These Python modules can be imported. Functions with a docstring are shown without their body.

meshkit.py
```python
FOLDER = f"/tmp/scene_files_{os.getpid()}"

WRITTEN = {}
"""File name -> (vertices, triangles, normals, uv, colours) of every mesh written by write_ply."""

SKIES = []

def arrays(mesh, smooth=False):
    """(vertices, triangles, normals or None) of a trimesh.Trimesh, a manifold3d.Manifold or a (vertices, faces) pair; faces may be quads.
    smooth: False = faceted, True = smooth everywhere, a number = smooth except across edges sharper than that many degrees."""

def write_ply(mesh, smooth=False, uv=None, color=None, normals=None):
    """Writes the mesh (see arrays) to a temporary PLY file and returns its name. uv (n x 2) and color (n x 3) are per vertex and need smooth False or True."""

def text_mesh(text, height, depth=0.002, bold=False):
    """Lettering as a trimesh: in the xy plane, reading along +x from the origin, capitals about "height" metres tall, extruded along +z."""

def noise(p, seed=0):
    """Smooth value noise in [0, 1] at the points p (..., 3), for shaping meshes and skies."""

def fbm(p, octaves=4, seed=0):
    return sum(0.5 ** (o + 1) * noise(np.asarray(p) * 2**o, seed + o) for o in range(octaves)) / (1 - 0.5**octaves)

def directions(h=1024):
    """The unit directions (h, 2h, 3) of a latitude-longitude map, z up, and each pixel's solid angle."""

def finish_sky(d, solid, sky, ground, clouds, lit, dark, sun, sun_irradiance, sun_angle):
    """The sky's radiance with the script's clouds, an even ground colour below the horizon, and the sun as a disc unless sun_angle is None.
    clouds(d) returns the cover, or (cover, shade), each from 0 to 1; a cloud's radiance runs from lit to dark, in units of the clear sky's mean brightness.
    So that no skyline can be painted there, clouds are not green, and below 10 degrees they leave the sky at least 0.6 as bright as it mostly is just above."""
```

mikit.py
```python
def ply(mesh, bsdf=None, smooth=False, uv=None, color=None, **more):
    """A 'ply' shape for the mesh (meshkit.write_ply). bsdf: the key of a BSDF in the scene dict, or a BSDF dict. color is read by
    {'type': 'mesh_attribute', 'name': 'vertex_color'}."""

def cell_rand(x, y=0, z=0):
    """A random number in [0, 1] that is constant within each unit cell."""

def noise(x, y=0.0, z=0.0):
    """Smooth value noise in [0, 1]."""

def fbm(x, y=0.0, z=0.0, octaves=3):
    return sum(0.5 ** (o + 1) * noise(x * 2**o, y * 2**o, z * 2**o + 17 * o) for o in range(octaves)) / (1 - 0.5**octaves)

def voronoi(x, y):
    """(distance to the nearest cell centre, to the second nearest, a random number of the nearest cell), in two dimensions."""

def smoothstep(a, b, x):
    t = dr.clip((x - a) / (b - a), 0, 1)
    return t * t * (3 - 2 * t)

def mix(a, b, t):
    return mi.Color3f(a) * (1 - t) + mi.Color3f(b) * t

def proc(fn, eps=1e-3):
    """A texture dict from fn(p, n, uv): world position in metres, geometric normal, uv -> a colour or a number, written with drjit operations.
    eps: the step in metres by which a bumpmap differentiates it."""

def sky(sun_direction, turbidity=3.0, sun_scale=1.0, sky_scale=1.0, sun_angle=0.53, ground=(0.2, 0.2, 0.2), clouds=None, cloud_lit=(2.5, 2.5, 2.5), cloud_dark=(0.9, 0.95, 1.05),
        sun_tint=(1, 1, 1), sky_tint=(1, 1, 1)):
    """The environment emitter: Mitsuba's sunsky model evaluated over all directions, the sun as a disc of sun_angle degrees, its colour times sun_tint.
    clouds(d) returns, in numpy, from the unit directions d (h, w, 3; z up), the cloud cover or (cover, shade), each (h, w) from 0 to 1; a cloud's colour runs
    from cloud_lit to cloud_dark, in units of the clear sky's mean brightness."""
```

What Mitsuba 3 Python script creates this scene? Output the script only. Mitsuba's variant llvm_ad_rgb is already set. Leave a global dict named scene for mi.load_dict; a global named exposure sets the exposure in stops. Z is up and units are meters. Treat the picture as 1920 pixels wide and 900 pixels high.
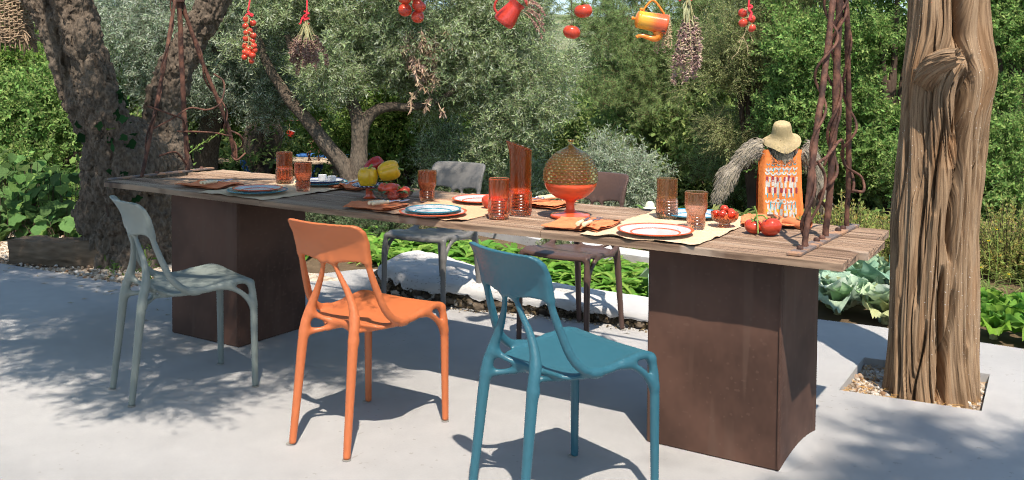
import math, random
import numpy as np, trimesh, mitsuba as mi, drjit as dr, manifold3d as m3
import mikit, meshkit
from mikit import proc, fbm, noise, smoothstep, mix, voronoi
from scipy.ndimage import map_coordinates
T = mi.ScalarTransform4f
scene, labels = {}, {}
PI = math.pi

# ---------------------------------------------------------------- camera, sky, exposure
CAM = np.array([4.428, -3.082, 1.346])
FW = np.array([-0.535, 0.844, -0.044])
UP = np.array([-0.030, 0.033, 0.999])
scene['camera'] = dict(type='perspective', fov=55.36, fov_axis='x', near_clip=0.05, far_clip=3000.0,
                       to_world=T().look_at(origin=CAM.tolist(), target=(CAM + FW).tolist(), up=UP.tolist()),
                       principal_point_offset_y=0.2685)
SUN = (0.42, -0.475, 1.0)
scene['sky'] = mikit.sky(SUN, turbidity=3, sky_scale=1.3, sky_tint=(1.08, 1.0, 0.86), sun_tint=(0.94, 1.0, 1.12), ground=(0.16, 0.16, 0.14))
exposure = 2.42

# ---------------------------------------------------------------- helpers
def nrm(v):
    v = np.asarray(v, float)
    return v / np.maximum(np.linalg.norm(v, axis=-1, keepdims=True), 1e-12)

def add(key, mesh, bsdf, smooth=False, label=None, cat=None, group=None, kind=None, uv=None, color=None, mat=None):
    """one entry of the scene; a repeat of a key takes a number"""
    k, n = key, 0
    while k in scene:
        n += 1
        k = '%s_%03d' % (key, n)
    d = mikit.ply(mesh, bsdf, smooth=smooth, uv=uv, color=color)
    if mat is not None:
        d['to_world'] = mat
    scene[k] = d
    say(k, label, cat, group, kind)
    return k

def say(k, label=None, cat=None, group=None, kind=None):
    d = {a: b for a, b in (('label', label), ('category', cat), ('group', group), ('kind', kind)) if b}
    if d:
        labels.setdefault(k, {}).update(d)

used = set()
def thing(name, label, cat, group=None):
    k, n = name, 0
    while k in used:
        n += 1
        k = '%s_%03d' % (name, n)
    used.add(k)
    say(k, label, cat, group)
    return k

def cat_(ms):
    ms = [m for m in ms if m is not None]
    vs, fs, n = [], [], 0
    for m in ms:
        v, f = (m.vertices, m.faces) if hasattr(m, 'faces') else m
        vs.append(np.asarray(v)); fs.append(np.asarray(f) + n); n += len(v)
    return trimesh.Trimesh(np.vstack(vs), np.vstack(fs), process=False)

def tube(path, rad, n=8, caps=True, jitter=None):
    """tube along a path with a radius per point"""
    P = np.asarray(path, float)
    R = np.broadcast_to(np.asarray(rad, float), (len(P),))
    t = nrm(np.gradient(P, axis=0))
    a = np.array([0.3, 0.2, 0.93]) if abs(t[0] @ [0.3, 0.2, 0.93]) < 0.9 else np.array([1.0, 0, 0])
    u = nrm(a - t[0] * (a @ t[0]))
    th = np.arange(n) / n * 2 * PI
    V = []
    for i in range(len(P)):
        u = nrm(u - t[i] * (u @ t[i]))
        w = np.cross(t[i], u)
        r = R[i] * (1 if jitter is None else jitter(i, th))
        V.append(P[i] + np.outer(np.cos(th) * r, u) + np.outer(np.sin(th) * r, w))
    V = np.vstack(V)
    i, j = np.meshgrid(np.arange(len(P) - 1), np.arange(n), indexing='ij')
    a, b = i * n + j, i * n + (j + 1) % n
    q = np.stack([a, b, b + n, a + n], -1).reshape(-1, 4)
    F = np.vstack([q[:, [0, 1, 2]], q[:, [0, 2, 3]]])
    if caps:
        V = np.vstack([V, P[0], P[-1]])
        k = np.arange(n)
        e = (len(P) - 1) * n
        F = np.vstack([F, np.stack([(k + 1) % n, k, k * 0 + len(V) - 2], 1), np.stack([e + k, e + (k + 1) % n, k * 0 + len(V) - 1], 1)])
    return trimesh.Trimesh(V, F, process=False)

def spline(pts, n):
    """Catmull-Rom through the points"""
    P = np.asarray(pts, float)
    P = np.vstack([2 * P[0] - P[1], P, 2 * P[-1] - P[-2]])
    m = len(P) - 3
    out = []
    for s in np.linspace(0, m - 1e-9, n):
        i = int(s); t = s - i
        a, b, c, d = P[i:i + 4]
        out.append(0.5 * (2 * b + (c - a) * t + (2 * a - 5 * b + 4 * c - d) * t * t + (3 * b - a - 3 * c + d) * t ** 3))
    return np.array(out)

def lathe(prof, n=48, rfun=None, closed=False):
    """surface of revolution of (r, z) points; rfun(theta, i) scales the radius"""
    prof = np.asarray(prof, float)
    th = np.arange(n) / n * 2 * PI
    V = []
    for i, (r, z) in enumerate(prof):
        s = 1 if rfun is None else rfun(th, i)
        V.append(np.stack([np.cos(th) * r * s, np.sin(th) * r * s, th * 0 + z], 1))
    V = np.vstack(V)
    m = len(prof)
    i, j = np.meshgrid(np.arange(m if closed else m - 1), np.arange(n), indexing='ij')
    a, b = i * n + j, i * n + (j + 1) % n
    c, d = ((i + 1) % m) * n + j, ((i + 1) % m) * n + (j + 1) % n
    q = np.stack([a, b, d, c], -1).reshape(-1, 4)
    return trimesh.Trimesh(V, np.vstack([q[:, [0, 1, 2]], q[:, [0, 2, 3]]]), process=False)

def cbox(sx, sy, sz, c=0.003, center=(0, 0, 0)):
    """chamfered box"""
    h = np.array([sx, sy, sz]) / 2
    p = []
    for a in (-1, 1):
        for b in (-1, 1):
            for d in (-1, 1):
                s = np.array([a, b, d])
                for k in range(3):
                    q = s * h
                    o = np.ones(3) * c; o[k] = 0
                    p.append(q - s * o)
    m = trimesh.convex.convex_hull(np.array(p))
    m.apply_translation(center)
    return m

def grid_faces(nu, nv, wrap=False):
    i, j = np.meshgrid(np.arange(nu - 1), np.arange(nv if wrap else nv - 1), indexing='ij')
    a, b = i * nv + j, i * nv + (j + 1) % nv
    q = np.stack([a, b, b + nv, a + nv], -1).reshape(-1, 4)
    return np.vstack([q[:, [0, 1, 2]], q[:, [0, 2, 3]]])

def moved(m, loc=(0, 0, 0), rot=None, s=1.0):
    v, f = (m.vertices, m.faces) if hasattr(m, 'faces') else m
    v = np.asarray(v) * s
    if rot is not None:
        v = v @ np.asarray(rot).T
    return trimesh.Trimesh(v + np.asarray(loc), np.asarray(f), process=False)

def rotz(a):
    c, s = math.cos(a), math.sin(a)
    return np.array([[c, -s, 0], [s, c, 0], [0, 0, 1.0]])
def rotx(a):
    c, s = math.cos(a), math.sin(a)
    return np.array([[1, 0, 0], [0, c, -s], [0, s, c]])
def roty(a):
    c, s = math.cos(a), math.sin(a)
    return np.array([[c, 0, s], [0, 1, 0], [-s, 0, c]])
def basis(z, spin=0.0):
    """rotation whose third column is z"""
    z = nrm(z)
    a = np.array([1.0, 0, 0]) if abs(z[0]) < 0.8 else np.array([0, 1.0, 0])
    x = nrm(np.cross(a, z)); y = np.cross(z, x)
    c, s = math.cos(spin), math.sin(spin)
    return np.stack([c * x + s * y, -s * x + c * y, z], 1)

def surface_nets(f, lo, h):
    """mesh of the zero set of the grid f (negative inside): vertices, triangles"""
    s = f < 0
    nx, ny, nz = f.shape
    acc = np.zeros((nx - 1, ny - 1, nz - 1, 3)); cnt = np.zeros((nx - 1, ny - 1, nz - 1))
    for ax in range(3):
        o1, o2 = [k for k in range(3) if k != ax]
        for d1 in (0, 1):
            for d2 in (0, 1):
                sl = [None] * 3
                sl[ax] = slice(0, -1); sl[o1] = slice(d1, f.shape[o1] - 1 + d1); sl[o2] = slice(d2, f.shape[o2] - 1 + d2)
                sh = list(sl); sh[ax] = slice(1, None)
                a, b = f[tuple(sl)], f[tuple(sh)]
                x = s[tuple(sl)] != s[tuple(sh)]
                t = np.where(x, a / np.where(x, a - b, 1), 0)
                acc[..., ax] += np.where(x, t, 0); acc[..., o1] += np.where(x, d1, 0); acc[..., o2] += np.where(x, d2, 0)
                cnt += x
    on = cnt > 0
    idx = -np.ones(on.shape, int); idx[on] = np.arange(on.sum())
    base = np.stack(np.nonzero(on), 1)
    V = base + acc[on] / cnt[on][:, None]
    F = []
    for ax in range(3):
        o1, o2 = [(1, 2), (2, 0), (0, 1)][ax]
        sl = [slice(None)] * 3; sl[ax] = slice(0, -1); sh = list(sl); sh[ax] = slice(1, None)
        x = s[tuple(sl)] != s[tuple(sh)]
        P = np.stack(np.nonzero(x), 1)
        ok = (P[:, o1] > 0) & (P[:, o2] > 0) & (P[:, o1] < f.shape[o1] - 1) & (P[:, o2] < f.shape[o2] - 1)
        P = P[ok]
        e1, e2 = np.eye(3, dtype=int)[o1], np.eye(3, dtype=int)[o2]
        q = [idx[tuple((P - d).T)] for d in (e1 + e2, e2, e1 * 0, e1)]
        q = np.stack(q, 1)
        fl = ~s[tuple(P.T)]
        q[fl] = q[fl][:, ::-1]
        F.append(q)
    q = np.vstack(F)
    return V * h + np.asarray(lo), np.vstack([q[:, [0, 1, 2]], q[:, [0, 2, 3]]]), V

def relaxed(V, F, it=3, lam=0.5):
    """vertices drawn towards their neighbours' mean"""
    V = np.array(V); n = len(V)
    e = np.unique(np.sort(np.vstack([F[:, [0, 1]], F[:, [1, 2]], F[:, [2, 0]]]), 1), axis=0)
    d = np.bincount(e.ravel(), minlength=n).astype(float)
    for s in [lam, -lam * 1.02] * it:
        S = np.stack([np.bincount(e[:, 0], V[e[:, 1], k], n) + np.bincount(e[:, 1], V[e[:, 0], k], n) for k in range(3)], 1)
        V = V + s * (S / np.maximum(d, 1)[:, None] - V)
    return V

def grid_normals(f, Vg):
    g = np.gradient(f)
    return nrm(np.stack([map_coordinates(k, Vg.T, order=1) for k in g], 1))

def smin(a, b, k):
    h = np.clip(0.5 + 0.5 * (b - a) / k, 0, 1)
    return b + (a - b) * h - k * h * (1 - h)

def cone(X, a, b, ra, rb):
    """distance to a segment less a radius that runs from ra to rb"""
    a, b = np.asarray(a, np.float32), np.asarray(b, np.float32)
    d = b - a
    t = np.clip(((X[0] - a[0]) * d[0] + (X[1] - a[1]) * d[1] + (X[2] - a[2]) * d[2]) / (d @ d), 0, 1)
    q = (X[0] - a[0] - t * d[0]) ** 2 + (X[1] - a[1] - t * d[1]) ** 2 + (X[2] - a[2] - t * d[2]) ** 2
    return np.sqrt(q) - (ra + (rb - ra) * t)

def chain(X, pts, k=0.01):
    """smooth union of cones through (x, y, z, r) points"""
    pts = spline(pts, (len(pts) - 1) * 3 + 1)
    out = None
    for p, q in zip(pts[:-1], pts[1:]):
        c = cone(X, p[:3], q[:3], p[3], q[3])
        out = c if out is None else np.minimum(out, c)
    return out

# ---------------------------------------------------------------- materials
def rgb(*c):
    return {'type': 'rgb', 'value': list(c)}
VC = {'type': 'mesh_attribute', 'name': 'vertex_color'}
def B(name, d):
    scene['mat_' + name] = d
    return 'mat_' + name
def principled(c, rough=0.5, spec=0.5, two=True, **more):
    d = {'type': 'principled', 'base_color': c if isinstance(c, dict) else rgb(*c), 'roughness': rough, 'specular': spec, **more}
    return {'type': 'twosided', 'bsdf': d} if two else d
def bumped(d, fn, scale=1.0, eps=2e-3):
    inner = d['bsdf'] if d['type'] == 'twosided' else d
    return {'type': 'twosided', 'bsdf': {'type': 'bumpmap', 'arbitrary': proc(fn, eps), 'scale': scale, 'bsdf': inner}}
def tones(a, b, f, amount=1.0, c=None):
    """a colour between a and b by the grain function f, with specks of c"""
    def fn(p, n, uv):
        col = mix(a, b, dr.clip(f(p) * amount, 0, 1))
        return col
    return proc(fn)

# paving: troweled cement, pale grey, with faint cloudy patches, fine grains and small stains
def paving_col(p, n, uv):
    cl = fbm(p.x * 1.3 + 5, p.y * 1.3, 0.3, octaves=4)
    gr = noise(p.x * 260, p.y * 260, 3.0)
    fine = fbm(p.x * 14, p.y * 14, 7.0, octaves=3)
    c = mix((0.262, 0.262, 0.262), (0.315, 0.314, 0.312), smoothstep(0.3, 0.7, cl))
    c = c * (0.93 + 0.1 * fine + 0.05 * gr)
    sp = smoothstep(0.80, 0.86, noise(p.x * 55, p.y * 55, 1.7)) * smoothstep(0.5, 0.7, noise(p.x * 3, p.y * 3, 9.1))
    st = smoothstep(0.66, 0.8, fbm(p.x * 2.6, p.y * 2.6, 4.4, octaves=4))
    c = mix(c, c * 0.84, st)
    return mix(c, mi.Color3f(0.20, 0.19, 0.17), sp * 0.5)
B('paving', bumped(principled(proc(paving_col), 0.62, 0.35), lambda p, n, uv: 0.0016 * fbm(p.x * 9, p.y * 9, 0.0, octaves=4), 1.0, 4e-3))
def plaster_col(p, n, uv):
    cl = fbm(p.x * 3, p.y * 3, p.z * 3, octaves=4)
    c = mix((0.35, 0.35, 0.354), (0.43, 0.43, 0.426), smoothstep(0.3, 0.7, cl))
    st = smoothstep(0.56, 0.72, fbm(p.x * 8, p.y * 8, p.z * 8 + 5, octaves=5))
    c = mix(c, mi.Color3f(0.30, 0.28, 0.25), st * 0.55)
    sp = smoothstep(0.74, 0.82, noise(p.x * 90, p.y * 90, p.z * 90)) * smoothstep(0.45, 0.6, noise(p.x * 7, p.y * 7, 3.3))
    return mix(c, mi.Color3f(0.14, 0.12, 0.10), sp * 0.6)
B('plaster', bumped(principled(proc(plaster_col), 0.8, 0.2), lambda p, n, uv: 0.006 * fbm(p.x * 14, p.y * 14, p.z * 14, octaves=4), 1.0, 4e-3))
B('soil', bumped(principled(proc(lambda p, n, uv: mix((0.05, 0.035, 0.022), (0.13, 0.095, 0.06), fbm(p.x * 9, p.y * 9, p.z * 9, octaves=5))), 0.95, 0.1), lambda p, n, uv: 0.02 * fbm(p.x * 20, p.y * 20, 0.0, octaves=4), 1.0, 5e-3))
B('gravel', bumped(principled(proc(lambda p, n, uv: mix((0.24, 0.19, 0.14), (0.48, 0.42, 0.34), smoothstep(0.25, 0.75, fbm(p.x * 40, p.y * 40, p.z * 9, octaves=4)))), 0.95, 0.1), lambda p, n, uv: 0.01 * fbm(p.x * 60, p.y * 60, 0.0, octaves=3), 1.0, 3e-3))
B('hill', principled(proc(lambda p, n, uv: mix((0.05, 0.075, 0.035), (0.13, 0.14, 0.085), smoothstep(0.35, 0.65, fbm(p.x * 0.25, p.y * 0.25, p.z * 0.25, octaves=5)))), 0.95, 0.1))
B('pebble', principled(VC, 0.9, 0.2))
def stone_col(p, n, uv):
    a = fbm(p.x * 12, p.y * 12, p.z * 12, octaves=4)
    c = mix((0.025, 0.02, 0.016), (0.19, 0.15, 0.11), smoothstep(0.3, 0.75, a))
    return mix(c, mi.Color3f(0.38, 0.36, 0.32), smoothstep(0.70, 0.78, noise(p.x * 30, p.y * 30, p.z * 30)) * 0.7)
B('stone', bumped(principled(proc(stone_col), 0.95, 0.15), lambda p, n, uv: 0.012 * fbm(p.x * 35, p.y * 35, p.z * 35, octaves=4), 1.0, 3e-3))

# weathered planks: long grain along x
def plank_col(p, n, uv):
    w = 0.03 * fbm(p.x * 2.0, p.y * 6, 0.0, octaves=2)
    g = fbm(p.x * 3.0, (p.y + w) * 150, p.z * 60, octaves=4)
    big = fbm(p.x * 1.2 + 3, (p.y + w) * 22, 2.0, octaves=3)
    c = mix((0.115, 0.072, 0.048), (0.265, 0.182, 0.125), smoothstep(0.28, 0.72, g))
    c = mix(c, mi.Color3f(0.28, 0.21, 0.155), smoothstep(0.55, 0.8, big) * 0.7)
    cr = smoothstep(0.75, 0.80, fbm(p.x * 1.1 + 9, (p.y + w) * 75, 5.0, octaves=2))
    c = mix(c, mi.Color3f(0.035, 0.022, 0.017), cr * 0.85)
    pale = smoothstep(0.66, 0.78, fbm(p.x * 5, (p.y + w) * 60, 11.0, octaves=3))
    return mix(c, mi.Color3f(0.38, 0.30, 0.235), pale * 0.6)
def plank_bump(p, n, uv):
    w = 0.03 * fbm(p.x * 2.0, p.y * 6, 0.0, octaves=2)
    return 0.0014 * fbm(p.x * 3.0, (p.y + w) * 150, p.z * 60, octaves=3) - 0.003 * smoothstep(0.75, 0.80, fbm(p.x * 1.1 + 9, (p.y + w) * 75, 5.0, octaves=2))
B('plank', bumped(principled(proc(plank_col), 0.75, 0.25), plank_bump, 1.0, 1.5e-3))
# rusted steel plate of the table's legs
def corten_col(p, n, uv):
    a = fbm(p.x * 5, p.y * 5, p.z * 4, octaves=5)
    b = fbm(p.x * 60, p.y * 60, p.z * 22, octaves=3)
    st = fbm(p.x * 26, p.y * 26, p.z * 1.8, octaves=3)
    c = mix((0.047, 0.025, 0.018), (0.100, 0.052, 0.037), smoothstep(0.3, 0.7, a) * 0.75 + 0.25 * b)
    c = mix(c, mi.Color3f(0.10, 0.062, 0.046), smoothstep(0.6, 0.75, st) * 0.35)
    sp = smoothstep(0.78, 0.83, noise(p.x * 80, p.y * 80, p.z * 80))
    return mix(c, mi.Color3f(0.20, 0.13, 0.10), sp * 0.10)
B('corten', bumped(principled(proc(corten_col), 0.62, 0.22), lambda p, n, uv: 0.002 * fbm(p.x * 30, p.y * 30, p.z * 20, octaves=4), 1.0, 3e-3))
B('rust', bumped(principled(proc(lambda p, n, uv: mix((0.04, 0.020, 0.016), (0.135, 0.062, 0.042), smoothstep(0.3, 0.7, fbm(p.x * 50, p.y * 50, p.z * 25, octaves=4)))), 0.7, 0.3), lambda p, n, uv: 0.004 * fbm(p.x * 90, p.y * 90, p.z * 60, octaves=3), 1.0, 2e-3))
B('strap', bumped(principled(proc(lambda p, n, uv: mix((0.12, 0.10, 0.095), (0.30, 0.17, 0.10), smoothstep(0.45, 0.7, fbm(p.x * 22, p.y * 22, p.z * 22, octaves=4)))), 0.6, 0.4), lambda p, n, uv: 0.002 * fbm(p.x * 70, p.y * 70, p.z * 60, octaves=3), 1.0, 2e-3))
def bark_col(p, n, uv):
    a = fbm(p.x * 75, p.y * 75, p.z * 30, octaves=3)
    b = fbm(p.x * 3, p.y * 3, p.z * 2, octaves=3)
    c = mix((0.065, 0.051, 0.040), (0.145, 0.115, 0.088), smoothstep(0.2, 0.8, a))
    return mix(c, mi.Color3f(0.16, 0.142, 0.115), smoothstep(0.5, 0.75, b) * 0.35)
B('bark', bumped(principled(proc(bark_col), 0.95, 0.15), lambda p, n, uv: 0.012 * (1 - 2 * dr.abs(fbm(p.x * 60, p.y * 60, p.z * 22, octaves=3) - 0.5)) + 0.012 * fbm(p.x * 110, p.y * 110, p.z * 50, octaves=3), 1.0, 4e-3))
B('dark_bark', principled(proc(lambda p, n, uv: mix((0.03, 0.022, 0.018), (0.13, 0.09, 0.07), fbm(p.x * 14, p.y * 14, p.z * 4, octaves=4))), 0.95, 0.1))
# long grey-brown grain of the dead trunk
def dead_col(p, n, uv):
    u, v = uv.x, uv.y
    g = fbm(u * 330, v * 11, 0.0, octaves=5)
    b = fbm(u * 60, v * 3, 3.0, octaves=4)
    c = mix((0.155, 0.098, 0.057), (0.295, 0.198, 0.120), smoothstep(0.25, 0.75, g))
    c = mix(c, mi.Color3f(0.31, 0.23, 0.155), smoothstep(0.5, 0.75, b) * 0.5)
    c = mix(c, mi.Color3f(0.24, 0.115, 0.045), smoothstep(0.63, 0.78, fbm(u * 22 + 4, v * 4, 8.0, octaves=3)) * 0.30)
    s = smoothstep(0.905, 0.935, noise(p.x * 230, p.y * 230, p.z * 190)) * smoothstep(0.52, 0.66, noise(p.x * 9, p.y * 9, p.z * 3))
    return mix(c, mi.Color3f(0.75, 0.74, 0.71), s)
B('dead_wood', bumped(principled(proc(dead_col), 0.85, 0.2), lambda p, n, uv: 0.004 * fbm(uv.x * 330, uv.y * 11, 0.0, octaves=5) + 0.007 * fbm(uv.x * 110, uv.y * 4, 2.0, octaves=3), 1.0, 2e-3))
B('sleeper', bumped(principled(proc(lambda p, n, uv: mix((0.05, 0.035, 0.025), (0.20, 0.15, 0.105), fbm(p.x * 7, p.y * 25, p.z * 40, octaves=4))), 0.95, 0.1), lambda p, n, uv: 0.012 * fbm(p.x * 9, p.y * 30, p.z * 50, octaves=4), 1.0, 4e-3))

def plastic(name, c):
    return B(name, principled(proc(lambda p, n, uv: mi.Color3f(*[0.51 * q for q in c]) * (0.97 + 0.06 * fbm(p.x * 40, p.y * 40, p.z * 40, octaves=2))), proc(lambda p, n, uv: 0.33 + 0.14 * fbm(p.x * 25, p.y * 25, p.z * 25, octaves=3)), 0.45))
plastic('sage', (0.31, 0.36, 0.335)); plastic('orange', (0.84, 0.235, 0.08)); plastic('teal', (0.045, 0.19, 0.26))
plastic('grey', (0.27, 0.262, 0.25)); plastic('brown', (0.15, 0.088, 0.070))
B('foot', principled((0.22, 0.21, 0.19), 0.6))

def cloth(name, a, b, s=900.0):
    return B(name, bumped(principled(proc(lambda p, n, uv: mix([0.53 * q for q in a], [0.53 * q for q in b], fbm(p.x * 30, p.y * 30, p.z * 30, octaves=3)) * (0.9 + 0.2 * noise(p.x * s, p.y * s, p.z * s))), 0.95, 0.15, sheen=0.3),
                             lambda p, n, uv: 0.0022 * fbm(p.x * 55, p.y * 55, p.z * 55, octaves=3), 1.0, 1.5e-3))
cloth('yellow_cloth', (0.80, 0.59, 0.38), (0.90, 0.70, 0.49)); cloth('peach_cloth', (0.76, 0.43, 0.26), (0.85, 0.54, 0.34))
cloth('orange_cloth', (0.92, 0.275, 0.115), (1.0, 0.36, 0.17)); cloth('apron_cloth', (1.35, 0.36, 0.10), (1.5, 0.46, 0.14))
B('print_white', principled((0.52, 0.51, 0.48), 0.9, 0.1)); B('print_teal', principled((0.10, 0.33, 0.42), 0.9, 0.1))
B('print_maroon', principled((0.28, 0.05, 0.07), 0.9, 0.1)); B('print_yellow', principled((0.80, 0.42, 0.03), 0.9, 0.1))
B('white_glaze', principled((0.41, 0.415, 0.42), 0.18, 0.5, clearcoat=0.6)); B('orange_glaze', principled((0.60, 0.095, 0.03), 0.18, 0.5, clearcoat=0.6))
B('teal_glaze', principled((0.02, 0.18, 0.25), 0.18, 0.5, clearcoat=0.6)); B('navy_glaze', principled((0.035, 0.045, 0.13), 0.2, 0.5, clearcoat=0.6))
B('blue_glaze', principled((0.03, 0.24, 0.42), 0.18, 0.5, clearcoat=0.6))
B('goblet_glaze', principled((0.60, 0.082, 0.026), 0.12, 0.5, clearcoat=1.0))
def tinted(name, c):
    return B(name, {'type': 'roughdielectric', 'distribution': 'ggx', 'alpha': 0.035, 'int_ior': 1.45, 'ext_ior': 1.0, 'specular_transmittance': rgb(*c), 'specular_reflectance': rgb(1, 1, 1)})
tinted('amber', (0.99, 0.70, 0.57)); tinted('amber_dark', (0.965, 0.64, 0.50)); tinted('amber_light', (0.99, 0.79, 0.69))
tinted('olive_glass', (0.89, 0.75, 0.46)); tinted('clear_glass', (0.97, 0.98, 0.97))
B('cream_wood', bumped(principled(proc(lambda p, n, uv: mix((0.62, 0.46, 0.27), (0.78, 0.66, 0.46), fbm(p.x * 70, p.y * 70, p.z * 70, octaves=3))), 0.4, 0.4), lambda p, n, uv: 0.001 * fbm(p.x * 200, p.y * 200, p.z * 200, octaves=2), 1.0, 1e-3))
B('steel', {'type': 'roughconductor', 'material': 'Cr', 'alpha': 0.12, 'distribution': 'ggx'})
B('tomato', principled(proc(lambda p, n, uv: mix((0.40, 0.028, 0.015), (0.54, 0.068, 0.025), fbm(p.x * 25, p.y * 25, p.z * 25, octaves=3))), 0.16, 0.5, clearcoat=0.5))
B('red_pepper', principled(proc(lambda p, n, uv: mix((0.30, 0.012, 0.014), (0.45, 0.025, 0.02), fbm(p.x * 20, p.y * 20, p.z * 20, octaves=2))), 0.2, 0.5, clearcoat=0.4))
B('yellow_pepper', principled(proc(lambda p, n, uv: mix((0.58, 0.31, 0.008), (0.68, 0.42, 0.013), fbm(p.x * 22, p.y * 22, p.z * 22, octaves=3))), 0.2, 0.5, clearcoat=0.5))
B('stem_green', principled((0.16, 0.25, 0.05), 0.6)); B('stem_pale', principled((0.38, 0.35, 0.17), 0.7)); B('leaf_herb', principled(VC, 0.6))
B('red_enamel', principled((0.42, 0.03, 0.018), 0.14, 0.5, clearcoat=0.8)); B('black_enamel', principled((0.02, 0.02, 0.02), 0.3))
def pot_col(p, n, uv):
    return mix((0.66, 0.33, 0.025), (0.60, 0.095, 0.027), smoothstep(0.25, 0.75, uv.y + 0.06 * noise(p.x * 60, p.y * 60, p.z * 60)))
B('pot_enamel', principled(proc(pot_col), 0.16, 0.5, clearcoat=0.7)); B('pot_orange', principled((0.75, 0.22, 0.02), 0.18, 0.5, clearcoat=0.6))
B('red_cord', principled((0.68, 0.04, 0.06), 0.9)); B('dark_cord', principled((0.05, 0.035, 0.025), 0.9)); B('jute', principled((0.42, 0.33, 0.2), 0.95))
B('dry', principled(VC, 0.9, 0.15)); B('straw', principled(VC, 0.9, 0.15))
def hat_col(p, n, uv):
    wv = 0.5 + 0.5 * dr.sin(uv.x * 600) * dr.sin(uv.y * 260)
    return mix((0.36, 0.28, 0.145), (0.50, 0.40, 0.24), 0.35 * wv + 0.65 * fbm(p.x * 40, p.y * 40, p.z * 40, octaves=3))
B('hat', bumped(principled(proc(hat_col), 0.9, 0.15), lambda p, n, uv: 0.001 * dr.sin(uv.x * 600) * dr.sin(uv.y * 260), 1.0, 1e-3))
B('wicker', principled(VC, 0.9, 0.15))
B('blue_paint', principled((0.05, 0.17, 0.50), 0.5)); B('candle', principled((0.68, 0.67, 0.65), 0.5))
B('yellow_petal', principled((0.80, 0.62, 0.03), 0.7)); B('far_wood', principled(proc(lambda p, n, uv: mix((0.16, 0.12, 0.085), (0.36, 0.29, 0.21), fbm(p.x * 4, p.y * 30, 0.0, octaves=3))), 0.9))
B('cream_felt', principled((0.72, 0.70, 0.52), 0.9))
def leafy(name, dt=0.9, rough=0.45, spec=None):
    return B(name, {'type': 'principledthin', 'base_color': VC, 'roughness': rough, 'diff_trans': dt, 'spec_trans': 0.0, 'eta': 1.45})
leafy('leaf', 0.9, 0.32); leafy('leaf_matte', 0.8, 0.7)

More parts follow.
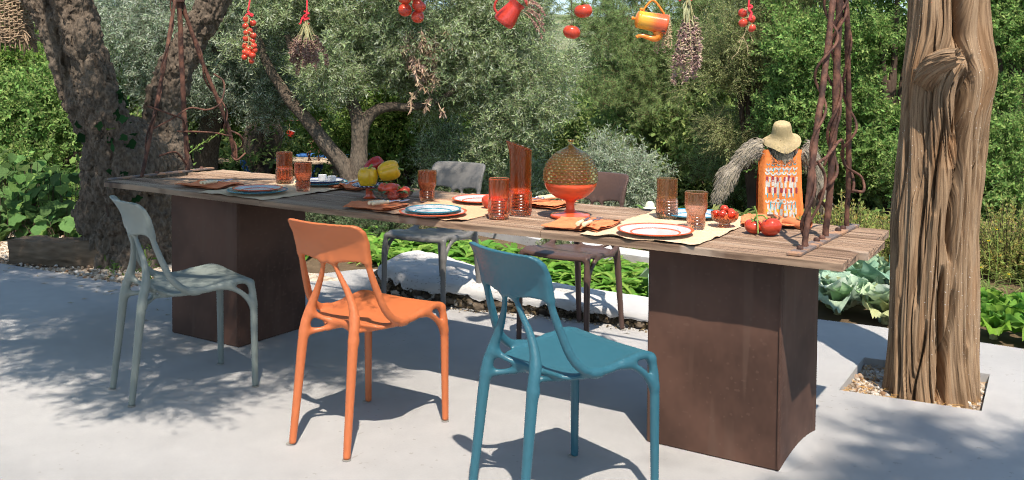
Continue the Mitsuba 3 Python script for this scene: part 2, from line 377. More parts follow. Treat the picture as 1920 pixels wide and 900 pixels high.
# ---------------------------------------------------------------- the setting
def ground_z(x, y):
    d = (x - CAM[0]) * -0.535 + (y - CAM[1]) * 0.844
    return -0.04 - 0.14 * np.clip(d - 8.8, 0, 9.2) + 0.10 * np.clip(d - 60, 0, 130) - 0.0 * d
def make_ground():
    R = np.concatenate([[0.01], np.geomspace(0.6, 2200, 130)])
    th = np.linspace(0, 2 * PI, 181)[:-1]
    r, t = np.meshgrid(R, th, indexing='ij')
    x, y = CAM[0] + r * np.cos(t), CAM[1] + r * np.sin(t)
    z = ground_z(x, y) + np.clip(r - 5, 0, 1) * 0.03 * (meshkit.fbm(np.stack([x * 1.3, y * 1.3, x * 0], -1), 3) - 0.6)
    z = z + np.clip((r - 60) / 60, 0, 1) * 6 * (meshkit.fbm(np.stack([x * 0.03, y * 0.03, x * 0], -1), 4, seed=4) - 0.4)
    z = np.where(np.hypot(x - 3.7, y - 1.4) < 0.6, -0.08, z)
    V = np.stack([x, y, z], -1).reshape(-1, 3)
    return trimesh.Trimesh(V, grid_faces(len(R), len(th), wrap=True)[:, ::-1], process=False)
gm = make_ground()
if gm.face_normals[:2000, 2].mean() < 0:
    gm = trimesh.Trimesh(gm.vertices, gm.faces[:, ::-1], process=False)
far = np.linalg.norm(gm.vertices[gm.faces].mean(1)[:, :2] - CAM[:2], axis=1) > 45
add('garden_soil', (gm.vertices, gm.faces[~far]), 'mat_soil', smooth=True, kind='structure', label='dark garden soil of the planting beds behind the paving')
add('hillside', (gm.vertices, gm.faces[far]), 'mat_hill', smooth=True, kind='structure', label='far hillside glimpsed between the trees')

from shapely.geometry import Polygon
PIT = [(3.425, 1.095), (3.965, 1.150), (3.935, 1.690), (3.405, 1.640)]
PAVE = [(-9, 0.2), (-2.0, 0.6), (-1.3, 0.655), (-0.34, 0.70), (-0.26, 1.25), (-0.02, 1.5), (0.12, 1.82), (0.45, 2.05), (1.2, 1.95), (2.3, 1.95), (2.62, 2.2), (3.35, 2.255), (4.1, 2.22), (7, 2.1), (12, 1.9), (12, -9), (-9, -9)]
pm = trimesh.creation.extrude_polygon(Polygon(PAVE, [PIT]), 0.14, engine='earcut')
pm.apply_translation((0, 0, -0.14))
add('pavement', pm, 'mat_paving', kind='structure', label='pale trowelled cement pavement under the table and chairs')

# gravel and litter: the bed by the old olive, and the pit of the dead trunk
rng = np.random.default_rng(3)
def pebbles(n, inside, zf, size, cols, rng, flat=0.7):
    ico = trimesh.creation.icosphere(subdivisions=1)
    Vs, Fs, Cs, k = [], [], [], 0
    pts = inside(n)
    for x, y in pts:
        s = size * math.exp(rng.normal(0, 0.45))
        v = ico.vertices * (1 + 0.3 * (meshkit.noise(ico.vertices * 1.3 + rng.random(3) * 50)[:, None] - 0.5)) * s * np.array([1, rng.uniform(0.6, 1), flat])
        v = v @ basis(nrm(np.array([0, 0, 1.0]) + rng.normal(0, 0.35, 3)), rng.random() * 6).T
        Vs.append(v + [x, y, zf(x, y) + s * 0.3]); Fs.append(ico.faces + k); k += len(v)
        c = np.array(cols[rng.integers(len(cols))]) * rng.uniform(0.75, 1.2)
        Cs.append(np.tile(c, (len(v), 1)))
    return np.vstack(Vs), np.vstack(Fs), np.vstack(Cs)
GC = [(0.36, 0.31, 0.25), (0.30, 0.24, 0.18), (0.42, 0.38, 0.33), (0.24, 0.17, 0.12), (0.20, 0.12, 0.07), (0.46, 0.44, 0.41)]
gx, gy = np.meshgrid(np.linspace(-6, 0.3, 90), np.linspace(0.25, 1.9, 40), indexing='ij')
gz = -0.028 + 0.05 * meshkit.fbm(np.stack([gx * 3, gy * 3, gx * 0], -1), 3) * np.clip((gy - 0.55) * 2, 0, 1) - np.clip(gy - 1.5, 0, 1) * 0.2
add('gravel_bed', (np.stack([gx, gy, gz], -1).reshape(-1, 3), grid_faces(90, 40)), 'mat_gravel', smooth=True, kind='structure', label='sandy gravel strip round the foot of the old olive')
v, f, c = pebbles(3400, lambda n: np.stack([-3.6 + 3.5 * rng.random(n), 0.64 + 0.85 * rng.random(n) ** 1.2], 1), lambda x, y: -0.006, 0.0072, GC, rng)
add('gravel', (v, f), 'mat_pebble', color=c, kind='stuff', label='loose pale gravel and grit beside the old olive', cat='gravel')
px_, py_ = np.meshgrid(np.linspace(3.38, 3.99, 24), np.linspace(1.06, 1.72, 24), indexing='ij')
add('pit_gravel', (np.stack([px_, py_, -0.055 + 0.02 * meshkit.fbm(np.stack([px_ * 9, py_ * 9, px_ * 0], -1), 3)], -1).reshape(-1, 3), grid_faces(24, 24)), 'mat_gravel', smooth=True, kind='structure', label='gravel floor of the square pit round the dead trunk')
v, f, c = pebbles(1300, lambda n: np.stack([3.41 + 0.54 * rng.random(n), 1.11 + 0.55 * rng.random(n)], 1), lambda x, y: -0.042, 0.0055, GC, rng)
add('pit_pebbles', (v, f), 'mat_pebble', color=c, kind='stuff', label='loose pebbles and bark bits in the square pit', cat='pebbles')
# needles and chips in the pit
lv = []
for k in range(160):
    a = rng.random() * 6.3
    p = np.array([3.42 + 0.52 * rng.random(), 1.12 + 0.52 * rng.random(), -0.03 + 0.012 * rng.random()])
    d = np.array([math.cos(a), math.sin(a), rng.normal(0, 0.15)]) * rng.uniform(0.01, 0.035)
    lv.append(tube([p - d, p, p + d], 0.0011, 3, caps=False))
m = cat_(lv)
add('dry_litter', m, 'mat_dry', color=np.tile([0.42, 0.24, 0.08], (len(m.vertices), 1)), kind='stuff', label='dry needles and straw lying in the square pit', cat='litter')

# ---------------------------------------------------------------- whitewashed kerb wall
KF = spline([(0.66, 1.37), (0.82, 1.32), (1.06, 1.28), (1.36, 1.33), (1.7, 1.42), (2.02, 1.47), (2.36, 1.49), (2.7, 1.55), (2.95, 1.68)], 150)
KB = spline([(0.50, 2.02), (0.75, 1.98), (1.1, 1.86), (1.4, 1.80), (1.75, 1.84), (2.05, 1.88), (2.4, 1.92), (2.75, 1.98), (3.0, 2.05)], 150)
def make_kerb():
    rows = []
    n = len(KF)
    for i in range(n):
        s = i / (n - 1)
        h = 0.165 - 0.125 * s ** 1.3 - 0.07 * np.clip((s - 0.85) / 0.15, 0, 1)
        h += 0.018 * (meshkit.noise(np.array([s * 9, 0.5, 0.5])) - 0.5)
        low = h * (0.52 + 0.75 * (meshkit.fbm(np.array([s * 34, 1.5, 2.5]), 4) - 0.5))
        f, b = KF[i], KB[i]
        w = b - f
        pr = [(0.14, low - 0.005), (0.025, low), (0.012, low + 0.006), (0.004, h * 0.72), (0.03, h * 0.93), (0.09, h), (0.3, h * 1.05), (0.55, h * 1.06), (0.8, h * 1.0), (0.95, h * 0.85), (1.0, h * 0.5), (1.01, -0.06)]
        rows.append([(f[0] + w[0] * a, f[1] + w[1] * a, z) for a, z in spline(pr, 44)])
    V = np.array(rows)
    nz = meshkit.fbm(V * 7, 4) - 0.5
    V[..., 2] += nz * 0.022
    V[..., 1] += (meshkit.fbm(V * 9 + 40, 3) - 0.5) * 0.02
    F = grid_faces(n, 44)
    V = V.reshape(-1, 3)
    c = len(V)
    V = np.vstack([V, V[:44].mean(0)])
    k = np.arange(43)
    F = np.vstack([F, np.stack([k * 0 + c, k, k + 1], 1)])
    return trimesh.Trimesh(V, F, process=False)
kt = thing('kerb_wall', 'low whitewashed kerb wall with broken stone face behind the two far chairs', 'low wall')
add(kt + '__plaster_cap', make_kerb(), 'mat_plaster', smooth=40, label='lumpy whitewashed plaster top')
core = []
for i in range(150):
    s = i / 149; f, b = KF[i], KB[i]; w = b - f
    h = 0.12 - 0.09 * s ** 1.3
    core.append([(f[0] + w[0] * a, f[1] + w[1] * a, z) for a, z in ((0.07, -0.03), (0.08, h * 0.5), (0.11, h), (0.9, h * 0.9))])
core = np.array(core); core[..., 1] += 0.05 * (meshkit.fbm(core * 20, 3) - 0.5)
add(kt + '__rubble_core', (core.reshape(-1, 3), grid_faces(150, 4)), 'mat_stone', smooth=30)
rs = np.random.default_rng(11)
ico2 = trimesh.creation.icosphere(subdivisions=2)
i = 0
for k in range(46):
    s = k / 46 + rs.normal(0, 0.004)
    j = int(np.clip(s * 149, 0, 149))
    f = KF[j]; h = 0.12 - 0.09 * s ** 1.3
    sx, sz = rs.uniform(0.022, 0.05) * (1.25 - 0.55 * s), rs.uniform(0.018, 0.034) * (1.2 - 0.6 * s)
    v = ico2.vertices.copy()
    v = np.sign(v) * np.abs(v) ** 0.75
    v = v * (1 + 0.5 * (meshkit.fbm(v * 1.6 + rs.random(3) * 60, 3)[:, None] - 0.5)) * [sx, 0.035, sz]
    zz = rs.uniform(0.2, 0.62) * h
    add(kt + '__stone', trimesh.Trimesh(v @ rotz(rs.normal(0, 0.25)).T + [f[0], f[1] + 0.045 + rs.normal(0, 0.008), zz], ico2.faces, process=False), 'mat_stone', smooth=35)
for (x, y, z, sx, sy, sz) in ((0.645, 1.45, 0.05, 0.05, 0.07, 0.03), (0.63, 1.58, 0.06, 0.045, 0.07, 0.03), (0.65, 1.47, 0.105, 0.05, 0.09, 0.022), (0.62, 1.68, 0.05, 0.05, 0.06, 0.04), (0.72, 1.36, 0.03, 0.06, 0.045, 0.03)):
    v = ico2.vertices.copy(); v = np.sign(v) * np.abs(v) ** 0.6
    v = v * (1 + 0.4 * (meshkit.fbm(v * 1.6 + rs.random(3) * 60, 3)[:, None] - 0.5)) * [sx, sy, sz]
    add(kt + '__stone', trimesh.Trimesh(v + [x, y, z], ico2.faces, process=False), 'mat_stone', smooth=35)
mv, mf, mc, mb = [], [], [], 0
for q in range(1500):
    s = rs.random(); f = KF[int(s * 149)]; h = 0.125 - 0.095 * s ** 1.3
    z = h * (0.1 + 0.72 * rs.random() ** 0.8); sz = 0.0055 * math.exp(rs.normal(0, 0.4)); o = np.array([f[0] + rs.normal(0, 0.006), f[1] + 0.022 + rs.normal(0, 0.008), z])
    if meshkit.noise(np.array([s * 40, z * 30, 0.5])) < 0.42: continue
    t = np.array([[1, 1, 1], [-1, -1, 1], [-1, 1, -1], [1, -1, -1]]) * sz * rs.uniform(0.5, 1.3, (4, 3)) @ basis(nrm(rs.normal(0, 1, 3))).T
    mv.append(t + o); mf.append(np.array([[0, 1, 2], [0, 3, 1], [0, 2, 3], [1, 3, 2]]) + mb); mb += 4
    mc.append(np.tile(np.array(((0.022, 0.018, 0.012), (0.045, 0.035, 0.02), (0.075, 0.055, 0.03))[rs.integers(3)]), (4, 1)))
add(kt + '__moss_crust', (np.vstack(mv), np.vstack(mf)), 'mat_pebble', color=np.vstack(mc), kind='stuff', label='blackish moss crust along the broken lower face')
# grit fallen from the broken face
v, f, c = pebbles(420, lambda n: np.array([KF[int(149 * t)] + [rs.normal(0, 0.01), -abs(rs.normal(0, 0.022))] for t in rs.random(n)]), lambda x, y: 0.001, 0.0042, [(0.12, 0.09, 0.06), (0.25, 0.2, 0.14), (0.5, 0.46, 0.4), (0.07, 0.055, 0.04)], rs)
add('wall_grit', (v, f), 'mat_pebble', color=c, kind='stuff', label='dirt and grit fallen along the foot of the kerb wall', cat='grit')

# old sleeper by the olive
sl = trimesh.creation.box((0.95, 0.17, 0.17)).subdivide().subdivide().subdivide().subdivide()
v = sl.vertices + 0.06 * (np.stack([meshkit.fbm(sl.vertices * 9 + q, 3) for q in (0, 20, 40)], -1) - 0.5)
add('timber_sleeper', trimesh.Trimesh(v @ rotz(0.42).T + [-1.55, 0.90, 0.075], sl.faces), 'mat_sleeper', smooth=45, label='weathered dark timber sleeper lying beside the old olive trunk', cat='sleeper')

# ---------------------------------------------------------------- table
HT, SAG = 0.75, 0.009
def tz(x, y=0.3):
    """height of the table top, which sags a little between its legs"""
    return HT - SAG * max(0.0, math.sin(PI * min(max((x - 0.4) / 2.6, 0), 1))) if 0.4 < x < 3.0 else HT
def plank(x0, x1, y0, y1, seed, thick=0.027, lift=0.0):
    r = np.random.default_rng(seed)
    nx = max(6, int((x1 - x0) / 0.016)); ny = 22
    X = np.linspace(x0, x1, nx)
    c = 0.004
    ys = np.concatenate([[y0, y0, y0 + c], np.linspace(y0 + c * 2.5, y1 - c * 2.5, ny - 6), [y1 - c, y1, y1]])
    zs = np.concatenate([[-thick, -c, 0], np.zeros(ny - 6), [0, -c, -thick]])
    V = np.zeros((nx, ny, 3))
    V[..., 0] = X[:, None]; V[..., 1] = ys; V[..., 2] = zs
    off = seed * 7.7
    q = np.stack([V[..., 0] * 2.2 + off, V[..., 1] * 26, V[..., 0] * 0 + off], -1)
    top = (zs > -c * 1.5)[None, :]
    V[..., 2] += np.where(top, 0.005 * (meshkit.fbm(q, 3) - 0.55), 0.002 * (meshkit.noise(q) - 0.5))
    # ragged, chipped long edges
    ed = meshkit.fbm(np.stack([X * 7 + off, X * 0 + 1.5, X * 0], -1), 4) - 0.5
    V[:, :3, 1] += (0.010 * ed)[:, None]; V[:, :3, 2] -= (0.008 * np.clip(ed, 0, 1))[:, None] * np.array([0, 1, 0.6])
    e2 = meshkit.fbm(np.stack([X * 7 + off, X * 0 + 8.5, X * 0], -1), 4) - 0.5
    V[:, -3:, 1] += (0.010 * e2)[:, None]
    V[0, :, 0] += 0.012 * (meshkit.fbm(np.stack([ys * 30 + off, ys * 0, ys * 0], -1), 3) - 0.5)
    V[-1, :, 0] += 0.016 * (meshkit.fbm(np.stack([ys * 30 + off, ys * 0 + 4, ys * 0], -1), 3) - 0.5)
    V[..., 2] += np.array([tz(x) for x in X])[:, None] + lift
    F = grid_faces(nx, ny)
    V = V.reshape(-1, 3)
    a = np.arange(ny - 1)
    e = (nx - 1) * ny
    ends = []
    for o, s in ((0, 1), (e, -1)):
        for j in range(1, ny - 1):
            t = [o, o + j, o + j + 1]
            ends.append(t if s > 0 else t[::-1])
    for i in range(nx - 1):   # underside
        ends += [[i * ny, (i + 1) * ny, i * ny + ny - 1], [(i + 1) * ny, (i + 1) * ny + ny - 1, i * ny + ny - 1]]
    return trimesh.Trimesh(V, np.vstack([F, ends]), process=False)
tb = thing('dining_table', 'long table of weathered planks on two rusty steel block legs', 'table')
for j, (x0, x1, y0, y1, lf) in enumerate(((0.0, 1.13, 0.004, 0.238, 0), (1.134, 2.60, 0.0, 0.237, 0.001), (2.604, 3.69, 0.001, 0.222, 0), (0.10, 2.05, 0.244, 0.505, -0.001), (2.054, 3.715, 0.230, 0.508, 0.0005), (0.03, 1.62, 0.512, 0.752, 0.001), (1.624, 3.68, 0.516, 0.757, 0))):
    add(tb + '__plank', plank(x0, x1, y0, y1, j + 2, lift=lf), 'mat_plank', smooth=40)
def block(x0):
    m = trimesh.Trimesh(*trimesh.remesh.subdivide_to_size(*(lambda q: (q.vertices, q.faces))(cbox(0.486, 0.451, 0.722, 0.0045)), 0.06, max_iter=14))
    v = m.vertices + 0.0025 * (np.stack([meshkit.fbm(m.vertices * 5 + q + x0, 2) for q in (0, 9, 30)], -1) - 0.5)
    m = trimesh.Trimesh(v + [x0 + 0.243, 0.119 + 0.2255, 0.361], m.faces)
    return m
for x0 in (0.376, 2.984):
    k = add(tb + '__leg_block', block(x0), 'mat_corten', smooth=30)
    add(k + '__seam_flange', cbox(0.006, 0.012, 0.70, 0.001, (x0 + 0.482, 0.117, 0.36)), 'mat_corten')

# cement drawn up a little against the right side of the right leg
t = np.linspace(0, 1, 40)
fz = 0.026 * np.sin(PI * np.clip(t * 1.02, 0, 1)) ** 0.8 + 0.001
fy = 0.117 + 0.456 * t
fl_ = np.stack([np.stack([3.468 + w * (0.5 + fz / 0.026) * 0.5, fy, fz * (1 - w / 0.09) ** 2 + 0.0006], 1) for w in np.linspace(0, 0.09, 9)], 0)
m = trimesh.Trimesh(fl_.reshape(-1, 3), grid_faces(9, 40), process=False)
if m.face_normals[:, 2].mean() < 0: m = trimesh.Trimesh(m.vertices, m.faces[:, ::-1], process=False)
add('pavement_fillet', m, 'mat_paving', smooth=True, kind='structure', label='cement drawn up against the side of the right leg block')

# ---------------------------------------------------------------- rusty iron stands at the two ends of the table
rv = np.random.default_rng(5)
def wobble(path, n, amp, rng):
    p = spline(path, n)
    return p + amp * (np.stack([meshkit.fbm(np.stack([np.linspace(0, n / 7, n) + 50 * rng.random(), np.full(n, q), np.full(n, 0.5)], -1), 3) for q in (0.5, 9.5, 19.5)], -1) - 0.5)
def twine(path, turns, r, rad, rng, t0=0.0, t1=1.0, n=120, ph=0.0):
    """a vine that winds round a post and strays from it"""
    p = spline(path, 200)
    tt = np.linspace(t0, t1, n)
    c = np.stack([np.interp(tt, np.linspace(0, 1, 200), p[:, q]) for q in range(3)], 1)
    a = ph + turns * 2 * PI * (tt - t0) + 0.9 * (meshkit.noise(np.stack([tt * 6 + rng.random() * 90, tt * 0, tt * 0], -1)) - 0.5) * 2
    rr = r * (0.75 + 1.6 * meshkit.noise(np.stack([tt * 5 + rng.random() * 90, tt * 0, tt * 0], -1)) ** 2)
    c[:, 0] += np.cos(a) * rr; c[:, 1] += np.sin(a) * rr
    return tube(c, rad * np.linspace(1.1, 0.8, n), 6)
def stand(key, posts, strap, bolts, vines, extra=()):
    (xa, ya), (xb, yb), w = strap
    L = math.hypot(xb - xa, yb - ya); a = math.atan2(yb - ya, xb - xa)
    m = moved(cbox(L, w, 0.009, 0.0012), ((xa + xb) / 2, (ya + yb) / 2, HT + 0.0055), rotz(a))
    add(key + '__base_strap', m, 'mat_strap')
    for q, (pts, r) in enumerate(posts):
        p = wobble(pts, 60, 0.010, rv)
        p[0] = pts[0]
        add(key + '__post', tube(p, r * (1 + 0.14 * (meshkit.noise(np.linspace(0, 40, 60)[:, None] * [1, 0, 0]) - 0.5)), 10), 'mat_rust', smooth=True)
    for x, y in bolts:
        b = lathe([(0.0001, 0.0125), (0.007, 0.012), (0.0105, 0.008), (0.0115, 0.003), (0.0115, 0)], 10)
        add(key + '__bolt', moved(b, (x, y, HT + 0.0095)), 'mat_rust', smooth=30)
    for v in vines:
        add(key + '__vine', v, 'mat_rust', smooth=True)
APR = (3.545, 0.46, 1.80)
PR = [[(3.525, 0.17, HT), (3.535, 0.22, 1.05), (3.540, 0.34, 1.40), (3.543, 0.42, 1.66), APR], [(3.53, 0.42, HT), (3.545, 0.43, 1.1), (3.55, 0.45, 1.5), APR], [(3.535, 0.70, HT), (3.545, 0.66, 1.05), (3.56, 0.54, 1.45), (3.555, 0.48, 1.7), APR]]
k = thing('iron_stand', 'rusty iron stand of three posts wound with vines at the right end of the table', 'iron stand')
stand(k, [(PR[0], 0.011), (PR[1], 0.0125), (PR[2], 0.010)], ((3.528, 0.03), (3.545, 0.765), 0.045), [(3.527, 0.11), (3.53, 0.30), (3.534, 0.355), (3.538, 0.56), (3.541, 0.62)],
      [twine(PR[0], 5.0, 0.013, 0.0052, rv, 0, 1, ph=1), twine(PR[1], 4.2, 0.022, 0.0058, rv, 0.1, 1, ph=2.5), twine(PR[2], 5.2, 0.016, 0.005, rv, 0.12, 1, ph=0), twine(PR[1], 2.6, 0.024, 0.0048, rv, 0.25, 0.95, ph=4),
       tube(spline([(3.527, 0.20, 1.02), (3.55, 0.33, 1.05), (3.565, 0.47, 1.10), (3.54, 0.62, 1.0), (3.585, 0.69, 0.95), (3.60, 0.67, 0.90), (3.56, 0.66, 0.90)], 50), 0.0055, 6),
       tube(spline([(3.52, 0.24, 0.83), (3.55, 0.26, 0.90), (3.56, 0.28, 0.98), (3.54, 0.25, 1.04)], 40), 0.005, 6)])
APL = (-0.08, 0.54, 1.80)
PL = [[(0.0, 0.23, HT), (-0.01, 0.30, 1.0), (-0.03, 0.39, 1.3), (-0.06, 0.48, 1.6), APL], [(-0.035, 0.56, HT), (-0.06, 0.55, 1.2), (-0.075, 0.545, 1.6), APL], [(0.015, 0.86, 0.80), (0.02, 0.80, 1.0), (0.0, 0.72, 1.2), (-0.04, 0.63, 1.45), (-0.07, 0.56, 1.7), APL]]
k = thing('iron_stand', 'rusty tripod of twisted posts and vines at the left end of the table', 'iron stand')
stand(k, [(PL[0], 0.0105), (PL[1], 0.0145), (PL[2], 0.0115)], ((-0.02, 0.05), (-0.045, 0.74), 0.04), [(-0.03, 0.35), (-0.04, 0.66)],
      [twine(PL[0], 3.0, 0.012, 0.0045, rv, 0.05, 1, ph=1), twine(PL[2], 3.5, 0.014, 0.0055, rv, 0.0, 0.95, ph=0),
       tube(spline([(-0.01, 0.30, 1.0), (0.02, 0.42, 1.06), (0.0, 0.55, 1.11), (0.06, 0.62, 1.10), (0.10, 0.68, 1.14), (0.06, 0.74, 1.25), (0.0, 0.72, 1.3)], 60), 0.0055, 6),
       tube(spline([(0.0, 0.27, 1.13), (0.03, 0.40, 1.08), (-0.02, 0.52, 1.04), (-0.05, 0.55, 0.95), (-0.02, 0.56, 0.87)], 50), 0.005, 6),
       tube(spline([(0.015, 0.80, 0.98), (0.06, 0.86, 0.94), (0.03, 0.90, 0.88), (-0.01, 0.86, 0.83), (0.05, 0.84, 0.80), (0.08, 0.88, 0.84)], 50), 0.006, 6),
       tube(spline([(0.02, 0.33, 0.86), (0.0, 0.45, 0.87), (-0.03, 0.54, 0.80), (-0.035, 0.56, 0.78)], 30), 0.0055, 6),
       tube(spline([(-0.05, 0.5, 0.98), (0.03, 0.66, 0.97), (0.06, 0.8, 0.94)], 30), 0.005, 6)])
add(k + '__collar', moved(lathe([(0.02, 0), (0.034, 0.0), (0.036, 0.012), (0.034, 0.024), (0.02, 0.024)], 20), (-0.078, 0.538, 1.70)), 'mat_rust', smooth=30)
# the rod between the stands that everything hangs from, above the picture
rod = spline([(-0.1, 0.54, 1.82), (0.8, 0.47, 1.835), (1.9, 0.45, 1.84), (2.9, 0.45, 1.84), (3.57, 0.46, 1.82)], 80)
add('hanging_rod', tube(rod, 0.011, 10), 'mat_rust', smooth=True, label='rusty iron rod over the table between the two stands', cat='rod')

# ---------------------------------------------------------------- chairs: one moulded body, split into its parts
def make_chair():
    h = 0.0055
    lo = np.array([-0.012, -0.31, -0.012]); hi = np.array([0.232, 0.30, 0.84])
    ax = [np.arange(l, u, h, dtype=np.float32) for l, u in zip(lo, hi)]
    X = np.meshgrid(*ax, indexing='ij')
    x, y, z = X
    x = np.abs(x)
    X = (x, y, z)
    # legs
    fleg = chain(X, [(0.195, 0.242, 0.0, 0.0130), (0.1935, 0.2395, 0.18, 0.0142), (0.192, 0.237, 0.36, 0.0155), (0.187, 0.229, 0.437, 0.0135)])
    rleg = chain(X, [(0.132, -0.245, 0.0, 0.0128), (0.1265, -0.2215, 0.20, 0.0155), (0.1205, -0.198, 0.40, 0.0182), (0.110, -0.179, 0.475, 0.0172), (0.082, -0.173, 0.545, 0.0130), (0.049, -0.183, 0.61, 0.0095), (0.025, -0.198, 0.672, 0.0078)], 0.02)
    # back panel: a thin curved sheet
    yc = -0.198 - 0.20 * (z - 0.66) + 1.15 * x * x - 2.8 * np.clip(z - 0.70, 0, 1) ** 2
    sheet = np.abs(y - yc) / np.sqrt(1 + (0.20 + 5.6 * np.clip(z - 0.70, 0, 0.11)) ** 2 + (2.3 * x) ** 2) - 0.0057
    wx = np.interp(z, [0.60, 0.66, 0.70, 0.76, 0.81], [0.166, 0.164, 0.167, 0.174, 0.180]).astype(np.float32)
    zb = 0.676 - 0.014 * np.clip((0.10 - x) / 0.10, 0, 1) + 0.0
    zt = 0.806
    rr = 0.036
    qx, qz = x - (wx - rr), np.maximum(z - (zt - rr), zb + 0.010 - z)
    d2 = np.sqrt(np.maximum(qx, 0) ** 2 + np.maximum(z - (zt - rr), 0) ** 2) + np.minimum(np.maximum(qx, z - (zt - rr)), 0) - rr
    d2 = np.maximum(d2, zb - z)
    panel = smin(-sheet, -d2, 0.004)          # smooth intersection
    panel = -panel
    # arms from the panel down to the sides of the seat, flat like a strap
    arm = chain(X, [(0.163, -0.187, 0.735, 0.0055), (0.160, -0.175, 0.69, 0.0095), (0.164, -0.158, 0.635, 0.0115), (0.173, -0.132, 0.565, 0.0130), (0.182, -0.103, 0.500, 0.0135), (0.187, -0.058, 0.455, 0.0140), (0.187, 0.0, 0.437, 0.0130)], 0.02)
    side = chain(X, [(0.187, -0.02, 0.438, 0.0125), (0.186, 0.05, 0.4375, 0.0115), (0.184, 0.12, 0.447, 0.0110), (0.182, 0.18, 0.455, 0.0115), (0.182, 0.222, 0.447, 0.0125)], 0.02)
    # seat shell
    zs = 0.430 + 0.024 * np.clip((y + 0.06) / 0.24, 0, 1) ** 1.3 - 2.2 * np.clip(y - 0.205, 0, 1) ** 2 * 4 - 0.004 * np.clip(1 - (x / 0.19) ** 2, 0, 1) + 0.35 * np.clip(x - 0.15, 0, 1) * 0.2 + 0.02 * np.clip((-0.09 - y) / 0.08, 0, 1)
    ss = np.abs(z - zs) / 1.08 - 0.0068
    xs = np.interp(y, [-0.14, -0.08, 0.0, 0.25], [0.125, 0.168, 0.186, 0.190]).astype(np.float32)
    r2 = 0.05
    yf = 0.246 - 0.010 * (x / 0.19) ** 2
    qx, qy = x - (xs - r2), np.maximum(y - (yf - r2), (-0.135 + 0.35 * x * x / 0.19) - y - r2 * 0 + r2 * 0 - 0 + r2 - 0.05)
    dd = np.sqrt(np.maximum(qx, 0) ** 2 + np.maximum(y - (yf - r2), 0) ** 2) + np.minimum(np.maximum(qx, y - (yf - r2)), 0) - r2
    dd = np.maximum(dd, (-0.135 + 1.2 * x * x) - y)
    seat = -smin(-ss, -dd, 0.007)
    lip = chain(X, [(0.0, 0.236, 0.441, 0.0085), (0.15, 0.235, 0.444, 0.0095), (0.18, 0.229, 0.442, 0.012)])
    # webs between the rear legs and the seat, with their openings
    web1 = chain(X, [(0.105, -0.178, 0.468, 0.0125), (0.080, -0.155, 0.448, 0.0095), (0.045, -0.130, 0.432, 0.0085), (0.0, -0.124, 0.427, 0.0085)], 0.015)
    web2 = chain(X, [(0.120, -0.192, 0.398, 0.0130), (0.095, -0.165, 0.400, 0.0100), (0.060, -0.135, 0.408, 0.0085), (0.02, -0.118, 0.418, 0.0085), (0.0, -0.115, 0.422, 0.008)], 0.015)
    web3 = chain(X, [(0.060, -0.135, 0.410, 0.0080), (0.115, -0.095, 0.418, 0.0080), (0.165, -0.035, 0.430, 0.0085)], 0.012)
    brace = chain(X, [(0.184, 0.105, 0.442, 0.0125), (0.187, 0.150, 0.428, 0.0110), (0.190, 0.195, 0.397, 0.0110), (0.192, 0.233, 0.350, 0.0130)], 0.012)
    front = smin(fleg, brace, 0.014)
    back = smin(panel, arm, 0.022)
    st = smin(smin(seat, side, 0.012), lip, 0.012)
    rear = smin(smin(rleg, web1, 0.018), smin(web2, web3, 0.014), 0.018)
    f = smin(smin(smin(st, back, 0.016), front, 0.016), smin(rear, panel, 0.022), 0.012)
    f = np.maximum(f, -(z - 0.0045))
    grp = np.stack([st, back, np.minimum(front, 9), rear], 0)
    # mirror
    i0 = int(np.searchsorted(ax[0], 0.0))
    half = f[i0:]
    ff = np.concatenate([half[:0:-1], half], 0)
    lab = np.argmin(grp, 0)[i0:]
    lab = np.concatenate([lab[:0:-1], lab], 0)
    lo2 = np.array([-(len(half) - 1) * h + ax[0][i0], lo[1], lo[2]])
    V, F, Vg = surface_nets(ff.astype(np.float32), lo2, h)
    V = relaxed(V, F, 4)
    N = np.array(trimesh.Trimesh(V, F, process=False).vertex_normals)
    L = lab[tuple(np.clip(np.round(Vg).astype(int), 0, np.array(lab.shape) - 1).T)]
    fl = np.median(np.sort(L[F], 1), axis=1).astype(int)
    cx = V[F].mean(1)[:, 0]
    parts = {}
    for name, sel in (('seat', fl == 0), ('backrest', fl == 1), ('front_leg', (fl == 2) & (cx > 0)), ('front_leg_001', (fl == 2) & (cx <= 0)), ('rear_leg', (fl == 3) & (cx > 0)), ('rear_leg_001', (fl == 3) & (cx <= 0))):
        u, inv = np.unique(F[sel], return_inverse=True)
        parts[name] = meshkit.write_ply((V[u], inv.reshape(-1, 3)), False, normals=N[u])
    return parts
CH = make_chair()
foot = lathe([(0.0001, 0.0045), (0.0148, 0.0045), (0.0150, 0.001), (0.0140, 0.0), (0.0001, 0.0)], 16)
foot_file = meshkit.write_ply(foot)
